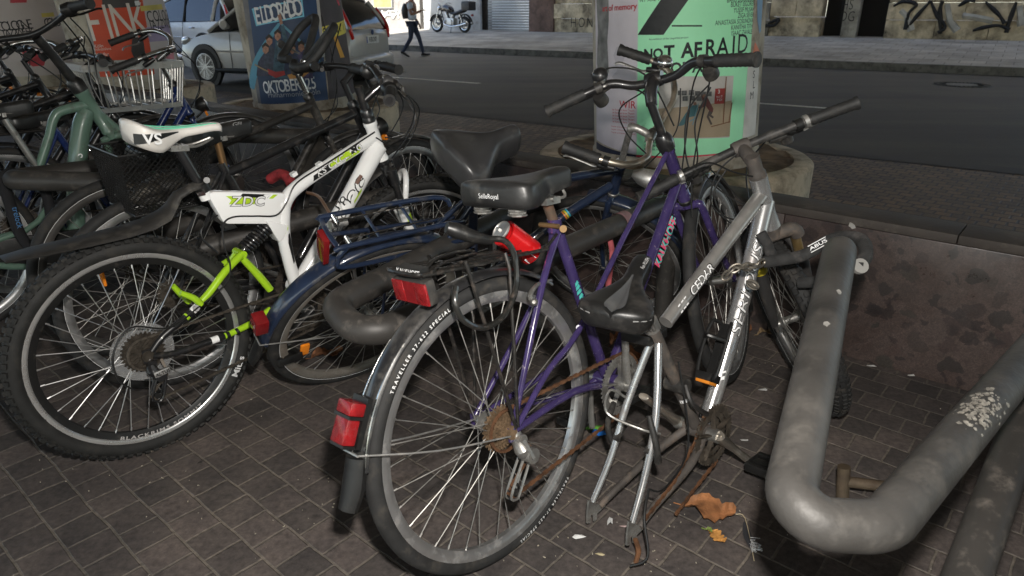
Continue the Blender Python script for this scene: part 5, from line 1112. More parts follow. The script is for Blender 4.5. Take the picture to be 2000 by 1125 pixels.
    # seat
    q = MB(); q.lathe(lerp(st_, bb, -.06), (st_ - bb), [(.022, -.02), (.022, .012)], 18); q.cyl(lerp(st_, bb, -.05) + V((-.022, -.022, 0)), lerp(st_, bb, -.05) + V((-.022, .022, 0)), .007, 10); q.tube([lerp(st_, bb, -.05) + V((-.02, -.028, 0)), lerp(st_, bb, -.05) + V((-.04, -.034, .03))], .0055, 8); b.part("seat_clamp", q, ALUD)
    tail, nose = P(1168, 615, -.0), P(1262, 502)
    
    def frame3(T, N, L): X = (N - T).normalized(); Y = (L - X * L.dot(X)).normalized(); Z = X.cross(Y); return b.Mi @ MX(((X.x, Y.x, Z.x, T.x), (X.y, Y.y, Z.y, T.y), (X.z, Y.z, Z.z, T.z), (0, 0, 0, 1)))
    SM = frame3(V((.222, 1.405, .628)), V((.352, 1.70, .665)), V((-.93, .37, .03))); tail = V((0, 0, 0)); nose = V((.315, 0, 0)); sp = SM @ V((.14, 0, -.05)); q = MB(); q.tube([lerp(st_, bb, -.05), sp], .0135, 14); b.part("seat_post", q, ALUD)
    TWO = mat("grey_saddle_panel", (.075, .077, .08), .45, var=.2, dirt=(.12, .12, .115), damt=.3)
    o, wf, up2 = saddle(b, tail, nose, .178, .052, .05, .044, SADB, crown=.020, sag=.010, split=.014, k0=.14, k1=.66, M=SM, bot=.5)
    saddle_rails(b, tail, nose, V((.14, 0, -.052)), up2, par=o, M=SM); ax = nose - tail
    q = MB(); vs = []; fs = []
    for i in range(17):
        t = .03 + i / 16 * .60; w_ = wf(t) * lerp(.30, .10, i / 16)
        for j in range(7):
            s_ = -1 + j / 3; yy = w_ * s_; sn = yy / max(.001, wf(t)); z = -.020 * abs(sn) ** 2.6 - .014 * math.exp(-(sn / .16) ** 2) * max(0, 1 - t * 1.25) - .010 * math.sin(math.pi * min(1, t * 1.15)) + .0016; e = .35 + .65 * math.sqrt(1 - ((.10 - t) / .10) ** 2) if t < .1 else 1
            vs.append(tail + ax * t + YL * yy + up2 * (z))
    for i in range(16):
        for j in range(6): fs.append((i * 7 + j, (i + 1) * 7 + j, (i + 1) * 7 + j + 1, i * 7 + j + 1))
    q.add(vs, fs); b.part("saddle_panel", q, TWO, o, SM, ang=60)
    q = MB()
    for sd_ in (-1, 1): q.tube([tail + ax * t + YL * sd_ * wf(t) * .985 - up2 * (.020 + .010 * math.sin(math.pi * min(1, t * 1.15)) + .004) for t in [.02 + i * .045 for i in range(13)]], .0018, 6)
    b.part("saddle_seam", q, mat("grey_thread", (.2, .2, .2), .6), o, SM)
    q = MB(); add_text(q, "Fun PLUSH", .010, flat_fn(tail + ax * .80 - YL * .016 + up2 * .001, ax, YL * .9 + up2 * .4), bold=.01); b.part("saddle_lettering", q, WTXT, o, SM, ang=0)
    # front end
    M_ = fr.M; H = fr.H; s, f = fr.s, fr.f; c = fr.c; cup(fr, DUSTB)
    q = MB(); up_ = fr.hb - s * .035; q.tube([fr.hb, up_], .024, 14); q.tube([up_ + YL * .068 - s * .03, up_ + YL * .05, up_ - YL * .05, up_ - YL * .068 - s * .03], [.020, .021, .021, .020], 12, 4); fk = b.part("fork", q, GRIM, None, M_)
    q = MB()
    for sd_ in (-1, 1): t0 = up_ + YL * sd_ * .064 + f * .012; q.cyl(t0 - s * .02, t0 - s * .11, .0145, 16)
    b.part("fork_stanchion", q, mat("gold_stanchion", (.26, .18, .08), .4, .8, var=.3, dirt=(.1, .08, .06), damt=.4), fk, M_)
    q = MB()
    for sd_ in (-1, 1):
        t0 = up_ + YL * sd_ * .064 + f * .012; q.tube([t0 - s * .105, t0 - s * .12, t0 - s * .25, c + YL * sd_ * .058], [.023, .021, .018, .012], 16, 2); q.box(c + YL * sd_ * .058, (.03, .008, .04), f, s)
    q.tube([up_ + YL * .064 + f * .018 - s * .13, up_ + YL * .045 + f * .045 - s * .05, up_ - YL * .045 + f * .045 - s * .05, up_ - YL * .064 + f * .018 - s * .13], .012, 10, 5); b.part("fork_lower", q, mat("dark_fork_paint", (.035, .034, .034), .45, var=.3, dirt=(.12, .105, .09), damt=.42), fk, M_)
    q = MB(); t0 = up_ + YL * .064 + f * .012; q.cyl(t0 - s * .095, t0 - s * .115, .0235, 16); b.part("fork_sticker", q, mat("yellow_sticker", (.45, .36, .03), .5), fk, M_)
    wheel(b, c, .333, .026, M_, RUB, spk=SPKD, rimw=.028, rimh=.02, knobs=True, stripe=WTXT)
    q = MB(); q.lathe(H(0, 0, .0), s, [(.024, 0), (.025, .012), (.020, .02), (.0195, .035), (.019, .05)], 18); q.tube([H(0, 0, .04), H(.02, 0, .05), H(.08, 0, .058)], [.021, .020, .017], 14, 4); q.lathe(H(.09, .024, .058), -YL, [(.021, 0), (.023, .01), (.023, .038), (.021, .048)], 18); q.cyl(H(0, 0, .015), H(0, 0, .068), .019, 16); b.part("stem", q, GRIM, None, M_)
    bc = H(.09, 0, .058); bar = lambda l, u, bk: bc + YL * l + s * u - f * bk
    q = MB(); q.tube([bar(.31, .0, .03), bar(.12, .0, .006), bar(.0, .0, 0), bar(-.12, .0, .006), bar(-.31, .0, .03)], .0128, 14, 5); b.part("handlebar", q, mat("worn_bar", (.03, .03, .03), .45, .3, var=.3, dirt=(.12, .11, .10), damt=.42), None, M_)
    for sd_ in (1, -1):
        grip(fr, bar(sd_ * .20, .0, .015), bar(sd_ * .325, .0, .034), r=.0175)
        q = MB(); q.lathe(bar(sd_ * .185, 0, .012), YL * sd_, [(.0135, -.006), (.019, -.005), (.019, .007), (.0135, .008)], 18); q.box(bar(sd_ * .185, -.02, -.005), (.02, .014, .02), f, s); b.part("lever_clamp", q, ALU, None, M_)
        brakelever(fr, bar(sd_ * .165, 0, .012), YL * sd_, f * .62 - s * .78, ALU, BLKP, .12)
        q = MB(); at = bar(sd_ * .14, 0, .0) + f * .035 - s * .035; q.tube([at - YL * sd_ * .05, at, at + YL * sd_ * .035 + f * .012], [.010, .020, .013], 12, 4); q.cyl(at + s * .002, at - s * .028, .018, 16); b.part("shifter", q, DUSTB, None, M_)
    q = MB()
    for pts in ([H(.12, .10, .03), H(.15, .06, -.06), H(.06, .02, -.14), P(1478, 420, -.02) if False else H(.03, -.02, -.10)], [H(.12, -.08, .03), H(.17, -.02, -.06), H(.06, .03, -.14)], [H(.11, .12, .03), H(.05, .10, -.02), H(.0, .04, -.09), H(-.05, .02, -.06)]): q.tube(pts, .0026, 6, 8)
    b.part("cable", q, CAB, None, M_)
    return b
BS = b_silver()
# ============================================================ blue city bike leaning right on the rack
NAV = mat("navy_paint", (.012, .020, .043), .28, var=.25, scale=14, dirt=(.09, .085, .08), damt=.26, dscale=26, coat=.4)
fr_blue = []
def b_blue():
    b = Bike("navy city bike leaning to the right with a big dark gel saddle and sprung carrier", (-.474, 2.09, .303), 38, 30, .350); P = b.P; z0 = b.hub
    w_ = wheel(b, z0, .350, .0195, tyre=RUB, rim=mat("dull_rim", (.28, .26, .23), .5, .6, var=.2, dirt=(.13, .1, .075), damt=.45), spk=SPKD, rimw=.026, stripe=WTXT, sr=.0013)
    q = MB(); a = rad(196); c = z0 + V((math.cos(a) * .24, -.014, math.sin(a) * .24)); q.box(c, (.052, .030, .010), (0, 0, 1), YL); b.part("spoke_reflector", q, AMB, w_, bevel=.004)
    ht, hb = P(1212, 322), P(1190, 372); ht.y = hb.y = 0
    hb = ht + (V((.93, 0, .84)) - V((.905, 0, .92))).normalized() * .14
    fr = Front(b, ht, hb, -56, .40, .05); fr_blue.append(fr)
    cl = P(924, 382); cl.y = 0; bb = z0 + V((.44, 0, -.06))
    q = headtube(b, fr, NAV, .0185); q.tube([cl, bb], .0155, 14); q.tube([ht + V((.01, 0, -.10)), P(1092, 428), P(1000, 500), bb], [.016, .017, .0175, .017], 14, 5); q.tube([ht + V((.0, 0, -.02)), P(1096, 350), P(990, 372), cl + V((.0, 0, -.06))], [.015, .0145, .0145, .014], 14, 5); q.cyl(bb - YL * .036, bb + YL * .036, .022, 18)
    for sd in (-1, 1):
        q.tube([cl + V((0, sd * .014, -.015)), lerp(cl, z0, .5) + V((0, sd * .05, 0)), z0 + V((.004, sd * .064, .004))], [.009, .009, .007], 10, 3); q.tube([bb + V((-.02, sd * .026, 0)), lerp(bb, z0, .5) + V((0, sd * .05, 0)), z0 + V((.01, sd * .064, 0))], [.011, .010, .008], 10, 3)
        q.box(z0 + V((.006, sd * .064, -.004)), (.034, .005, .036), (1, 0, 0))
    fm = b.part("frame", q, NAV)
    for dx, m in ((0, mat("decal_orange", (.6, .2, .03), .4)), (.008, mat("decal_yellow", (.6, .5, .04), .4)), (.016, mat("decal_cyan", (.05, .4, .5), .4))):
        A, B_ = P(1092, 428), P(1204, 345); d = (B_ - A).normalized(); q = MB(); q.tube([A + d * (.02 + dx), A + d * (.026 + dx)], .0178, 14); b.part("decal", q, m, fm)
    arcfender(b, z0, .375, rad(60), rad(176), .056, NAV, drop=.45)
    q = MB(); a = rad(178); d = V((math.cos(a), 0, math.sin(a))); t = V((-math.sin(a), 0, math.cos(a))); q.tube([z0 + d * .374 - t * .01, z0 + d * .382 + t * .04, z0 + d * .395 + t * .08], [.024, .026, .020], 10, 3, flat=.45); b.part("mud_flap", q, BLKP)
    q = MB()
    for sd_ in (-1, 1): q.tube([z0 + V((-.01, sd_ * .068, 0)), z0 + V((math.cos(rad(174)) * .386, sd_ * .024, math.sin(rad(174)) * .386))], .0022, 6)
    q.tube([z0 + V((math.cos(rad(174)) * .386, sd_ * .024, math.sin(rad(174)) * .386)) for sd_ in (-1, 1)], .0022, 6); b.part("mudguard_stay", q, ALU)
    # carrier
    zr = .35 + .445; x0, x1 = -.20, .16
    q = MB(); q.tube([V((x1 + .06, .04, zr - .03)), V((x1, .058, zr)), V((x0 + .02, .062, zr)), V((x0 - .005, .05, zr - .006)), V((x0 - .005, -.05, zr - .006)), V((x0 + .02, -.062, zr)), V((x1, -.058, zr)), V((x1 + .06, -.04, zr - .03))], .0078, 10, 4)
    q.tube([V((x0 + .02, -.062, zr - .003)), V((x0 + .0, -.06, zr - .05)), V((x0 + .05, -.066, zr - .085)), V((x1 + .1, -.05, zr - .10))], .007, 8, 5); q.tube([V((x0 + .02, .062, zr - .003)), V((x0 + .0, .06, zr - .05)), V((x0 + .05, .066, zr - .085)), V((x1 + .1, .05, zr - .10))], .007, 8, 5)
    for sd_ in (-1, 1): q.tube([V((x0 + .16, sd_ * .064, zr - .09)), z0 + V((.0, sd_ * .072, .01))], .005, 8)
    for x in (x0 + .12, x0 + .24): q.tube([V((x, -.06, zr)), V((x, .06, zr))], .005, 8)
    rk = b.part("carrier", q, NAV)
    q = MB()
    for y in (-.04, .035): q.tube([V((x0 + .03, y, zr + .004)), V((x1 - .02, y * .9, zr + .012))], .0024, 6)
    q.tube([V((x1 - .02, -.036, zr + .012)), V((x1 - .02, .0315, zr + .012))], .0024, 6)
    for y in (-.045, .045): q.tube([V((x0 + .028 + .006 * math.sin(i * .8), y - .02 + .00045 * i, zr + .006 * math.cos(i * .8))) for i in range(80)], .0018, 5)
    b.part("carrier_spring_clip", q, CHR, rk)
    q = MB(); c = V((x0 - .018, 0, zr - .055)); q.box(c, (.018, .050, .095), (1, 0, .1), (0, 0, 1)); bx = b.part("carrier_reflector", q, REDD, rk, bevel=.004)
    q = MB(); q.box(c + V((-.009, 0, .024)), (.004, .044, .042), (1, 0, .1)); b.part("reflector_lens", q, REDL, bx)
    a = rad(163); q = MB(); q.box(z0 + V((math.cos(a) * .398, 0, math.sin(a) * .398)), (.04, .05, .055), (1, 0, 0)); b.part("tail_light", q, REDD, bevel=.006)
    # seat
    q = MB(); q.tube([cl, P(920, 362)], .0132, 14); q.lathe(cl, V((-.25, 0, 1)), [(.018, -.025), (.019, .012), (.016, .016)], 16); b.part("seat_post", q, ALUD)
    ROUND = mat("dark_gel_saddle", (.030, .030, .031), .32, var=.3, scale=6, dirt=(.09, .087, .082), damt=.35, dscale=7)
    T, N, L = V((-.185, 1.985, .875)), V((.022, 2.14, .915)), V((-.13, .16, .11)); X = (N - T).normalized(); Y = (L - X * L.dot(X)).normalized(); Z = X.cross(Y); SM = b.Mi @ MX(((X.x, Y.x, Z.x, T.x), (X.y, Y.y, Z.y, T.y), (X.z, Y.z, Z.z, T.z), (0, 0, 0, 1)))
    tail, nose = V((-.01, 0, .01)), V(((N - T).length, 0, .012)); o, wf, up = saddle(b, tail, nose, .24, .070, .07, .060, ROUND, crown=.050, sag=.006, split=.004, k0=.20, k1=.72, M=SM, cexp=2.0, bot=.4, tilt_tail=.02); saddle_rails(b, tail, nose, V((.11, 0, -.075)), up, True, o, SM)
    q = MB(); q.tube([cl, SM @ V((.11, 0, -.07))], .0130, 14); b.part("seat_post", q, ALUD)
    # drivetrain
    crankset(b, bb, rad(20), .17, ALUD, .08, ALUD); chainloop(b, z0, .04, bb, .08)
    q = MB(); q.prism([z0 + V((-.03, -.05, .05)), bb + V((.05, -.05, .10)), bb + V((.10, -.05, 0)), bb + V((.05, -.05, -.09)), z0 + V((-.03, -.05, -.03))], YL, .012); b.part("chain_guard", q, DUSTB, bevel=.004)
    # front
    M_ = fr.M; H = fr.H; s, f = fr.s, fr.f; cup(fr, ALUD); fork(fr, NAV, .35, .05, .0125, .03, bend=.05)
    wheel(b, fr.c, .350, .0195, M_, RUB, spk=SPKD, rimw=.026, stripe=WTXT); arcfender(b, fr.c, .375, rad(-20), rad(130), .056, NAV, M_)
    q = MB(); q.tube([H(0, 0, .0), H(0, 0, .19)], .0115, 14); q.tube([H(-.002, 0, .175), H(.02, 0, .185), H(.07, 0, .175)], [.0165, .014, .014], 12, 4); q.lathe(H(.075, .024, .174), -YL, [(.016, 0), (.018, .01), (.018, .038), (.016, .048)], 16); b.part("stem", q, ALUD, None, M_)
    bc = H(.075, 0, .174); bar = lambda l, u, bk: bc + YL * l + s * u - f * bk
    q = MB(); q.tube([bar(.27, .085, .21), bar(.268, .085, .10), bar(.24, .075, .02), bar(.16, .05, -.02), bar(.07, .012, -.01), bar(0, 0, 0), bar(-.07, .012, -.01), bar(-.16, .05, -.02), bar(-.24, .075, .02), bar(-.268, .085, .10), bar(-.27, .085, .21)], .0112, 14, 6); b.part("handlebar", q, mat("tarnished_bar", (.36, .32, .26), .35, .9, var=.25, dirt=(.16, .1, .05), damt=.35), None, M_)
    for sd_ in (1, -1):
        grip(fr, bar(sd_ * .269, .085, .105), bar(sd_ * .27, .085, .225), r=.0185, ribs=7)
        brakelever(fr, bar(sd_ * .266, .083, .085), -f, -s * .9 - YL * sd_ * .2, ALUD, BLKP, .12)
    bell(fr, bar(.26, .082, .055), s, CHR, ALUD, .028)
    q = MB(); q.lathe(H(.10, 0, -.02), f, [(.012, -.05), (.030, -.02), (.037, .02), (.036, .03)], 20); hl = b.part("head_lamp", q, ALU, None, M_); q = MB(); q.lathe(H(.10, 0, -.02), f, [(.034, .031), (.02, .036), (.001, .038)], 20); b.part("lamp_lens", q, LENS, hl, M_)
    q = MB()
    for pts in ([H(.12, -.2, .10), H(.18, -.1, .02), H(.14, .03, -.03), H(.05, .03, -.06)], [H(.1, -.24, .12), H(.2, -.06, .05), H(.16, .04, -.06), H(.03, .02, -.10)], [H(.1, .25, .2), H(.14, .15, .1), H(.09, .05, .0), H(.04, .02, -.08)]): q.tube(pts, .0026, 6, 8)
    b.part("cable", q, CAB, None, M_)
    return b
BB = b_blue()
# ============================================================ bike racks: serpentine steel tubes
PIPE = mat("rack_pipe_paint", (.050, .047, .0435), .54, .1, var=.4, scale=7, dirt=(.098, .090, .080), damt=.36, dscale=9, bump=.3)
PIPE2 = mat("dark_rack_pipe", (.040, .037, .034), .5, .15, var=.25, scale=5, dirt=(.12, .105, .09), damt=.32, dscale=22, bump=.1)
CHIP = mat("bare_paint_chip", (.24, .225, .195), .7, var=.6, scale=90)
RP = .038
def bendpath(pts, r=.10, k=9):
    out = []; pts = [V(p) for p in pts]
    for i, p in enumerate(pts):
        if i in (0, len(pts) - 1): out.append(p); continue
        a = pts[i - 1] - p; c = pts[i + 1] - p; ca, cc = a.normalized(), c.normalized(); ang = ca.angle(cc); d = min(r / math.tan(ang / 2), a.length * .49, c.length * .49)
        rr = d * math.tan(ang / 2); bis = (ca + cc).normalized(); ctr = p + bis * (rr / math.sin(ang / 2)); s0 = p + ca * d - ctr; s1 = p + cc * d - ctr
        tot = s0.angle(s1); axis = s0.cross(s1)
        for j in range(k + 1):
            out.append(ctr + MX.Rotation(tot * j / k, 3, axis) @ s0)
    return out
def dp(x, y, d): return at_depth(x, y, d)
def rack(label, pts, m, r=.10, legs=(), rp=RP):
    o = empty("bike_rack", label, "bike rack", "serpentine pipe bike racks", V((pts[0].x, pts[0].y, 0)))
    I = MX.Translation(-V((pts[0].x, pts[0].y, 0)))
    q = MB(); q.tube(bendpath(pts, r), rp, 26); q.xf(I); p = q.build("pipe", m, o, ang=60)
    for a in legs:
        q = MB(); q.tube([V((a.x, a.y, a.z)), V((a.x, a.y, .006))], rp * .62, 16); q.lathe((a.x, a.y, .0), (0, 0, 1), [(.07, 0), (.07, .01), (.03, .012)], 20); q.xf(I); q.build("post", m, o, ang=60)
    return o, p, I
f1 = dp(1642, 478, 1.66); n1 = dp(1545, 880, 1.10); n1b = dp(1545, 1045, .98); n2b = dp(1745, 1045, 1.0); n2 = dp(1990, 720, 1.42)
dn = f1 + (f1 - n1).normalized() * .04; low = V((dn.x + .02, dn.y + .03, .0))
corner1 = n1 + (n1 - f1).normalized() * .20; corner2 = n2 + (n1b - n2).normalized() * 0 ; 
A1 = f1 + (f1 - n1).normalized() * .05
bendA = dp(1532, 1020, .965); bendB = dp(1724, 1030, .985); farA = dp(2140, 545, 1.9)
RA, RAp, RAI = rack("thick grey rack pipe in front at the right with bare chipped paint patches", [low, A1, bendA, bendB, farA, V((farA.x, farA.y, 0))], PIPE, .10)
q = MB(); fcx = lambda x, y, d: dp(x, y, d)
def blotch(c, nrm, R, n=26, seed=3):
    rr = random.Random(seed); u, v = perp(nrm); pts = []
    for i in range(n):
        a = 2 * math.pi * i / n; k = R * (.55 + .6 * rr.random()); pts.append((math.cos(a) * k, math.sin(a) * k * .7))
    return pts, u, v
def pipe_patch(A, B, side, t, pts, rp=RP + .0008):
    f = tube_fn(A, B, rp, side, t); q = MB(); bm = bmesh.new(); vv = [bm.verts.new((x, y, 0)) for x, y in pts]; bm.faces.new(vv)
    for k in range(-12, 13): bmesh.ops.bisect_plane(bm, geom=bm.verts[:] + bm.edges[:] + bm.faces[:], plane_co=(0, k * .005, 0), plane_no=(0, 1, 0))
    bm.verts.index_update(); q.add([f(v.co.x, v.co.y) for v in bm.verts], [[v.index for v in fc.verts] for fc in bm.faces]); bm.free(); return q
rr = random.Random(5)
for k in range(190):
    t = .27 + rr.gauss(0, .026); ph = rr.gauss(0, .016); R = rr.uniform(.0007, .0048); pts = [((math.cos(a) * R * rr.uniform(.5, 1.3)) * 1.5, ph + math.sin(a) * R * rr.uniform(.5, 1.3)) for a in [i * .7 for i in range(9)]]
    q = pipe_patch(bendB, farA, V((-.3, -.55, .8)), t, pts, RP + .0006 + .00002 * k); q.xf(RAI); q.build("paint_chip", CHIP, RAp, ang=60)
for t, ph, R in ((.985, .0, .010), (.50, .012, .006), (.64, .0, .006)):
    pts = [(math.cos(a) * R * rr.uniform(.5, 1.3) * 1.8, ph + math.sin(a) * R * rr.uniform(.5, 1.2)) for a in [i * .7 for i in range(9)]]
    q = pipe_patch(bendA, A1, V((.1, -.6, .8)), t, pts); q.xf(RAI); q.build("paint_chip", mat("faint_chip", (.28, .27, .25), .6, var=.3, scale=40), RAp, ang=60)
la, lb = dp(2010, 790, 1.55), dp(1880, 1150, 1.22)
RL, _, _ = rack("lower dark rack pipe beside the right-hand end of the thick grey pipe", [V(((la + (la - lb) * .8).x, (la + (la - lb) * .8).y, 0)), la + (la - lb) * .8, lb + (lb - la) * .45, lb + (lb - la) * .5 + V((.3, .0, .0)), la + (la - lb) * .8 + V((.38, .0, .05)), V(((la + (la - lb) * .8).x + .38, (la + (la - lb) * .8).y, 0))], PIPE2, .08)
# middle rack under the blue and purple bikes
b1 = dp(1060, 385, 2.72); b2 = dp(1222, 432, 2.42); ba = dp(612, 612, 1.70); bb_ = dp(640, 664, 1.60)
ba = dp(650, 596, 1.74); bb_ = dp(708, 664, 1.60); b3 = b2 + (b2 - bb_).normalized() * .33
RB, RBp, RBI = rack("dark hairpin rack pipe with a pink tape band between the blue and purple bikes", [V((b1.x, b1.y, 0)), b1, ba, bb_, b3, V((b3.x + .02, b3.y + .03, 0))], PIPE2, .075, (), .0365)
q = MB(); t0 = b2 + (bb_ - b2).normalized() * .005; t1 = b2 + (bb_ - b2).normalized() * .05; q.tube([t0, t1], RP + .0015, 26, caps=False); q.xf(RBI); q.build("tape_band", mat("pink_tape", (.30, .17, .18), .7, var=.3, scale=20, dirt=(.12, .1, .09), damt=.4), RBp, ang=60)
# rack behind the white bike
c0 = dp(275, 482, 2.55); c0b = dp(330, 500, 2.4); c1 = dp(605, 352, 3.0); e_far = dp(590, 258, 3.3); e_l = dp(430, 272, 3.35); c2 = dp(890, 345, 2.9)
RC, RCp, RCI = rack("dark serpentine rack pipe passing behind the white bike frame", [V((c2.x, c2.y, 0)), c2, dp(300, 512, 2.34), dp(262, 470, 2.52), dp(575, 372, 2.95), dp(640, 268, 3.25), dp(400, 262, 3.4), dp(180, 310, 3.3)], PIPE2, .085)
RD, _, _ = rack("dark hairpin rack pipe in front of the green bike at the far left", [dp(430, 300, 3.0), dp(30, 348, 2.75), dp(28, 352, 2.62), dp(470, 362, 2.62)], PIPE2, .06)
# ============================================================ the bikes farther back
def generic(label, hub, th, lean, paint, bar="flat", delta=0, R=.35, saddle_m=SADB, fender=True, basket=None, lamp=True, rack_=True, seat_h=.95, front_rack=False, post=None, rim=None, seat_x=.0, frame="men", guard=None):
    b = Bike(label, (hub[0], hub[1], R * math.cos(rad(lean))), th, lean, R); z0 = b.hub
    bb = V((.44, 0, .27)); cl = V((.26, 0, .27 + .47)); ht = V((.81, 0, .90)); hb = V((.865, 0, .76)); fr = Front(b, ht, hb, delta, .42, .05); b.fr = fr
    w_ = wheel(b, z0, R, .019, tyre=RUB, spk=SPKD, n=32, ns=56, rim=rim, stripe=WTXT); cassette(b, w_, z0, n=4)
    q = headtube(b, fr, paint, .019); q.tube([cl + V((-.01, 0, .02)), bb], .016, 12); q.tube([hb + V((-.012, 0, .03)), bb + V((.02, 0, .02))], .019, 12)
    if frame == "men": q.tube([ht + V((.01, 0, -.025)), cl + V((.0, 0, -.02))], .0165, 12)
    else: q.tube([ht + V((.012, 0, -.035)), V((.62, 0, .60)), V((.45, 0, .42)), bb + V((-.07, 0, .18))], .016, 12, 5)
    q.cyl(bb - YL * .036, bb + YL * .036, .022, 16)
    for sd in (-1, 1):
        q.tube([cl + V((-.005, sd * .014, -.01)), lerp(cl, z0, .5) + V((0, sd * .05, 0)), z0 + V((0, sd * .064, 0))], [.008, .0085, .007], 8, 3); q.tube([bb + V((-.02, sd * .026, 0)), lerp(bb, z0, .5) + V((0, sd * .05, 0)), z0 + V((.006, sd * .064, 0))], [.011, .010, .008], 8, 3)
    b.part("frame", q, paint)
    fork(fr, paint, R, .05, .0125, .03, bend=.05); M_ = fr.M; H = fr.H; s, f = fr.s, fr.f; cup(fr)
    wheel(b, fr.c, R, .019, M_, RUB, spk=SPKD, n=32, ns=56, rim=rim, stripe=WTXT)
    if fender is True: arcfender(b, z0, R + .022, rad(62), rad(195), .05, guard or GUARD, n=28)
    if fender: arcfender(b, fr.c, R + .022, rad(-15), rad(122), .05, guard or GUARD, M_, n=28)
    sp = V((.20 + seat_x, 0, seat_h - .05)); q = MB(); q.tube([cl, sp], .0132, 12); b.part("seat_post", q, post or ALUD)
    o, wf, up = saddle(b, (.06 + seat_x, 0, seat_h + .005), (.33 + seat_x, 0, seat_h), .17, .05, .05, .04, saddle_m, crown=.02, sag=.01); saddle_rails(b, (.06 + seat_x, 0, seat_h), (.33 + seat_x, 0, seat_h), sp, up, False, o); b.sad = (o, wf, up)
    crankset(b, bb, rad(rnd.uniform(0, 360)), .17, ALUD, .082, CHN); chainloop(b, z0, .04, bb, .082)
    if rack_:
        q = MB(); zr = .76
        q.tube([V((.20, -.05, zr)), V((-.20, -.062, zr)), V((-.24, 0, zr)), V((-.20, .062, zr)), V((.20, .05, zr))], .006, 8, 4)
        for y in (-.03, 0, .03): q.tube([V((-.22, y, zr)), V((.2, y, zr))], .004, 6)
        for sd in (-1, 1): q.tube([V((-.08, sd * .062, zr)), z0 + V((0, sd * .07, 0))], .005, 8)
        b.part("carrier", q, RACKB); q = MB(); q.box(V((-.25, 0, zr - .05)), (.03, .09, .05), (1, 0, 0)); b.part("tail_light", q, REDL, bevel=.006)
    bm_ = BLKM
    if bar == "flat":
        q = MB(); q.tube([H(0, 0, .0), H(0, 0, .11)], .0125, 12); q.tube([H(0, 0, .10), H(.07, 0, .12)], .014, 12); b.part("stem", q, bm_, None, M_)
        bc = H(.08, 0, .122); fn = lambda l, u, bk: bc + YL * l + s * u - f * bk; pts = [fn(l, .02 * min(1, abs(l) * 6), .06 * max(0, abs(l) - .1) / .2) for l in (.3, .18, .08, 0, -.08, -.18, -.3)]; ends = [(fn(sd * .19, .02, .027), fn(sd * .305, .02, .062)) for sd in (1, -1)]; lev = [(fn(sd * .155, .02, .02), YL * sd - f * .2, f * .75 - s * .65) for sd in (1, -1)]
    elif bar == "swept":
        q = MB(); q.tube([H(0, 0, .0), H(0, 0, .15)], .0115, 12); q.tube([H(0, 0, .14), H(.06, 0, .16)], .015, 12); b.part("stem", q, CHR, None, M_)
        bc = H(.07, 0, .16); fn = lambda l, u, bk: bc + YL * l + s * u - f * bk; pts = [fn(.29, .07, .24), fn(.285, .07, .12), fn(.24, .06, .03), fn(.12, .03, -.02), fn(0, 0, 0), fn(-.12, .03, -.02), fn(-.24, .06, .03), fn(-.285, .07, .12), fn(-.29, .07, .24)]; ends = [(fn(sd * .286, .07, .13), fn(sd * .29, .07, .255)) for sd in (1, -1)]; lev = [(fn(sd * .283, .07, .10), -f, -s * .9) for sd in (1, -1)]; bm_ = CHR
    else:   # bullhorn / butterfly
        q = MB(); q.tube([H(0, 0, .0), H(0, 0, .12)], .0125, 12); q.tube([H(0, 0, .11), H(.05, 0, .15)], .017, 12); b.part("stem", q, CHR, None, M_)
        bc = H(.06, 0, .155); fn = lambda l, u, bk: bc + YL * l + s * u - f * bk; pts = [fn(sd * .66, u * .75, bk) for sd, u, bk in ((.06, .02, .06), (.16, .02, .08), (.27, .03, .03), (.29, .10, -.06), (.20, .14, -.13), (.08, .05, -.05), (0, 0, 0), (-.08, .05, -.05), (-.20, .14, -.13), (-.29, .10, -.06), (-.27, .03, .03), (-.16, .02, .08), (-.06, .02, .06))]; ends = []; lev = [(fn(sd * .26, .03, .03), YL * -sd, f - s) for sd in (1, -1)]
    q = MB(); q.tube(pts, .0165 if bar == "bull" else .0115, 12, 6); b.part("handlebar", q, RUBG if bar == "bull" else bm_, None, M_)
    for a, c in ends: grip(fr, a, c)
    for a, d, r_ in lev: brakelever(fr, a, d, r_, ALUD, BLKP)
    q = MB()
    for k in (-1, 1): q.tube([pts[len(pts) // 2 + k * 2] + f * .03, H(.14, .04 * k, .06), H(.10, -.02 * k, -.06), H(.02, .02 * k, -.12)], .0026, 6, 8)
    b.part("cable", q, CAB, None, M_)
    if lamp:
        c = fr.hb + f * .075 + s * .02; q = MB(); q.lathe(c, f, [(.012, -.035), (.030, -.02), (.038, .015), (.036, .022)], 18); q.tube([fr.hb - s * .03 + f * .02, c - s * .03, c - f * .02], .006, 6); l_ = b.part("head_lamp", q, BLKP, None, M_); q = MB(); q.lathe(c, f, [(.035, .022), (.0, .03)], 18); b.part("lamp_lens", q, LENS, l_, M_)
        q = MB(); q.box(c - s * .045 + f * .0, (.012, .05, .022), f, s); b.part("front_reflector", q, AMB, l_, M_, bevel=.003)
    return b
BGM = mat("black_frame_paint", (.014, .014, .015), .3, var=.2, dirt=(.08, .07, .06), damt=.28, dscale=30, coat=.4)
MESH = mat("basket_wire", (.012, .012, .012), .45, .2)
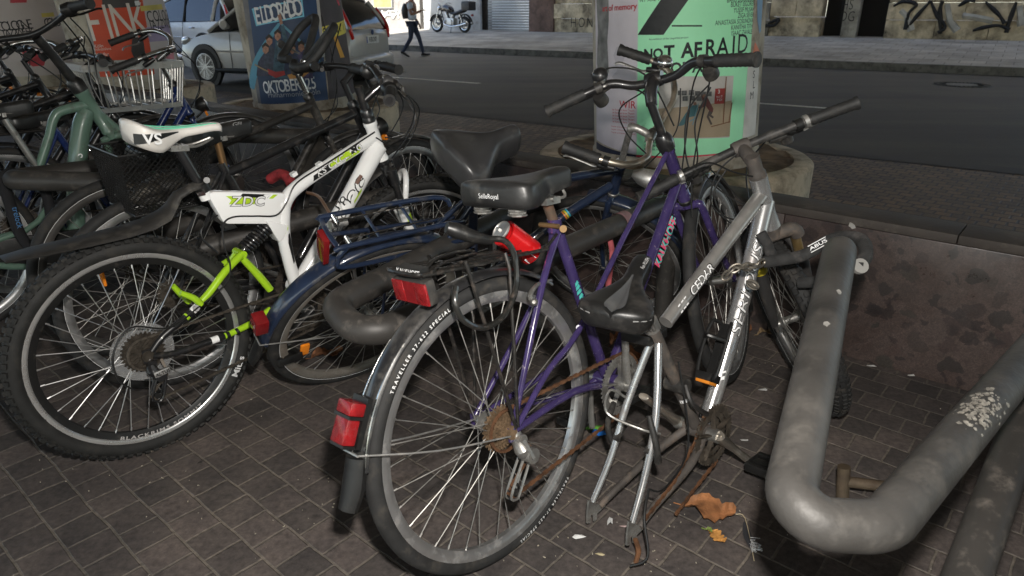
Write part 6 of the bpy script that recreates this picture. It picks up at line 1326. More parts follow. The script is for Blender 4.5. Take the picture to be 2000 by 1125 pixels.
# black gel-saddle bike whose rear wheel shows through the white bike's wheel
bg = generic("black bike with GEL saddle, bronze seat post and mesh basket behind the white saddle", (-1.186, 2.181), 46, 0, BGM, "flat", 8, saddle_m=SADB, post=mat("bronze_post", (.26, .15, .07), .35, .8, var=.2, dirt=(.1, .06, .03), damt=.3), seat_h=.90, rack_=False, seat_x=.05, fender='front')
o, wf, up = bg.sad; q = MB(); add_text(q, "GEL", .016, flat_fn(V((.32, -.026, .888)), V((1, 0, 0)), V((0, -.5, 1))), bold=.01); bg.part("saddle_lettering", q, mat("grey_lettering", (.3, .3, .3), .5), o, ang=0)
a = rad(150); q = MB(); q.box(bg.hub + V((math.cos(a) * .22, -.012, math.sin(a) * .22)), (.055, .010, .03), (0, 0, 1), YL); bg.part("spoke_reflector", q, AMB, bevel=.004)
def basket(b, c, L, W, Hh, par=None, rim_r=.004, mesh=.018):
    q = MB(); c = V(c); t = .86
    def pt(u, v, h): k = lerp(t, 1, h); return c + V((u * L / 2 * k, v * W / 2 * k, h * Hh))
    per = [(-1, -1), (1, -1), (1, 1), (-1, 1)]
    for h in (0, 1): q.tube([pt(u, v, h) for u, v in per], rim_r, 6, closed=True)
    for i in range(4):
        (u0, v0), (u1, v1) = per[i], per[(i + 1) % 4]; ln = L if v0 == v1 else W; n = int(ln / mesh); m = int(Hh / mesh * 1.2)
        for j in range(-m, n + 1):
            for dr in (1, -1):
                p = []
                for h, jj in ((0, j if dr > 0 else j + m), (1, j + m if dr > 0 else j)):
                    p.append((jj / n, h))
                (a0, h0), (a1, h1) = p
                # clip to 0..1
                lo, hi = 0., 1.
                if a1 != a0:
                    t0, t1 = (0 - a0) / (a1 - a0), (1 - a0) / (a1 - a0); lo, hi = max(lo, min(t0, t1)), min(hi, max(t0, t1))
                if hi - lo < .03: continue
                f_ = lambda tt: pt(lerp(u0, u1, lerp(a0, a1, tt)), lerp(v0, v1, lerp(a0, a1, tt)), lerp(h0, h1, tt)); q.tube([f_(lo), f_(hi)], .0013, 4, caps=False)
    for j in range(int(L / mesh)): u = -1 + 2 * (j + .5) / int(L / mesh); q.tube([pt(u, -1, 0), pt(u, 1, 0)], .0013, 4, caps=False)
    for j in range(int(W / mesh)): v = -1 + 2 * (j + .5) / int(W / mesh); q.tube([pt(-1, v, 0), pt(1, v, 0)], .0013, 4, caps=False)
    return b.part("basket", q, MESH, par)
bk = basket(bg, (.03, 0, .66), .27, .27, .19)
q = MB()
for i in range(7):
    c = V((.03 + rnd.uniform(-.08, .08), rnd.uniform(-.07, .07), .70 + rnd.uniform(-.01, .02))); r_ = rnd.uniform(.04, .075); ring = []
    q.lathe(c, V((rnd.uniform(-.4, .4), rnd.uniform(-.4, .4), 1)), [(.001, -r_ * .5), (r_ * .7, -r_ * .4), (r_, 0), (r_ * .75, r_ * .4), (.001, r_ * .55)], 12)
bg.part("bag_in_basket", q, mat("dirty_plastic_bag", (.035, .032, .028), .5, var=.6, scale=14, dirt=(.13, .11, .08), damt=.45, dscale=14, bump=1.), bk, ang=70)
GRIMR = mat("dark_rim", (.10, .095, .09), .45, .7, var=.3, dirt=(.05, .04, .035), damt=.4)
b2k = generic("black bike with butterfly handlebars and scuffed top tube before the ELDORADO column", (-1.42, 2.42), 47, 0, mat("scuffed_black_tube", (.03, .028, .026), .42, .2, var=.3, dirt=(.16, .14, .12), damt=.36, dscale=20), "bull", -18, seat_h=.80, rack_=False, lamp=False, fender='front', rim=GRIMR)
q = MB(); q.box(V((.98, .0, .62)), (.03, .16, .20), (1, 0, .55)); b2k.part("perforated_guard", q, mat("perforated_plate", (.03, .03, .03), .5, var=.8, scale=160), bevel=.006)
bnv = generic("navy blue bike with swept chrome handlebars in front of the silver car", (-2.27, 2.98), 46, 2, mat("deep_blue_paint", (.012, .025, .10), .25, var=.2, coat=.5, dirt=(.06, .06, .07), damt=.2), "swept", -20, seat_h=.84, frame="lady")
# bike with a polished steel crate on its carrier
bcr = generic("dark bike carrying a polished steel crate on its front carrier behind the green bike", (-2.55, 2.80), 46, 0, BGM, "flat", 0, seat_h=.86, lamp=False)
q = MB(); c = V((.94, -.06, .82)); L_, W_, H_ = .44, .26, .19
def cp(u, v, h): k = lerp(.86, 1., h); return c + V((u * L_ / 2 * k, v * W_ / 2 * k, h * H_))
per = [(-1, -1), (1, -1), (1, 1), (-1, 1)]
for h, ht_ in ((1, .030), (0, .022)):
    for i in range(4):
        a, d = cp(*per[i], h), cp(*per[(i + 1) % 4], h); q.box(lerp(a, d, .5), ((d - a).length + .004, .006, ht_), d - a)
for i in range(4):
    n = 8
    for j in range(n):
        u = lerp(per[i][0], per[(i + 1) % 4][0], j / n); v = lerp(per[i][1], per[(i + 1) % 4][1], j / n); q.tube([cp(u, v, 0), cp(u, v, 1)], .0042, 8)
for j in range(7): q.tube([cp(-1 + j / 3, -1, 0), cp(-1 + j / 3, 1, 0)], .004, 8)
bcr.part("steel_crate", q, mat("polished_steel", (.36, .355, .34), .34, 1., var=.1, dirt=(.2, .18, .15), damt=.3))
# ---- sage green step-through bike at the far left
SAGE = mat("sage_green_paint", (.105, .175, .135), .35, var=.12, scale=6, coat=.35, dirt=(.06, .055, .045), damt=.22, dscale=12)
gb = Bike("sage green step-through bike with thick down tube and black handlebars at the far left", (-2.27, 2.56, .35), 46, 0, .35); P = gb.P; z0 = gb.hub
wheel(gb, z0, .35, .022, tyre=RUB, rim=RIMS, spk=SPKD, rimw=.03, stripe=WTXT)
ht, hb = P(158, 178), P(182, 232); ht.y = hb.y = 0; hb = ht + (V((.075, 0, -.18)));
fr = Front(gb, ht, hb, 52, .40, .05); bb = P(150, 482); bb.y = 0
q = headtube(gb, fr, SAGE, .027); q.tube([P(172, 215), P(160, 245), P(152, 310), P(148, 400), bb], [.030, .037, .037, .036, .036], 18, 5); q.tube([P(170, 205), P(122, 216), P(105, 232), P(95, 270), P(75, 330)], [.022, .019, .018, .017, .017], 14, 5)
q.tube([P(75, 330), P(105, 420), bb + V((-.02, 0, .03))], .018, 12, 3)
for sd in (-1, 1): q.tube([bb + V((-.02, sd * .03, .0)), P(60, 520, sd * .055), z0 + V((0, sd * .066, 0))], [.019, .016, .013], 12, 4); q.tube([P(95, 400, sd * .02), P(50, 450, sd * .055), z0 + V((0, sd * .066, .02))], [.012, .012, .010], 10, 3)
q.cyl(bb - YL * .045, bb + YL * .045, .045, 20); fm = gb.part("frame", q, SAGE)
A, B_ = P(150, 360), P(158, 250); q = MB(); add_text(q, "SWAPFIETS", .034, tube_fn(A, B_, .0376, V((-.25, -1, .2)), .1), bold=.005, sx=.95, space=1.05); gb.part("frame_lettering", q, WTXT, fm, ang=0)
q = MB(); q.tube([P(176, 208), P(208, 236), P(240, 262), P(262, 282)], [.024, .020, .018, .014], 12, 3); gb.part("fork_cover", q, SAGE)
fork(fr, SAGE, .35, .055, .015, .03, bend=.04); wheel(gb, fr.c, .35, .022, fr.M, RUB, spk=SPKD, rimw=.03, stripe=WTXT); arcfender(gb, fr.c, .376, rad(-10), rad(125), .06, BLKP, fr.M); arcfender(gb, z0, .376, rad(60), rad(195), .06, BLKP)
H = fr.H; s, f, M_ = fr.s, fr.f, fr.M; q = MB(); q.lathe(H(0, 0, 0), s, [(.032, 0), (.033, .04), (.024, .055), (.02, .06)], 18); q.tube([H(0, 0, .04), H(-.02, 0, .16), H(-.045, 0, .25)], [.021, .018, .019], 14, 4); gb.part("stem", q, BLKP, None, M_)
bc = H(-.045, 0, .262); fn = lambda l, u, bk: bc + YL * l + s * u - f * bk
q = MB(); q.tube([fn(.31, .05, .12), fn(.22, .05, .05), fn(.12, .02, .0), fn(0, 0, 0), fn(-.12, .02, .0), fn(-.22, .05, .05), fn(-.31, .05, .12)], .0118, 14, 6); gb.part("handlebar", q, BLKM, None, M_)
for sd in (1, -1):
    grip(fr, fn(sd * .215, .05, .05), fn(sd * .315, .05, .125), r=.0185); brakelever(fr, fn(sd * .17, .04, .02), YL * sd - f * .4, f * .75 - s * .6, BLKP, BLKP, .13)
    q = MB(); q.lathe(fn(sd * .19, .045, .03), YL * sd, [(.013, -.03), (.024, -.02), (.026, .01), (.018, .025)], 16); gb.part("shifter", q, BLKP, None, M_)
q = MB()
for pts in ([H(-.02, -.15, .27), H(.08, -.12, .15), H(.08, -.06, .02), H(.04, -.03, -.08)], [H(-.02, -.12, .27), H(.10, -.07, .12), H(.06, -.03, .0), H(.03, -.03, -.1)], [H(-.02, .15, .27), H(.07, .1, .1), H(.04, .03, -.05)]): q.tube(pts, .003, 6, 8)
gb.part("cable", q, CAB, None, M_)
crankset(gb, bb + V((.0, 0, 0)), rad(150), .17, BLKM, .08, BLKM); q = MB(); q.prism([z0 + V((-.05, -.055, .05)), bb + V((.06, -.055, .09)), bb + V((.09, -.055, 0)), bb + V((.05, -.055, -.08)), z0 + V((-.05, -.055, -.04))], YL, .02); gb.part("chain_case", q, BLKP, bevel=.008)
q = MB(); sp = P(60, 290); sp.y = 0; q.tube([P(75, 330), V((P(75, 330).x - .08, 0, .88))], .0135, 12); gb.part("seat_post", q, ALUD)
sx = P(75, 330).x - .09; o, wf, up = saddle(gb, (sx - .14, 0, .92), (sx + .13, 0, .915), .18, .05, .06, .045, SADB, crown=.02, sag=.01); saddle_rails(gb, (sx - .14, 0, .92), (sx + .13, 0, .915), V((sx, 0, .87)), up, False, o)
c = P(186, 370); q = MB(); q.box(c, (.02, .05, .03), (1, 0, 0)); gb.part("fork_reflector", q, AMB, bevel=.006)
q = MB(); pts = [P(8, 345, -.08), P(20, 400, -.09), P(38, 455, -.09), P(62, 485, -.09), P(92, 490, -.08), P(100, 450, -.075), P(96, 400, -.07), P(80, 360, -.04), P(40, 340, -.03)]; q.tube(pts, .021, 10, 5, closed=True); gb.part("fabric_chain_lock", q, mat("black_fabric", (.012, .012, .014), .9, bump=.4))
q = MB(); add_text(q, "trelock", .022, flat_fn(P(34, 425, -.113), P(44, 465, -.113) - P(24, 390, -.113), V((1, 0, .5)))); gb.part("lock_lettering", q, mat("blue_lettering", (.05, .16, .34), .5), ang=0)
dark = [("black city bike with chrome stem standing left of the green bike", (-2.78, 2.98), 46, 3, "swept", 15, .93), ("dark bike with a flat handlebar between the black city bike and the column row", (-3.2, 3.36), 45, -2, "flat", -8, .97), ("black bike with a long dark saddle in front of the pale COLOGNE column", (-3.62, 3.75), 47, 2, "flat", 12, .90), ("dark grey bike with a rear carrier farthest back on the left", (-4.05, 4.12), 46, -3, "swept", 5, .92)]
for lab, hub, th, ln, br, de, sh in dark: generic(lab, hub, th, ln, BGM, br, de, seat_h=sh)
# ============================================================ parked cars
CARS = mat("silver_car_paint", (.42, .415, .40), .35, .1, var=.04, coat=.6); CARW = mat("white_car_paint", (.75, .76, .76), .3, var=.03, coat=.6); CARD = mat("dark_car_paint", (.02, .025, .04), .25, .3, var=.05, coat=.6)
CGL = mat("car_glass", (.012, .014, .015), .06, spec=.8); TRIM = mat("car_trim", (.018, .018, .018), .5)
def car(label, loc, head, paint, sc_=1.0, plate="K·EB 2107"):
    o = empty("parked_car", label, "car", "cars parked along the kerb", V(loc)); o.rotation_euler = (0, 0, head); o.scale = sc_ if isinstance(sc_, tuple) else (sc_,) * 3
    # x forward, rear at 0, front at 4.47; y left
    st_ = [(0.0, .42, .86, .70), (.06, .30, .93, .82), (.25, .22, .97, .89), (.9, .20, .95, .915), (2.2, .19, .93, .92), (3.0, .19, .92, .915), (3.35, .20, .90, .90), (3.9, .22, .80, .87), (4.25, .26, .70, .78), (4.42, .34, .60, .62), (4.47, .40, .52, .5)]
    rings = []
    for x, zb, zt, hw in st_:
        P_ = [(-.80, zb), (-.97, zb + .05), (-1., lerp(zb, zt, .35)), (-.985, lerp(zb, zt, .72)), (-.93, zt - .02), (-.80, zt), (0, zt + .03), (.80, zt), (.93, zt - .02), (.985, lerp(zb, zt, .72)), (1., lerp(zb, zt, .35)), (.97, zb + .05), (.80, zb)]
        rings.append([V((x, y * hw, z)) for y, z in P_])
    q = MB(); q.loft(rings); q.build("body", paint, o, ang=35)
    gh = [(.06, .95, .955, .80, .78), (.20, .95, 1.18, .815, .70), (.42, .95, 1.42, .82, .62), (.60, .95, 1.455, .825, .61), (1.5, .94, 1.495, .83, .61), (2.35, .93, 1.48, .83, .60), (2.7, .93, 1.36, .825, .62), (3.2, .91, 1.08, .81, .70), (3.45, .90, .905, .79, .77)]
    rings = [[V((x, -b, zb)), V((x, -lerp(b, t, .55), lerp(zb, zt, .6))), V((x, -t, zt - .03)), V((x, -t * .8, zt)), V((x, 0, zt + .012)), V((x, t * .8, zt)), V((x, t, zt - .03)), V((x, lerp(b, t, .55), lerp(zb, zt, .6))), V((x, b, zb))] for x, zb, zt, b, t in gh]
    q = MB(); q.loft(rings); q.build("window_glass", CGL, o, ang=40)
    q = MB(); rr_ = [[V((x, -t - .012, zt - .055)), V((x, -t * .85, zt + .006)), V((x, 0, zt + .02)), V((x, t * .85, zt + .006)), V((x, t + .012, zt - .055))] for x, zb, zt, b, t in gh[2:7]]; q.loft(rr_, False, False); q.build("roof", paint, o, ang=50)
    q = MB()
    def side(i, k, sd): x, zb, zt, b, t = gh[i]; h = k; return V((x, sd * (lerp(b, t, h) + .012), lerp(zb, zt - .03, h)))
    for sd in (-1, 1):
        q.tube([side(0, 0, sd), side(1, 1, sd), side(2, 1, sd)], .045, 6); q.tube([side(8, 0, sd), side(7, 1, sd), side(6, 1, sd), side(5, 1, sd)], .035, 6); q.tube([side(3, 0, sd), side(3, 1, sd)], .05, 6)
    q.build("pillars", paint, o, ang=60)
    for sd in (-1, 1): q = MB(); q.tube([V((1.62, sd * .84, .94)), V((1.68, sd * .62, 1.46))], .035, 6); q.build("door_pillar", TRIM, o)
    for wx in (.90, 3.54):
        for sd in (-1, 1):
            c = V((wx, sd * .80, .315)); q = MB(); q.lathe(c, V((0, sd, 0)), [(.385, .04), (.385, .132), (.28, .134)], 32); q.build("wheel_arch", TRIM, o)
            q = MB(); q.lathe(c, V((0, sd, 0)), [(.21, -.08), (.30, -.09), (.318, -.05), (.318, .10), (.30, .142), (.225, .145)], 36); wh = q.build("wheel", RUBC, o)
            q = MB(); q.lathe(c, V((0, sd, 0)), [(.228, .145), (.215, .148), (.205, .11), (.06, .12), (.05, .15), (.001, .152)], 36)
            for i in range(10):
                a = math.pi * 2 * i / 10; d = V((math.cos(a), 0, math.sin(a))); q.box(c + d * .13 + V((0, sd * .138, 0)), (.17, .02, .034), d, V((0, sd, 0)), 1)
            q.build("rim", ALU, wh)
            q = MB(); q.lathe(c, V((0, sd, 0)), [(.19, .121), (.001, .124)], 30); q.build("spoke_gap_shade", TRIM, wh)  # dark disc stands in for the shade between the wheel spokes
    for sd in (-1, 1):
        q = MB(); q.tube([V((2.86, sd * .86, .98)), V((2.88, sd * .98, 1.02)), V((2.84, sd * 1.05, 1.03))], [.03, .085, .07], 10, 4); q.build("mirror", paint, o)
        for hx in (1.25, 2.25): q = MB(); q.tube([V((hx - .1, sd * .925, .80)), V((hx, sd * .955, .805)), V((hx + .1, sd * .925, .80))], .016, 8, 3); q.build("door_handle", CHR, o)
        q = MB(); q.tube([V((.95, sd * .93, .26)), V((3.3, sd * .93, .26))], .04, 8); q.build("sill", TRIM, o)
        q = MB(); q.tube([V((.9, sd * .921, .58)), V((3.2, sd * .922, .58))], .018, 6); q.build("door_moulding", paint, o)
        for hx in (1.64, 2.86): q = MB(); q.tube([V((hx, sd * .922, .30)), V((hx, sd * .918, .62)), V((hx, sd * .87, .93))], .006, 5); q.build("door_gap", TRIM, o)
        q = MB(); q.tube([V((.02, sd * .74, .80)), V((.05, sd * .77, .96)), V((.13, sd * .76, 1.12)), V((.26, sd * .70, 1.30))], [.03, .042, .034, .02], 10, 4); q.build("tail_light", mat("car_tail_light", (.55, .015, .01), .2, coat=.6), o)
        q = MB(); q.tube([V((4.30, sd * .60, .68)), V((4.15, sd * .74, .74)), V((3.98, sd * .80, .78))], [.06, .07, .03], 10, 3); q.build("head_light", LENS, o)
    rb = [[V((x, y * .88, z + dz)) for y in (-1, -.96, -.5, 0, .5, .96, 1)] for x, z, dz in ((0.10, .24, 0), (-.06, .30, 0), (-.08, .44, 0), (-.05, .52, 0), (.06, .56, 0))]
    for r in rb: r[0].x += .16; r[-1].x += .16; r[1].x += .06; r[-2].x += .06
    q = MB(); q.loft(rb, False, False); q.build("bumper", paint, o, ang=50)
    q = MB(); q.box(V((.0, 0, .78)), (.02, .53, .13), (1, 0, 0)); pl = q.build("number_plate", mat("plate_white", (.72, .72, .7), .4), o, bevel=.006)
    q = MB(); add_text(q, plate, .075, flat_fn(V((-.012, 0, .78)), -YL, (0, 0, 1)), sx=.7, bold=.02); q.build("plate_text", INK, pl, ang=0)
    q = MB(); q.box(V((-.012, .245, .78)), (.002, .035, .11), (1, 0, 0)); q.build("plate_band", mat("plate_blue", (.02, .06, .35), .4), pl)
    q = MB(); q.lathe(V((-.01, 0, .90)), V((-1, 0, 0)), [(.045, 0), (.04, .012), (.001, .014)], 20); q.build("badge", mat("badge_blue", (.03, .06, .16), .3), o)
    return o
hd = rad(-17); dx = V((math.cos(hd), math.sin(hd), 0)); fw_ = at_z(408, 166, 0)
# the car drives away to the left: local +x points to -dx
ly = V((-dx.y, dx.x, 0)); base = fw_ + dx * 3.54 * .83 + ly * .93 * .88
car("silver estate car parked behind the ELDORADO column", (base.x, base.y, .004), hd + math.pi, CARS, (.83, .88, 1.0))
hd2 = rad(-30); dx2 = V((math.cos(hd2), math.sin(hd2), 0)); p2 = at_z(405, 118, 0); car("white car with black mirrors in the sun ahead of the silver estate car", (p2.x + dx2.x * 2.2, p2.y + dx2.y * 2.2, .016), hd2 + math.pi, CARW, 1.05, "K·MX 418")
p3 = at_z(166, 141, 0); car("dark car half hidden between the COLOGNE and FINK columns", (p3.x - 3.4, p3.y + 3.0, .016), rad(-35), CARD, 1.0, "K·LT 77")
# ============================================================ motorcycle and walking person
def motorcycle(loc, head):
    o = empty("motorcycle", "black and chrome cruiser motorcycle with top case parked by the graffiti door", "motorcycle", loc=V(loc)); o.rotation_euler = (0, 0, head)
    for x, r in ((0, .31), (1.5, .33)):
        c = V((x, 0, r)); q = MB(); q.torus(c, YL, r - .055, .055, 40, 12); wv = q.build("wheel", RUBC, o)
        q = MB(); q.lathe(c, YL, [(r - .10, .04), (r - .12, .035), (r - .12, -.035), (r - .10, -.04)], 36, closed=True)
        for i in range(18): a = i * math.pi / 9; q.tube([c + V((math.cos(a) * .05, .03 * (-1) ** i, math.sin(a) * .05)), c + V((math.cos(a + .3) * (r - .11), 0, math.sin(a + .3) * (r - .11)))], .004, 5)
        q.lathe(c, YL, [(.06, -.06), (.06, .06)], 16); q.build("rim", CHR, wv)
        q = MB(); q.lathe(c, YL, [(.13, -.07), (.13, -.064), (.06, -.064)], 24); q.build("brake_disc", CHR, wv)
    K = BLKM
    q = MB(); q.tube([V((1.22, 0, .84)), V((1.0, 0, .93)), V((.75, 0, .86)), V((.62, 0, .76))], [.06, .145, .15, .08], 16, 5); q.build("fuel_tank", mat("tank_paint", (.014, .010, .010), .2, coat=.7), o)
    q = MB(); q.tube([V((.70, 0, .74)), V((.45, 0, .72)), V((.15, 0, .80)), V((-.05, 0, .84))], [.09, .13, .13, .10], 14, 5, flat=.6); q.build("seat", SADB, o)
    q = MB(); q.box(V((.70, 0, .42)), (.42, .26, .26), (1, 0, .05)); q.cyl(V((.86, 0, .5)), V((.98, 0, .76)), .085, 16); q.cyl(V((.66, 0, .5)), V((.56, 0, .74)), .085, 16); q.cyl(V((.68, -.17, .38)), V((.68, .17, .38)), .13, 20); q.build("engine", ALU, o, bevel=.012)
    q = MB(); q.tube([V((1.25, 0, .82)), V((1.0, 0, .30)), V((.5, 0, .26)), V((.1, 0, .40)), V((.25, 0, .72)), V((.7, 0, .74))], .022, 8, 3); q.build("frame", K, o)
    for sd in (-1, 1):
        q = MB(); q.tube([V((1.5, sd * .10, .33)), V((1.28, sd * .10, .95))], [.028, .022], 12); q.build("fork", CHR, o)
        q = MB(); q.tube([V((0, sd * .13, .31)), V((.14, sd * .14, .70))], .024, 10); q.build("shock", CHR, o)
        q = MB(); q.tube([V((.88, sd * .12, .5)), V((.95, sd * .2, .34)), V((.6, sd * .2, .24)), V((.1, sd * .2, .28)), V((-.25, sd * .2, .36))], [.025, .025, .03, .045, .05], 10, 4); q.build("exhaust", CHR, o)
    q = MB(); q.tube([V((.98, -.36, 1.08)), V((1.14, -.30, 1.12)), V((1.24, -.10, 1.02)), V((1.24, .10, 1.02)), V((1.14, .30, 1.12)), V((.98, .36, 1.08))], .014, 8, 5); q.build("handlebar", CHR, o)
    q = MB(); q.lathe(V((1.34, 0, .92)), V((1, 0, 0)), [(.02, -.10), (.08, -.06), (.095, .02), (.09, .03)], 20); hl = q.build("head_lamp", CHR, o); q = MB(); q.lathe(V((1.37, 0, .92)), V((1, 0, 0)), [(.088, 0), (.001, .02)], 20); q.build("lamp_lens", LENS, hl)
    arc = lambda c, r, a0, a1: [V((c + r * math.cos(lerp(a0, a1, i / 12)), 0, .32 + r * math.sin(lerp(a0, a1, i / 12)))) for i in range(13)]
    for c, a0, a1 in ((1.5, .3, 2.4), (0, .6, 2.9)): q = MB(); q.tube(arc(c, .37, a0, a1), .07, 10, flat=.35); q.build("mudguard", K, o)
    q = MB(); q.box(V((-.22, 0, 1.0)), (.42, .46, .34), (1, 0, 0)); q.build("top_case", DUSTB, o, bevel=.06)
    q = MB(); q.box(V((-.40, 0, .66)), (.05, .12, .08), (1, 0, 0)); q.build("tail_light", REDL, o, bevel=.01)
    q = MB(); q.tube([V((.6, .12, .3)), V((.5, .30, .02))], .014, 8); q.build("side_stand", K, o)
    return o
mp = at_plane(908, 60, st(0, TW - 1.2), SN); motorcycle((mp.x, mp.y, .168 + .352 * ((TW - 1.2 - TK - .16) / (TW + .5 - TK - .16))), rad(-37) + math.pi)
def skin(name, joints, edges, m, parent, M, sub=2):
    me = bpy.data.meshes.new(name); me.from_pydata([tuple(j[0]) for j in joints], edges, []); ob = bpy.data.objects.new(name, me); sc.collection.objects.link(ob)
    md = ob.modifiers.new("skin", 'SKIN'); md.use_smooth_shade = True
    for v, j in zip(me.skin_vertices[0].data, joints): v.radius = (j[1], j[2] if len(j) > 2 else j[1])
    me.skin_vertices[0].data[0].use_root = True
    ss = ob.modifiers.new("sub", 'SUBSURF'); ss.levels = ss.render_levels = sub
    dg = bpy.context.evaluated_depsgraph_get(); nm = bpy.data.meshes.new_from_object(ob.evaluated_get(dg)); bpy.data.objects.remove(ob)
    ob = bpy.data.objects.new(name, nm); sc.collection.objects.link(ob); nm.materials.clear(); nm.materials.append(m)
    for p in nm.polygons: p.use_smooth = True
    ob.parent = parent; return ob
def person(loc, head):
    o = empty("person", "person in a grey short-sleeved shirt and dark jeans stepping off the far kerb", "person", loc=V(loc)); o.rotation_euler = (0, 0, head)
    SK = mat("skin", (.34, .19, .13), .5, var=.08); SH = mat("grey_shirt", (.58, .64, .72), .85, var=.15, scale=20); JN = mat("dark_jeans", (.04, .052, .09), .85, var=.3, scale=30); HR = mat("brown_hair", (.04, .025, .015), .6); SHOE = mat("dark_sneaker", (.02, .02, .022), .6); SOLE = mat("white_sole", (.6, .6, .58), .6)
    # x forward, y left, metres; body: head, arms, torso in one surface
    J = [((0, 0, .98), .14, .10), ((0, 0, 1.15), .145, .10), ((0.01, 0, 1.32), .17, .11), ((.01, 0, 1.45), .13, .09), ((.015, 0, 1.52), .055), ((.03, 0, 1.60), .075, .085), ((.04, 0, 1.70), .082, .095), ((.035, 0, 1.77), .055),
         ((0, .19, 1.42), .062), ((-.05, .25, 1.14), .045), ((.10, .26, .93), .036), ((.14, .26, .86), .035, .02),
         ((0, -.19, 1.42), .062), ((.06, -.24, 1.15), .045), ((.26, -.12, 1.22), .036), ((.32, -.07, 1.25), .035, .02)]
    E = [(0, 1), (1, 2), (2, 3), (3, 4), (4, 5), (5, 6), (6, 7), (3, 8), (8, 9), (9, 10), (10, 11), (3, 12), (12, 13), (13, 14), (14, 15)]
    L = [((0, 0, .98), .14, .10), ((0, .09, .90), .10), ((.16, .10, .52), .062), ((.26, .10, .14), .046), ((.28, .10, .10), .04), ((0, -.09, .90), .10), ((-.02, -.10, .52), .062), ((-.26, -.10, .17), .046), ((-.29, -.10, .13), .04)]
    body = skin("body", J, E, SK, o, None)
    skin("jeans", [(p[0], *[r * 1.08 for r in p[1:]]) for p in L], [(0, 1), (1, 2), (2, 3), (3, 4), (0, 5), (5, 6), (6, 7), (7, 8)], JN, o, None)
    T = [((0, 0, .97), .16, .115), ((0, 0, 1.15), .155, .11), ((0.01, 0, 1.32), .18, .12), ((.01, 0, 1.44), .135, .095), ((.012, 0, 1.49), .07), ((0, .19, 1.42), .075), ((-.03, .225, 1.26), .062), ((0, -.19, 1.42), .075), ((.03, -.225, 1.26), .062)]
    skin("shirt", T, [(0, 1), (1, 2), (2, 3), (3, 4), (3, 5), (5, 6), (3, 7), (7, 8)], SH, o, None)
    q = MB(); q.lathe(V((.02, 0, 1.735)), V((-.25, 0, 1)), [(.094, -.05), (.102, .0), (.095, .045), (.06, .078), (.001, .088)], 20); q.build("hair", HR, o, ang=70)
    q = MB()
    for y in (-.03, .03): q.lathe(V((.122, y, 1.69)), V((1, 0, 0)), [(.010, 0), (.007, .006), (.0, .008)], 10)
    q.build("eyes", DEC, o)
    q = MB(); q.tube([V((.12, 0, 1.69)), V((.146, 0, 1.655)), V((.122, 0, 1.648))], [.008, .014, .008], 8, 3); q.tube([V((.118, -.02, 1.62)), V((.126, 0, 1.618)), V((.118, .02, 1.62))], .006, 6, 3)
    for y in (-.083, .083): q.lathe(V((.035, y, 1.68)), V((0, y, 0)), [(.026, -.005), (.024, .008), (.008, .010)], 12)
    q.build("face", SK, o)
    for (p, d) in (((.15, .26, .84), V((.3, 0, -1))), ((.34, -.05, 1.26), V((.8, .5, .2)))):
        d.normalize(); q = MB(); u, v = perp(d); q.box(V(p), (.085, .07, .028), d, v)
        for k in range(4): a = V(p) + d * .04 + u * (-.027 + .018 * k); q.tube([a, a + d * (.035 - abs(k - 1.5) * .006) + v * .008, a + d * (.06 - abs(k - 1.5) * .01) + v * .028], [.009, .0085, .007], 8, 3)
        a = V(p) - d * .02 + u * .038; q.tube([a, a + u * .02 + d * .03, a + u * .018 + d * .06 + v * .01], [.010, .009, .007], 8, 3); q.build("hand", SK, o, ang=60)
    for (x, z, y, pt) in ((.28, .045, .10, .12), (-.27, .085, -.10, -.45)):
        dd = V((math.cos(pt), 0, math.sin(pt))); q = MB(); q.tube([V((x, y, z)) - dd * .07 + V((0, 0, .02)), V((x, y, z)) + V((0, 0, .02)), V((x, y, z)) + dd * .10, V((x, y, z)) + dd * .19], [.045, .048, .042, .03], 12, 4, flat=.8); sh = q.build("shoe", SHOE, o); q = MB(); q.tube([V((x, y, z - .03)) - dd * .08, V((x, y, z - .03)) + dd * .20], .042, 12, flat=.35); q.build("sole", SOLE, sh)
    q = MB(); q.tube([V((-.12, .0, 1.42)), V((-.17, 0, 1.25)), V((-.15, 0, 1.04))], [.10, .13, .11], 12, 4); q.build("backpack", BLKP, o)
    return o
pp = at_z(808, 111, 0); person((pp.x, pp.y, .004), rad(-10))
# ============================================================ small things
# red drink can wedged between the carrier and the rack pipe
can = empty("drink_can", "crumpled red drink can lying between the purple bike's carrier and the rack pipe", "drink can")
ca = at_depth(976, 449, 1.60); cb = at_depth(1044, 499, 1.67); dz = (cb - ca).normalized(); cc = lerp(ca, cb, .5); Ln = .116
can.location = cc - dz * Ln / 2; can.rotation_euler = dz.to_track_quat('Z', 'Y').to_euler()
def dent(q):
    for v in q.v:
        d = (v - V((.0, -.034, .075))).length
        if d < .035: v.y += (.035 - d) * .35
        d = (v - V((.02, -.03, .04))).length
        if d < .03: v.y += (.03 - d) * .3
    return q
RCAN = mat("red_can_lacquer", (.62, .012, .014), .28, .35, var=.08, scale=12, coat=.3)
q = MB(); q.lathe((0, 0, 0), (0, 0, 1), [(.027, .012)] + [(.033, .012 + .094 * i / 14) for i in range(15)] + [(.0275, .112)], 40, cap=False); dent(q).build("can_body", RCAN, can, ang=70)
q = MB(); q.lathe((0, 0, 0), (0, 0, 1), [(.0001, -.0), (.0235, .001), (.0255, -.002), (.0265, .001), (.026, .004), (.022, .002), (.0001, .003)], 36); q.tube([V((.004, 0, -.0015)), V((.018, 0, -.002))], .004, 8); q.build("can_lid", ALU, can)
q = MB(); q.lathe((0, 0, 0), (0, 0, 1), [(.0275, .112), (.024, .1155), (.0215, .1145), (.0001, .109)], 36, cap=False); q.build("can_base", ALU, can)
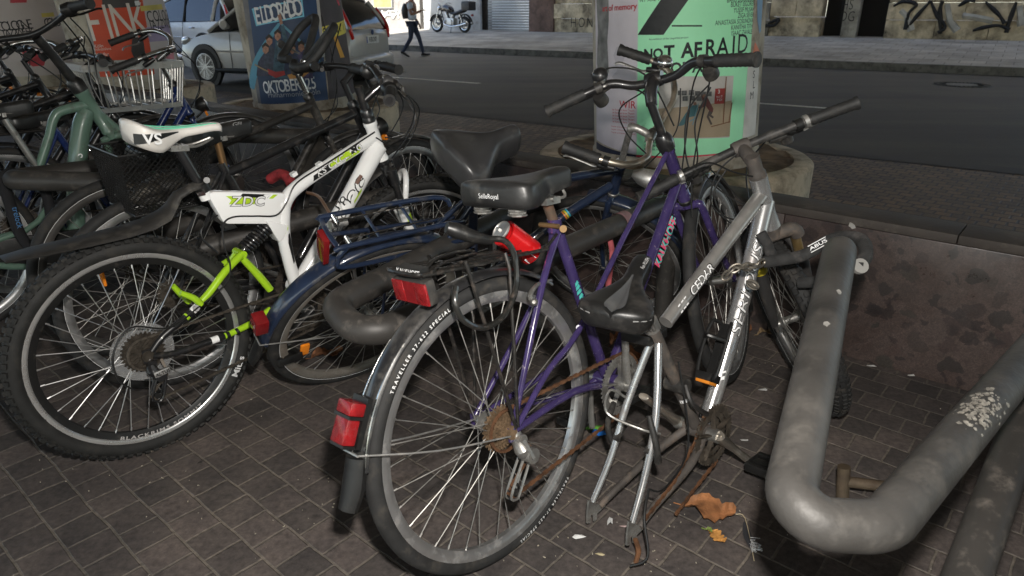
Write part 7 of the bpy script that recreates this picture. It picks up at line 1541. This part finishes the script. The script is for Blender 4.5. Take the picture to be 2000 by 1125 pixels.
f = tube_fn((0, 0, .012), (0, 0, .104), .0334, V((-.2, -1, .0)), .55)
q = MB(); loop = [f(.012 * math.cos(a) * 1.0 + .008, .012 * math.sin(a) - .004) for a in [i * .3 for i in range(18)]]; q.tube(loop, .0013, 5); q.tube([f(-.035, -.006), f(-.01, -.004), f(.02, -.006)], .0011, 5); q.tube([f(-.02, .006), f(-.005, .010), f(-.002, .002)], .001, 5); q.build("can_lettering", INK, can)
f2 = tube_fn((0, 0, .012), (0, 0, .104), .0334, V((-.6, -.3, .0)), .90); q = MB(); q.add([f2(-.008, -.012), f2(.010, -.012), f2(.010, .012), f2(-.008, .012)], [(0, 1, 2, 3)]); lb = q.build("bar_code", WTXT, can)
q = MB()
for i in range(9): y = -.010 + i * .0024; g = tube_fn((0, 0, .012), (0, 0, .104), .0337, V((-.6, -.3, .0)), .90); q.add([g(-.006, y), g(.008, y), g(.008, y + .0011), g(-.006, y + .0011)], [(0, 1, 2, 3)])
q.build("bar_code_lines", INK, lb)
# steel chain with black sleeve locking the silver frame to the rack
ch = empty("chain_lock", "steel chain in a black fabric sleeve locking the silver frame to the rack pipe", "chain lock")
q = MB(); SL = mat("chain_sleeve", (.022, .022, .022), .9, var=.35, scale=40, dirt=(.1, .09, .085), damt=.35, bump=.6)
q.tube([at_depth(1492, 512, 1.86), at_depth(1520, 508, 1.84), at_depth(1570, 498, 1.82), at_depth(1620, 470, 1.78), at_depth(1660, 463, 1.72), at_depth(1686, 474, 1.66), at_depth(1690, 500, 1.62), at_depth(1674, 522, 1.60)], .0165, 12, 8); sl_ = q.build("sleeve", SL, ch, ang=70)
q = MB(); q.tube([at_depth(1486, 455, 1.88), at_depth(1500, 480, 1.88), at_depth(1512, 505, 1.86), at_depth(1545, 500, 1.84)], .015, 12, 6); q.tube([at_depth(1560, 552, 1.9), at_depth(1600, 550, 1.86), at_depth(1625, 545, 1.8)], .016, 12, 4); q.build("sleeve", SL, ch, ang=70)
def chainlinks(pts, n, r=.0034, ln=.017):
    q = MB(); P = smooth_path(pts, 12); L = len(P)
    for i in range(n):
        k = int(i / n * (L - 2)); c = P[k]; d = (P[min(k + 2, L - 1)] - P[max(k - 1, 0)]).normalized(); u, v = perp(d); a = u if i % 2 else v
        q.tube([c + d * math.cos(t) * ln + a * math.sin(t) * .010 for t in [j * math.pi / 6 for j in range(12)]], r, 7, closed=True)
    return q
CS = mat("chain_steel", (.22, .20, .17), .45, .8, var=.3, scale=50, dirt=(.1, .06, .03), damt=.35)
chainlinks([at_depth(1420, 538, 1.80), at_depth(1440, 522, 1.78), at_depth(1470, 520, 1.79), at_depth(1500, 508, 1.83)], 7).build("chain_links", CS, ch)
chainlinks([at_depth(1470, 556, 1.82), at_depth(1486, 566, 1.82)], 2).build("chain_links", CS, ch)
q = MB(); c = at_depth(1676, 522, 1.6); q.lathe(c, FW * -1 + V((0, 0, .3)), [(.012, 0), (.018, .002), (.018, .014), (.011, .014)], 16); q.build("sleeve_end", mat("pale_plastic", (.2, .195, .185), .6), ch)
nrm = (at_depth(1580, 490, 1.8) - CAM).normalized() * -1; o = at_depth(1598, 478, 1.785); X = at_depth(1622, 466, 1.76) - at_depth(1574, 492, 1.80)
q = MB(); add_text(q, "ABUS", .009, flat_fn(o + nrm * .02, X, UP), bold=.01, sx=1.6); q.build("sleeve_lettering", WTXT, sl_, ang=0)
q = MB(); ff = flat_fn(o + nrm * .0195, X, UP); L_ = X.length * .72
for y in (-.009, .009): q.tube([ff(-L_ / 2, y), ff(L_ / 2, y)], .0012, 5)
q.build("sleeve_border", WTXT, sl_)
# red lock on the rack behind the white frame
rl = MB(); rl.tube([at_depth(528, 350, 2.88), at_depth(548, 340, 2.84), at_depth(566, 352, 2.80), at_depth(570, 380, 2.80), at_depth(560, 405, 2.84)], .022, 12, 6); RL_ = rl.build("red_cable_lock", mat("red_black_fabric", (.28, .03, .035), .85, var=.95, scale=26), origin=at_depth(560, 405, 2.84)); tag(RL_, "red and black fabric lock looped round the rack pipe behind the white frame", "bike lock")
rl = MB(); rl.tube([at_depth(1192, 470, 2.38), at_depth(1196, 500, 2.36), at_depth(1190, 540, 2.36), at_depth(1184, 600, 2.36), at_depth(1180, 640, 2.38)], .010, 10, 5, flat=.5); tag(rl.build("ribbon", mat("red_ribbon", (.32, .07, .08), .8, var=.4, scale=30), origin=at_depth(1192, 470, 2.38)), "faded red ribbon hanging down from the pink taped rack pipe", "ribbon")
rl = MB(); a, d = at_depth(658, 436, 2.02), at_depth(645, 440, 1.96); rl.tube([at_depth(600, 376, 2.28), at_depth(622, 384, 2.2), at_depth(640, 410, 2.1), at_depth(652, 430, 2.02)], .0055, 8, 6); kl = rl.build("cable_lock", mat("brown_cable", (.12, .06, .03), .4), origin=a); tag(kl, "brown cable lock with a steel barrel hanging on the white down tube", "bike lock")
rl = MB(); rl.cyl(at_depth(676, 432, 1.99), at_depth(645, 440, 1.96), .013, 18); rl.xf(MX.Translation(-a)); rl.build("lock_barrel", ALU, kl)
# pedal stub / old pipe stump on the ground at the right
ps = empty("rack_stub", "short rusty tube stub with a cross bar beside the thick grey pipe", "tube stub", loc=at_z(1645, 975, 0)); q = MB(); BR = mat("rusty_brown_tube", (.10, .075, .05), .6, .4, var=.35, scale=18, dirt=(.05, .03, .02), damt=.5)
q.tube([V((0, 0, .0)), V((-.008, .012, .10))], .017, 16); q.build("upright", BR, ps); q = MB(); q.tube([V((.0, .006, .055)), V((.115, -.01, .05))], .015, 14); q.build("cross_bar", BR, ps)
# ---------------- litter on the paving
LEAF = mat("dry_leaf", (.27, .115, .045), .75, var=.6, scale=22, bump=.4); LEAFG = mat("green_leaf", (.16, .22, .05), .7, var=.3)
def leaf(label, px, py, ln, wd, rot, m=LEAF, curl=.02, name="leaf", n=14, jag=.38):
    c = at_z(px, py, .002); d = V((math.cos(rot), math.sin(rot), 0)); u = V((-d.y, d.x, 0)); q = MB(); vs = []; fs = []
    for i in range(n + 1):
        t = i / n; w_ = wd / 2 * math.sin(math.pi * min(.97, t * .95 + .03)) ** .6 * (1 + rnd.uniform(-jag, jag))
        for j in range(5):
            s_ = -1 + j / 2; vs.append(d * (t - .5) * ln + u * w_ * s_ + V((0, 0, .003 + .8 * curl * (s_ * s_) * (.5 + .5 * math.sin(t * 9)) + curl * .8 * abs(math.sin(t * 4.2)) + rnd.uniform(0, .003))))
    for i in range(n):
        for j in range(4): fs.append((i * 5 + j, (i + 1) * 5 + j, (i + 1) * 5 + j + 1, i * 5 + j + 1))
    q.add(vs, fs); q.tube([d * -(.5 * ln) + V((0, 0, .006)), d * -(.72 * ln) + V((0, .004, .004))], .0014, 5); q.v = [v + c for v in q.v]
    o = q.build(name, m, origin=c, ang=14); tag(o, label, name.replace("_", " ")); return o
leaf("large curled brown plane leaf lying by the rack at the lower right", 1385, 1003, .13, .085, rad(-22), curl=.022)
leaf("small yellow brown leaf beside the feather", 1400, 1053, .05, .035, rad(-60), mat("yellow_leaf", (.42, .2, .05), .75, var=.3, scale=30), .008)
leaf("green leaf tip lying above the small yellow leaf", 1390, 1042, .035, .016, rad(-30), LEAFG, .006)
leaf("brown leaf caught behind the silver down tube", 1447, 655, .09, .06, rad(40), mat("brown_leaf", (.26, .11, .05), .8, var=.4, scale=26), .03)
leaf("dry tan leaf by the foot of the wall behind the silver bike", 1495, 655, .07, .04, rad(10), mat("tan_leaf", (.22, .15, .08), .8, var=.4), .02)
leaf("brown leaf lying under the blue bike's rear wheel", 640, 697, .12, .07, rad(20), mat("brown_leaf", (.26, .11, .05), .8), .02)
# feather
fc = at_z(1462, 1055, .003); fe = empty("feather", "dark grey feather with a white downy end on the paving", "feather", loc=fc)
d = (at_z(1468, 1085, 0) - at_z(1452, 1020, 0)).normalized(); u = V((-d.y, d.x, 0)); q = MB(); vs = []; fs = []
for i in range(15):
    t = i / 14; w_ = .012 * math.sin(math.pi * min(1, t * .9 + .08)); vs += [d * (t - .6) * .10 - u * w_ + V((0, 0, .006)), d * (t - .6) * .10 + V((0, 0, .009)), d * (t - .6) * .10 + u * w_ * .7 + V((0, 0, .006))]
for i in range(14): fs += [(i * 3, i * 3 + 3, i * 3 + 4, i * 3 + 1), (i * 3 + 1, i * 3 + 4, i * 3 + 5, i * 3 + 2)]
q.add(vs, fs); q.build("vane", mat("grey_feather", (.035, .035, .04), .7, var=.3), fe); q = MB()
for i in range(46): t = rnd.uniform(.1, .05); a = d * rnd.uniform(-.005, .042) + V((0, 0, .006)); q.tube([a, a + u * rnd.uniform(-.004, .028) + d * rnd.uniform(.0, .02) + V((0, 0, rnd.uniform(0, .01)))], .0007, 4)
q.build("down", mat("white_down", (.62, .62, .62), .9), fe); q = MB(); q.tube([d * .075 + V((0, 0, .004)), d * -.07 + V((.002, 0, .010)), d * -.085 + u * -.02 + V((0, 0, .008))], .0012, 6, 4); q.build("quill", mat("quill", (.4, .33, .22), .5), fe)
def scrap(label, px, py, sz, m, name="paper_scrap", k=6, h=.006, asp=1.6):
    c = at_z(px, py, .002); q = MB(); a0 = rnd.uniform(0, 6); pts = []
    for i in range(k): a = a0 + 2 * math.pi * i / k; r_ = sz * rnd.uniform(.55, 1); pts.append(V((math.cos(a) * r_ * asp, math.sin(a) * r_ * .6, h * rnd.uniform(.3, 1))))
    ctr = V((0, 0, h)); q.add([ctr] + pts, [(0, 1 + i, 1 + (i + 1) % k) for i in range(k)]); q.v = [v + c for v in q.v]; o = q.build(name, m, origin=c, ang=0); tag(o, label, name.replace("_", " "), "paper scraps and litter on the paving"); return o
WP = mat("white_paper", (.55, .55, .54), .8, var=.15); BL = mat("blue_foil", (.02, .16, .55), .3, .3, var=.3); GRN = mat("green_foil", (.15, .42, .06), .4, var=.4)
scrap("bright blue snack wrapper by the purple bike's front chainring", 1172, 848, .030, BL, "wrapper", 8, .012, 1.2); scrap("green and yellow end of a wrapper beside the bright blue piece", 1158, 838, .030, GRN, "wrapper", 8, .01)
scrap("pointed white paper scrap on the blocks right of the silver frame", 1490, 763, .017, WP); scrap("small white paper scrap near the grey rack pipe's left side", 1455, 862, .011, WP)
scrap("white paper scrap near the foot of the wall right of the rack pipe", 1700, 716, .016, WP); scrap("slim white scrap of paper by the wall at the right", 1780, 735, .014, WP); scrap("pale scrap under the silver dropout", 1130, 1052, .014, WP, h=.012); scrap("pinkish scrap right of the silver stay", 1222, 1030, .013, mat("pink_scrap", (.4, .3, .29), .8)); scrap("tiny oval tan seed pod near the bottom centre", 1172, 1084, .009, mat("seed", (.42, .36, .22), .7), "seed", 8, .004); scrap("white and grey paper sliver standing by the bare dropout", 1190, 1030, .022, WP, h=.03, asp=.5)
scrap("white paper scrap lying behind the silver bike's pedal", 1205, 695, .020, WP, h=.02)
LT = [(285, 905), (150, 930), (560, 1010), (600, 960), (1120, 1065), (500, 800), (930, 1090), (1620, 735), (1560, 700), (1840, 820), (1280, 1070), (350, 960), (1500, 1000), (1330, 985), (820, 735), (1000, 1110), (1095, 985), (1300, 1110)]
q = MB(); 
for i in range(150):
    px, py = (LT[i % len(LT)][0] + rnd.gauss(0, 60), LT[i % len(LT)][1] + rnd.gauss(0, 28))
    if not (0 < px < 2000 and 640 < py < 1120): continue
    c = at_z(px, py, .003); a = rnd.uniform(0, 6.3); L_ = rnd.uniform(.0006, .0026); d = V((math.cos(a), math.sin(a), 0)); q.box(c, (L_ * rnd.uniform(1, 3), L_, .002), d)
tag(q.build("grit", mat("pale_grit", (.3, .27, .21), .9, var=.6, scale=200), ang=0), kind="stuff"); 
# loose cables and brake wires tangled between the two handlebars, and dry leaves caught under the frames
q = MB()
for pts, r_ in (([(1300, 150, 1.92), (1255, 180, 1.95), (1210, 215, 2.0), (1225, 262, 2.1), (1262, 300, 2.15)], .0024), ([(1385, 165, 1.85), (1345, 215, 1.9), (1338, 290, 1.95), (1352, 352, 2.0)], .0024), ([(1388, 170, 1.85), (1358, 240, 1.9), (1362, 315, 1.95), (1340, 372, 2.05)], .0024)):
    q = MB(); q.tube([BP.Mi @ at_depth(x, y, d) for x, y, d in pts], r_, 6, 8); q.build("cable", CAB, BP.root)
for pts in ([(1420, 330, 1.88), (1395, 375, 1.9), (1412, 420, 1.92), (1455, 432, 1.93)], [(1440, 300, 1.86), (1400, 340, 1.88), (1390, 400, 1.92), (1440, 445, 1.95)], [(1335, 335, 1.8), (1385, 318, 1.84), (1430, 335, 1.88), (1470, 345, 1.9)]):
    q = MB(); q.tube([BS.Mi @ at_depth(x, y, d) for x, y, d in pts], .0025, 6, 8); q.build("cable", CAB, BS.root)
BRL = MAT["brown_leaf"]
leaf("crumpled dry leaf on the paving left of the silver bike's pedal", 1205, 668, .09, .05, rad(50), BRL, .03)
leaf("dry brown leaf under the chainring of the purple bike", 1240, 705, .10, .06, rad(-10), BRL, .035)
leaf("small rusty leaf between the silver bike's stays and the grey pipe", 1500, 905, .04, .025, rad(20), LEAF, .01)
leaf("pale brown leaf lying near the lower end of the parapet wall", 1305, 535, .06, .035, rad(70), MAT["tan_leaf"], .02)
scrap("white crumpled tissue lying under the blue bike near its rear hub", 690, 665, .05, WP, "tissue", 9, .03, 1.3)
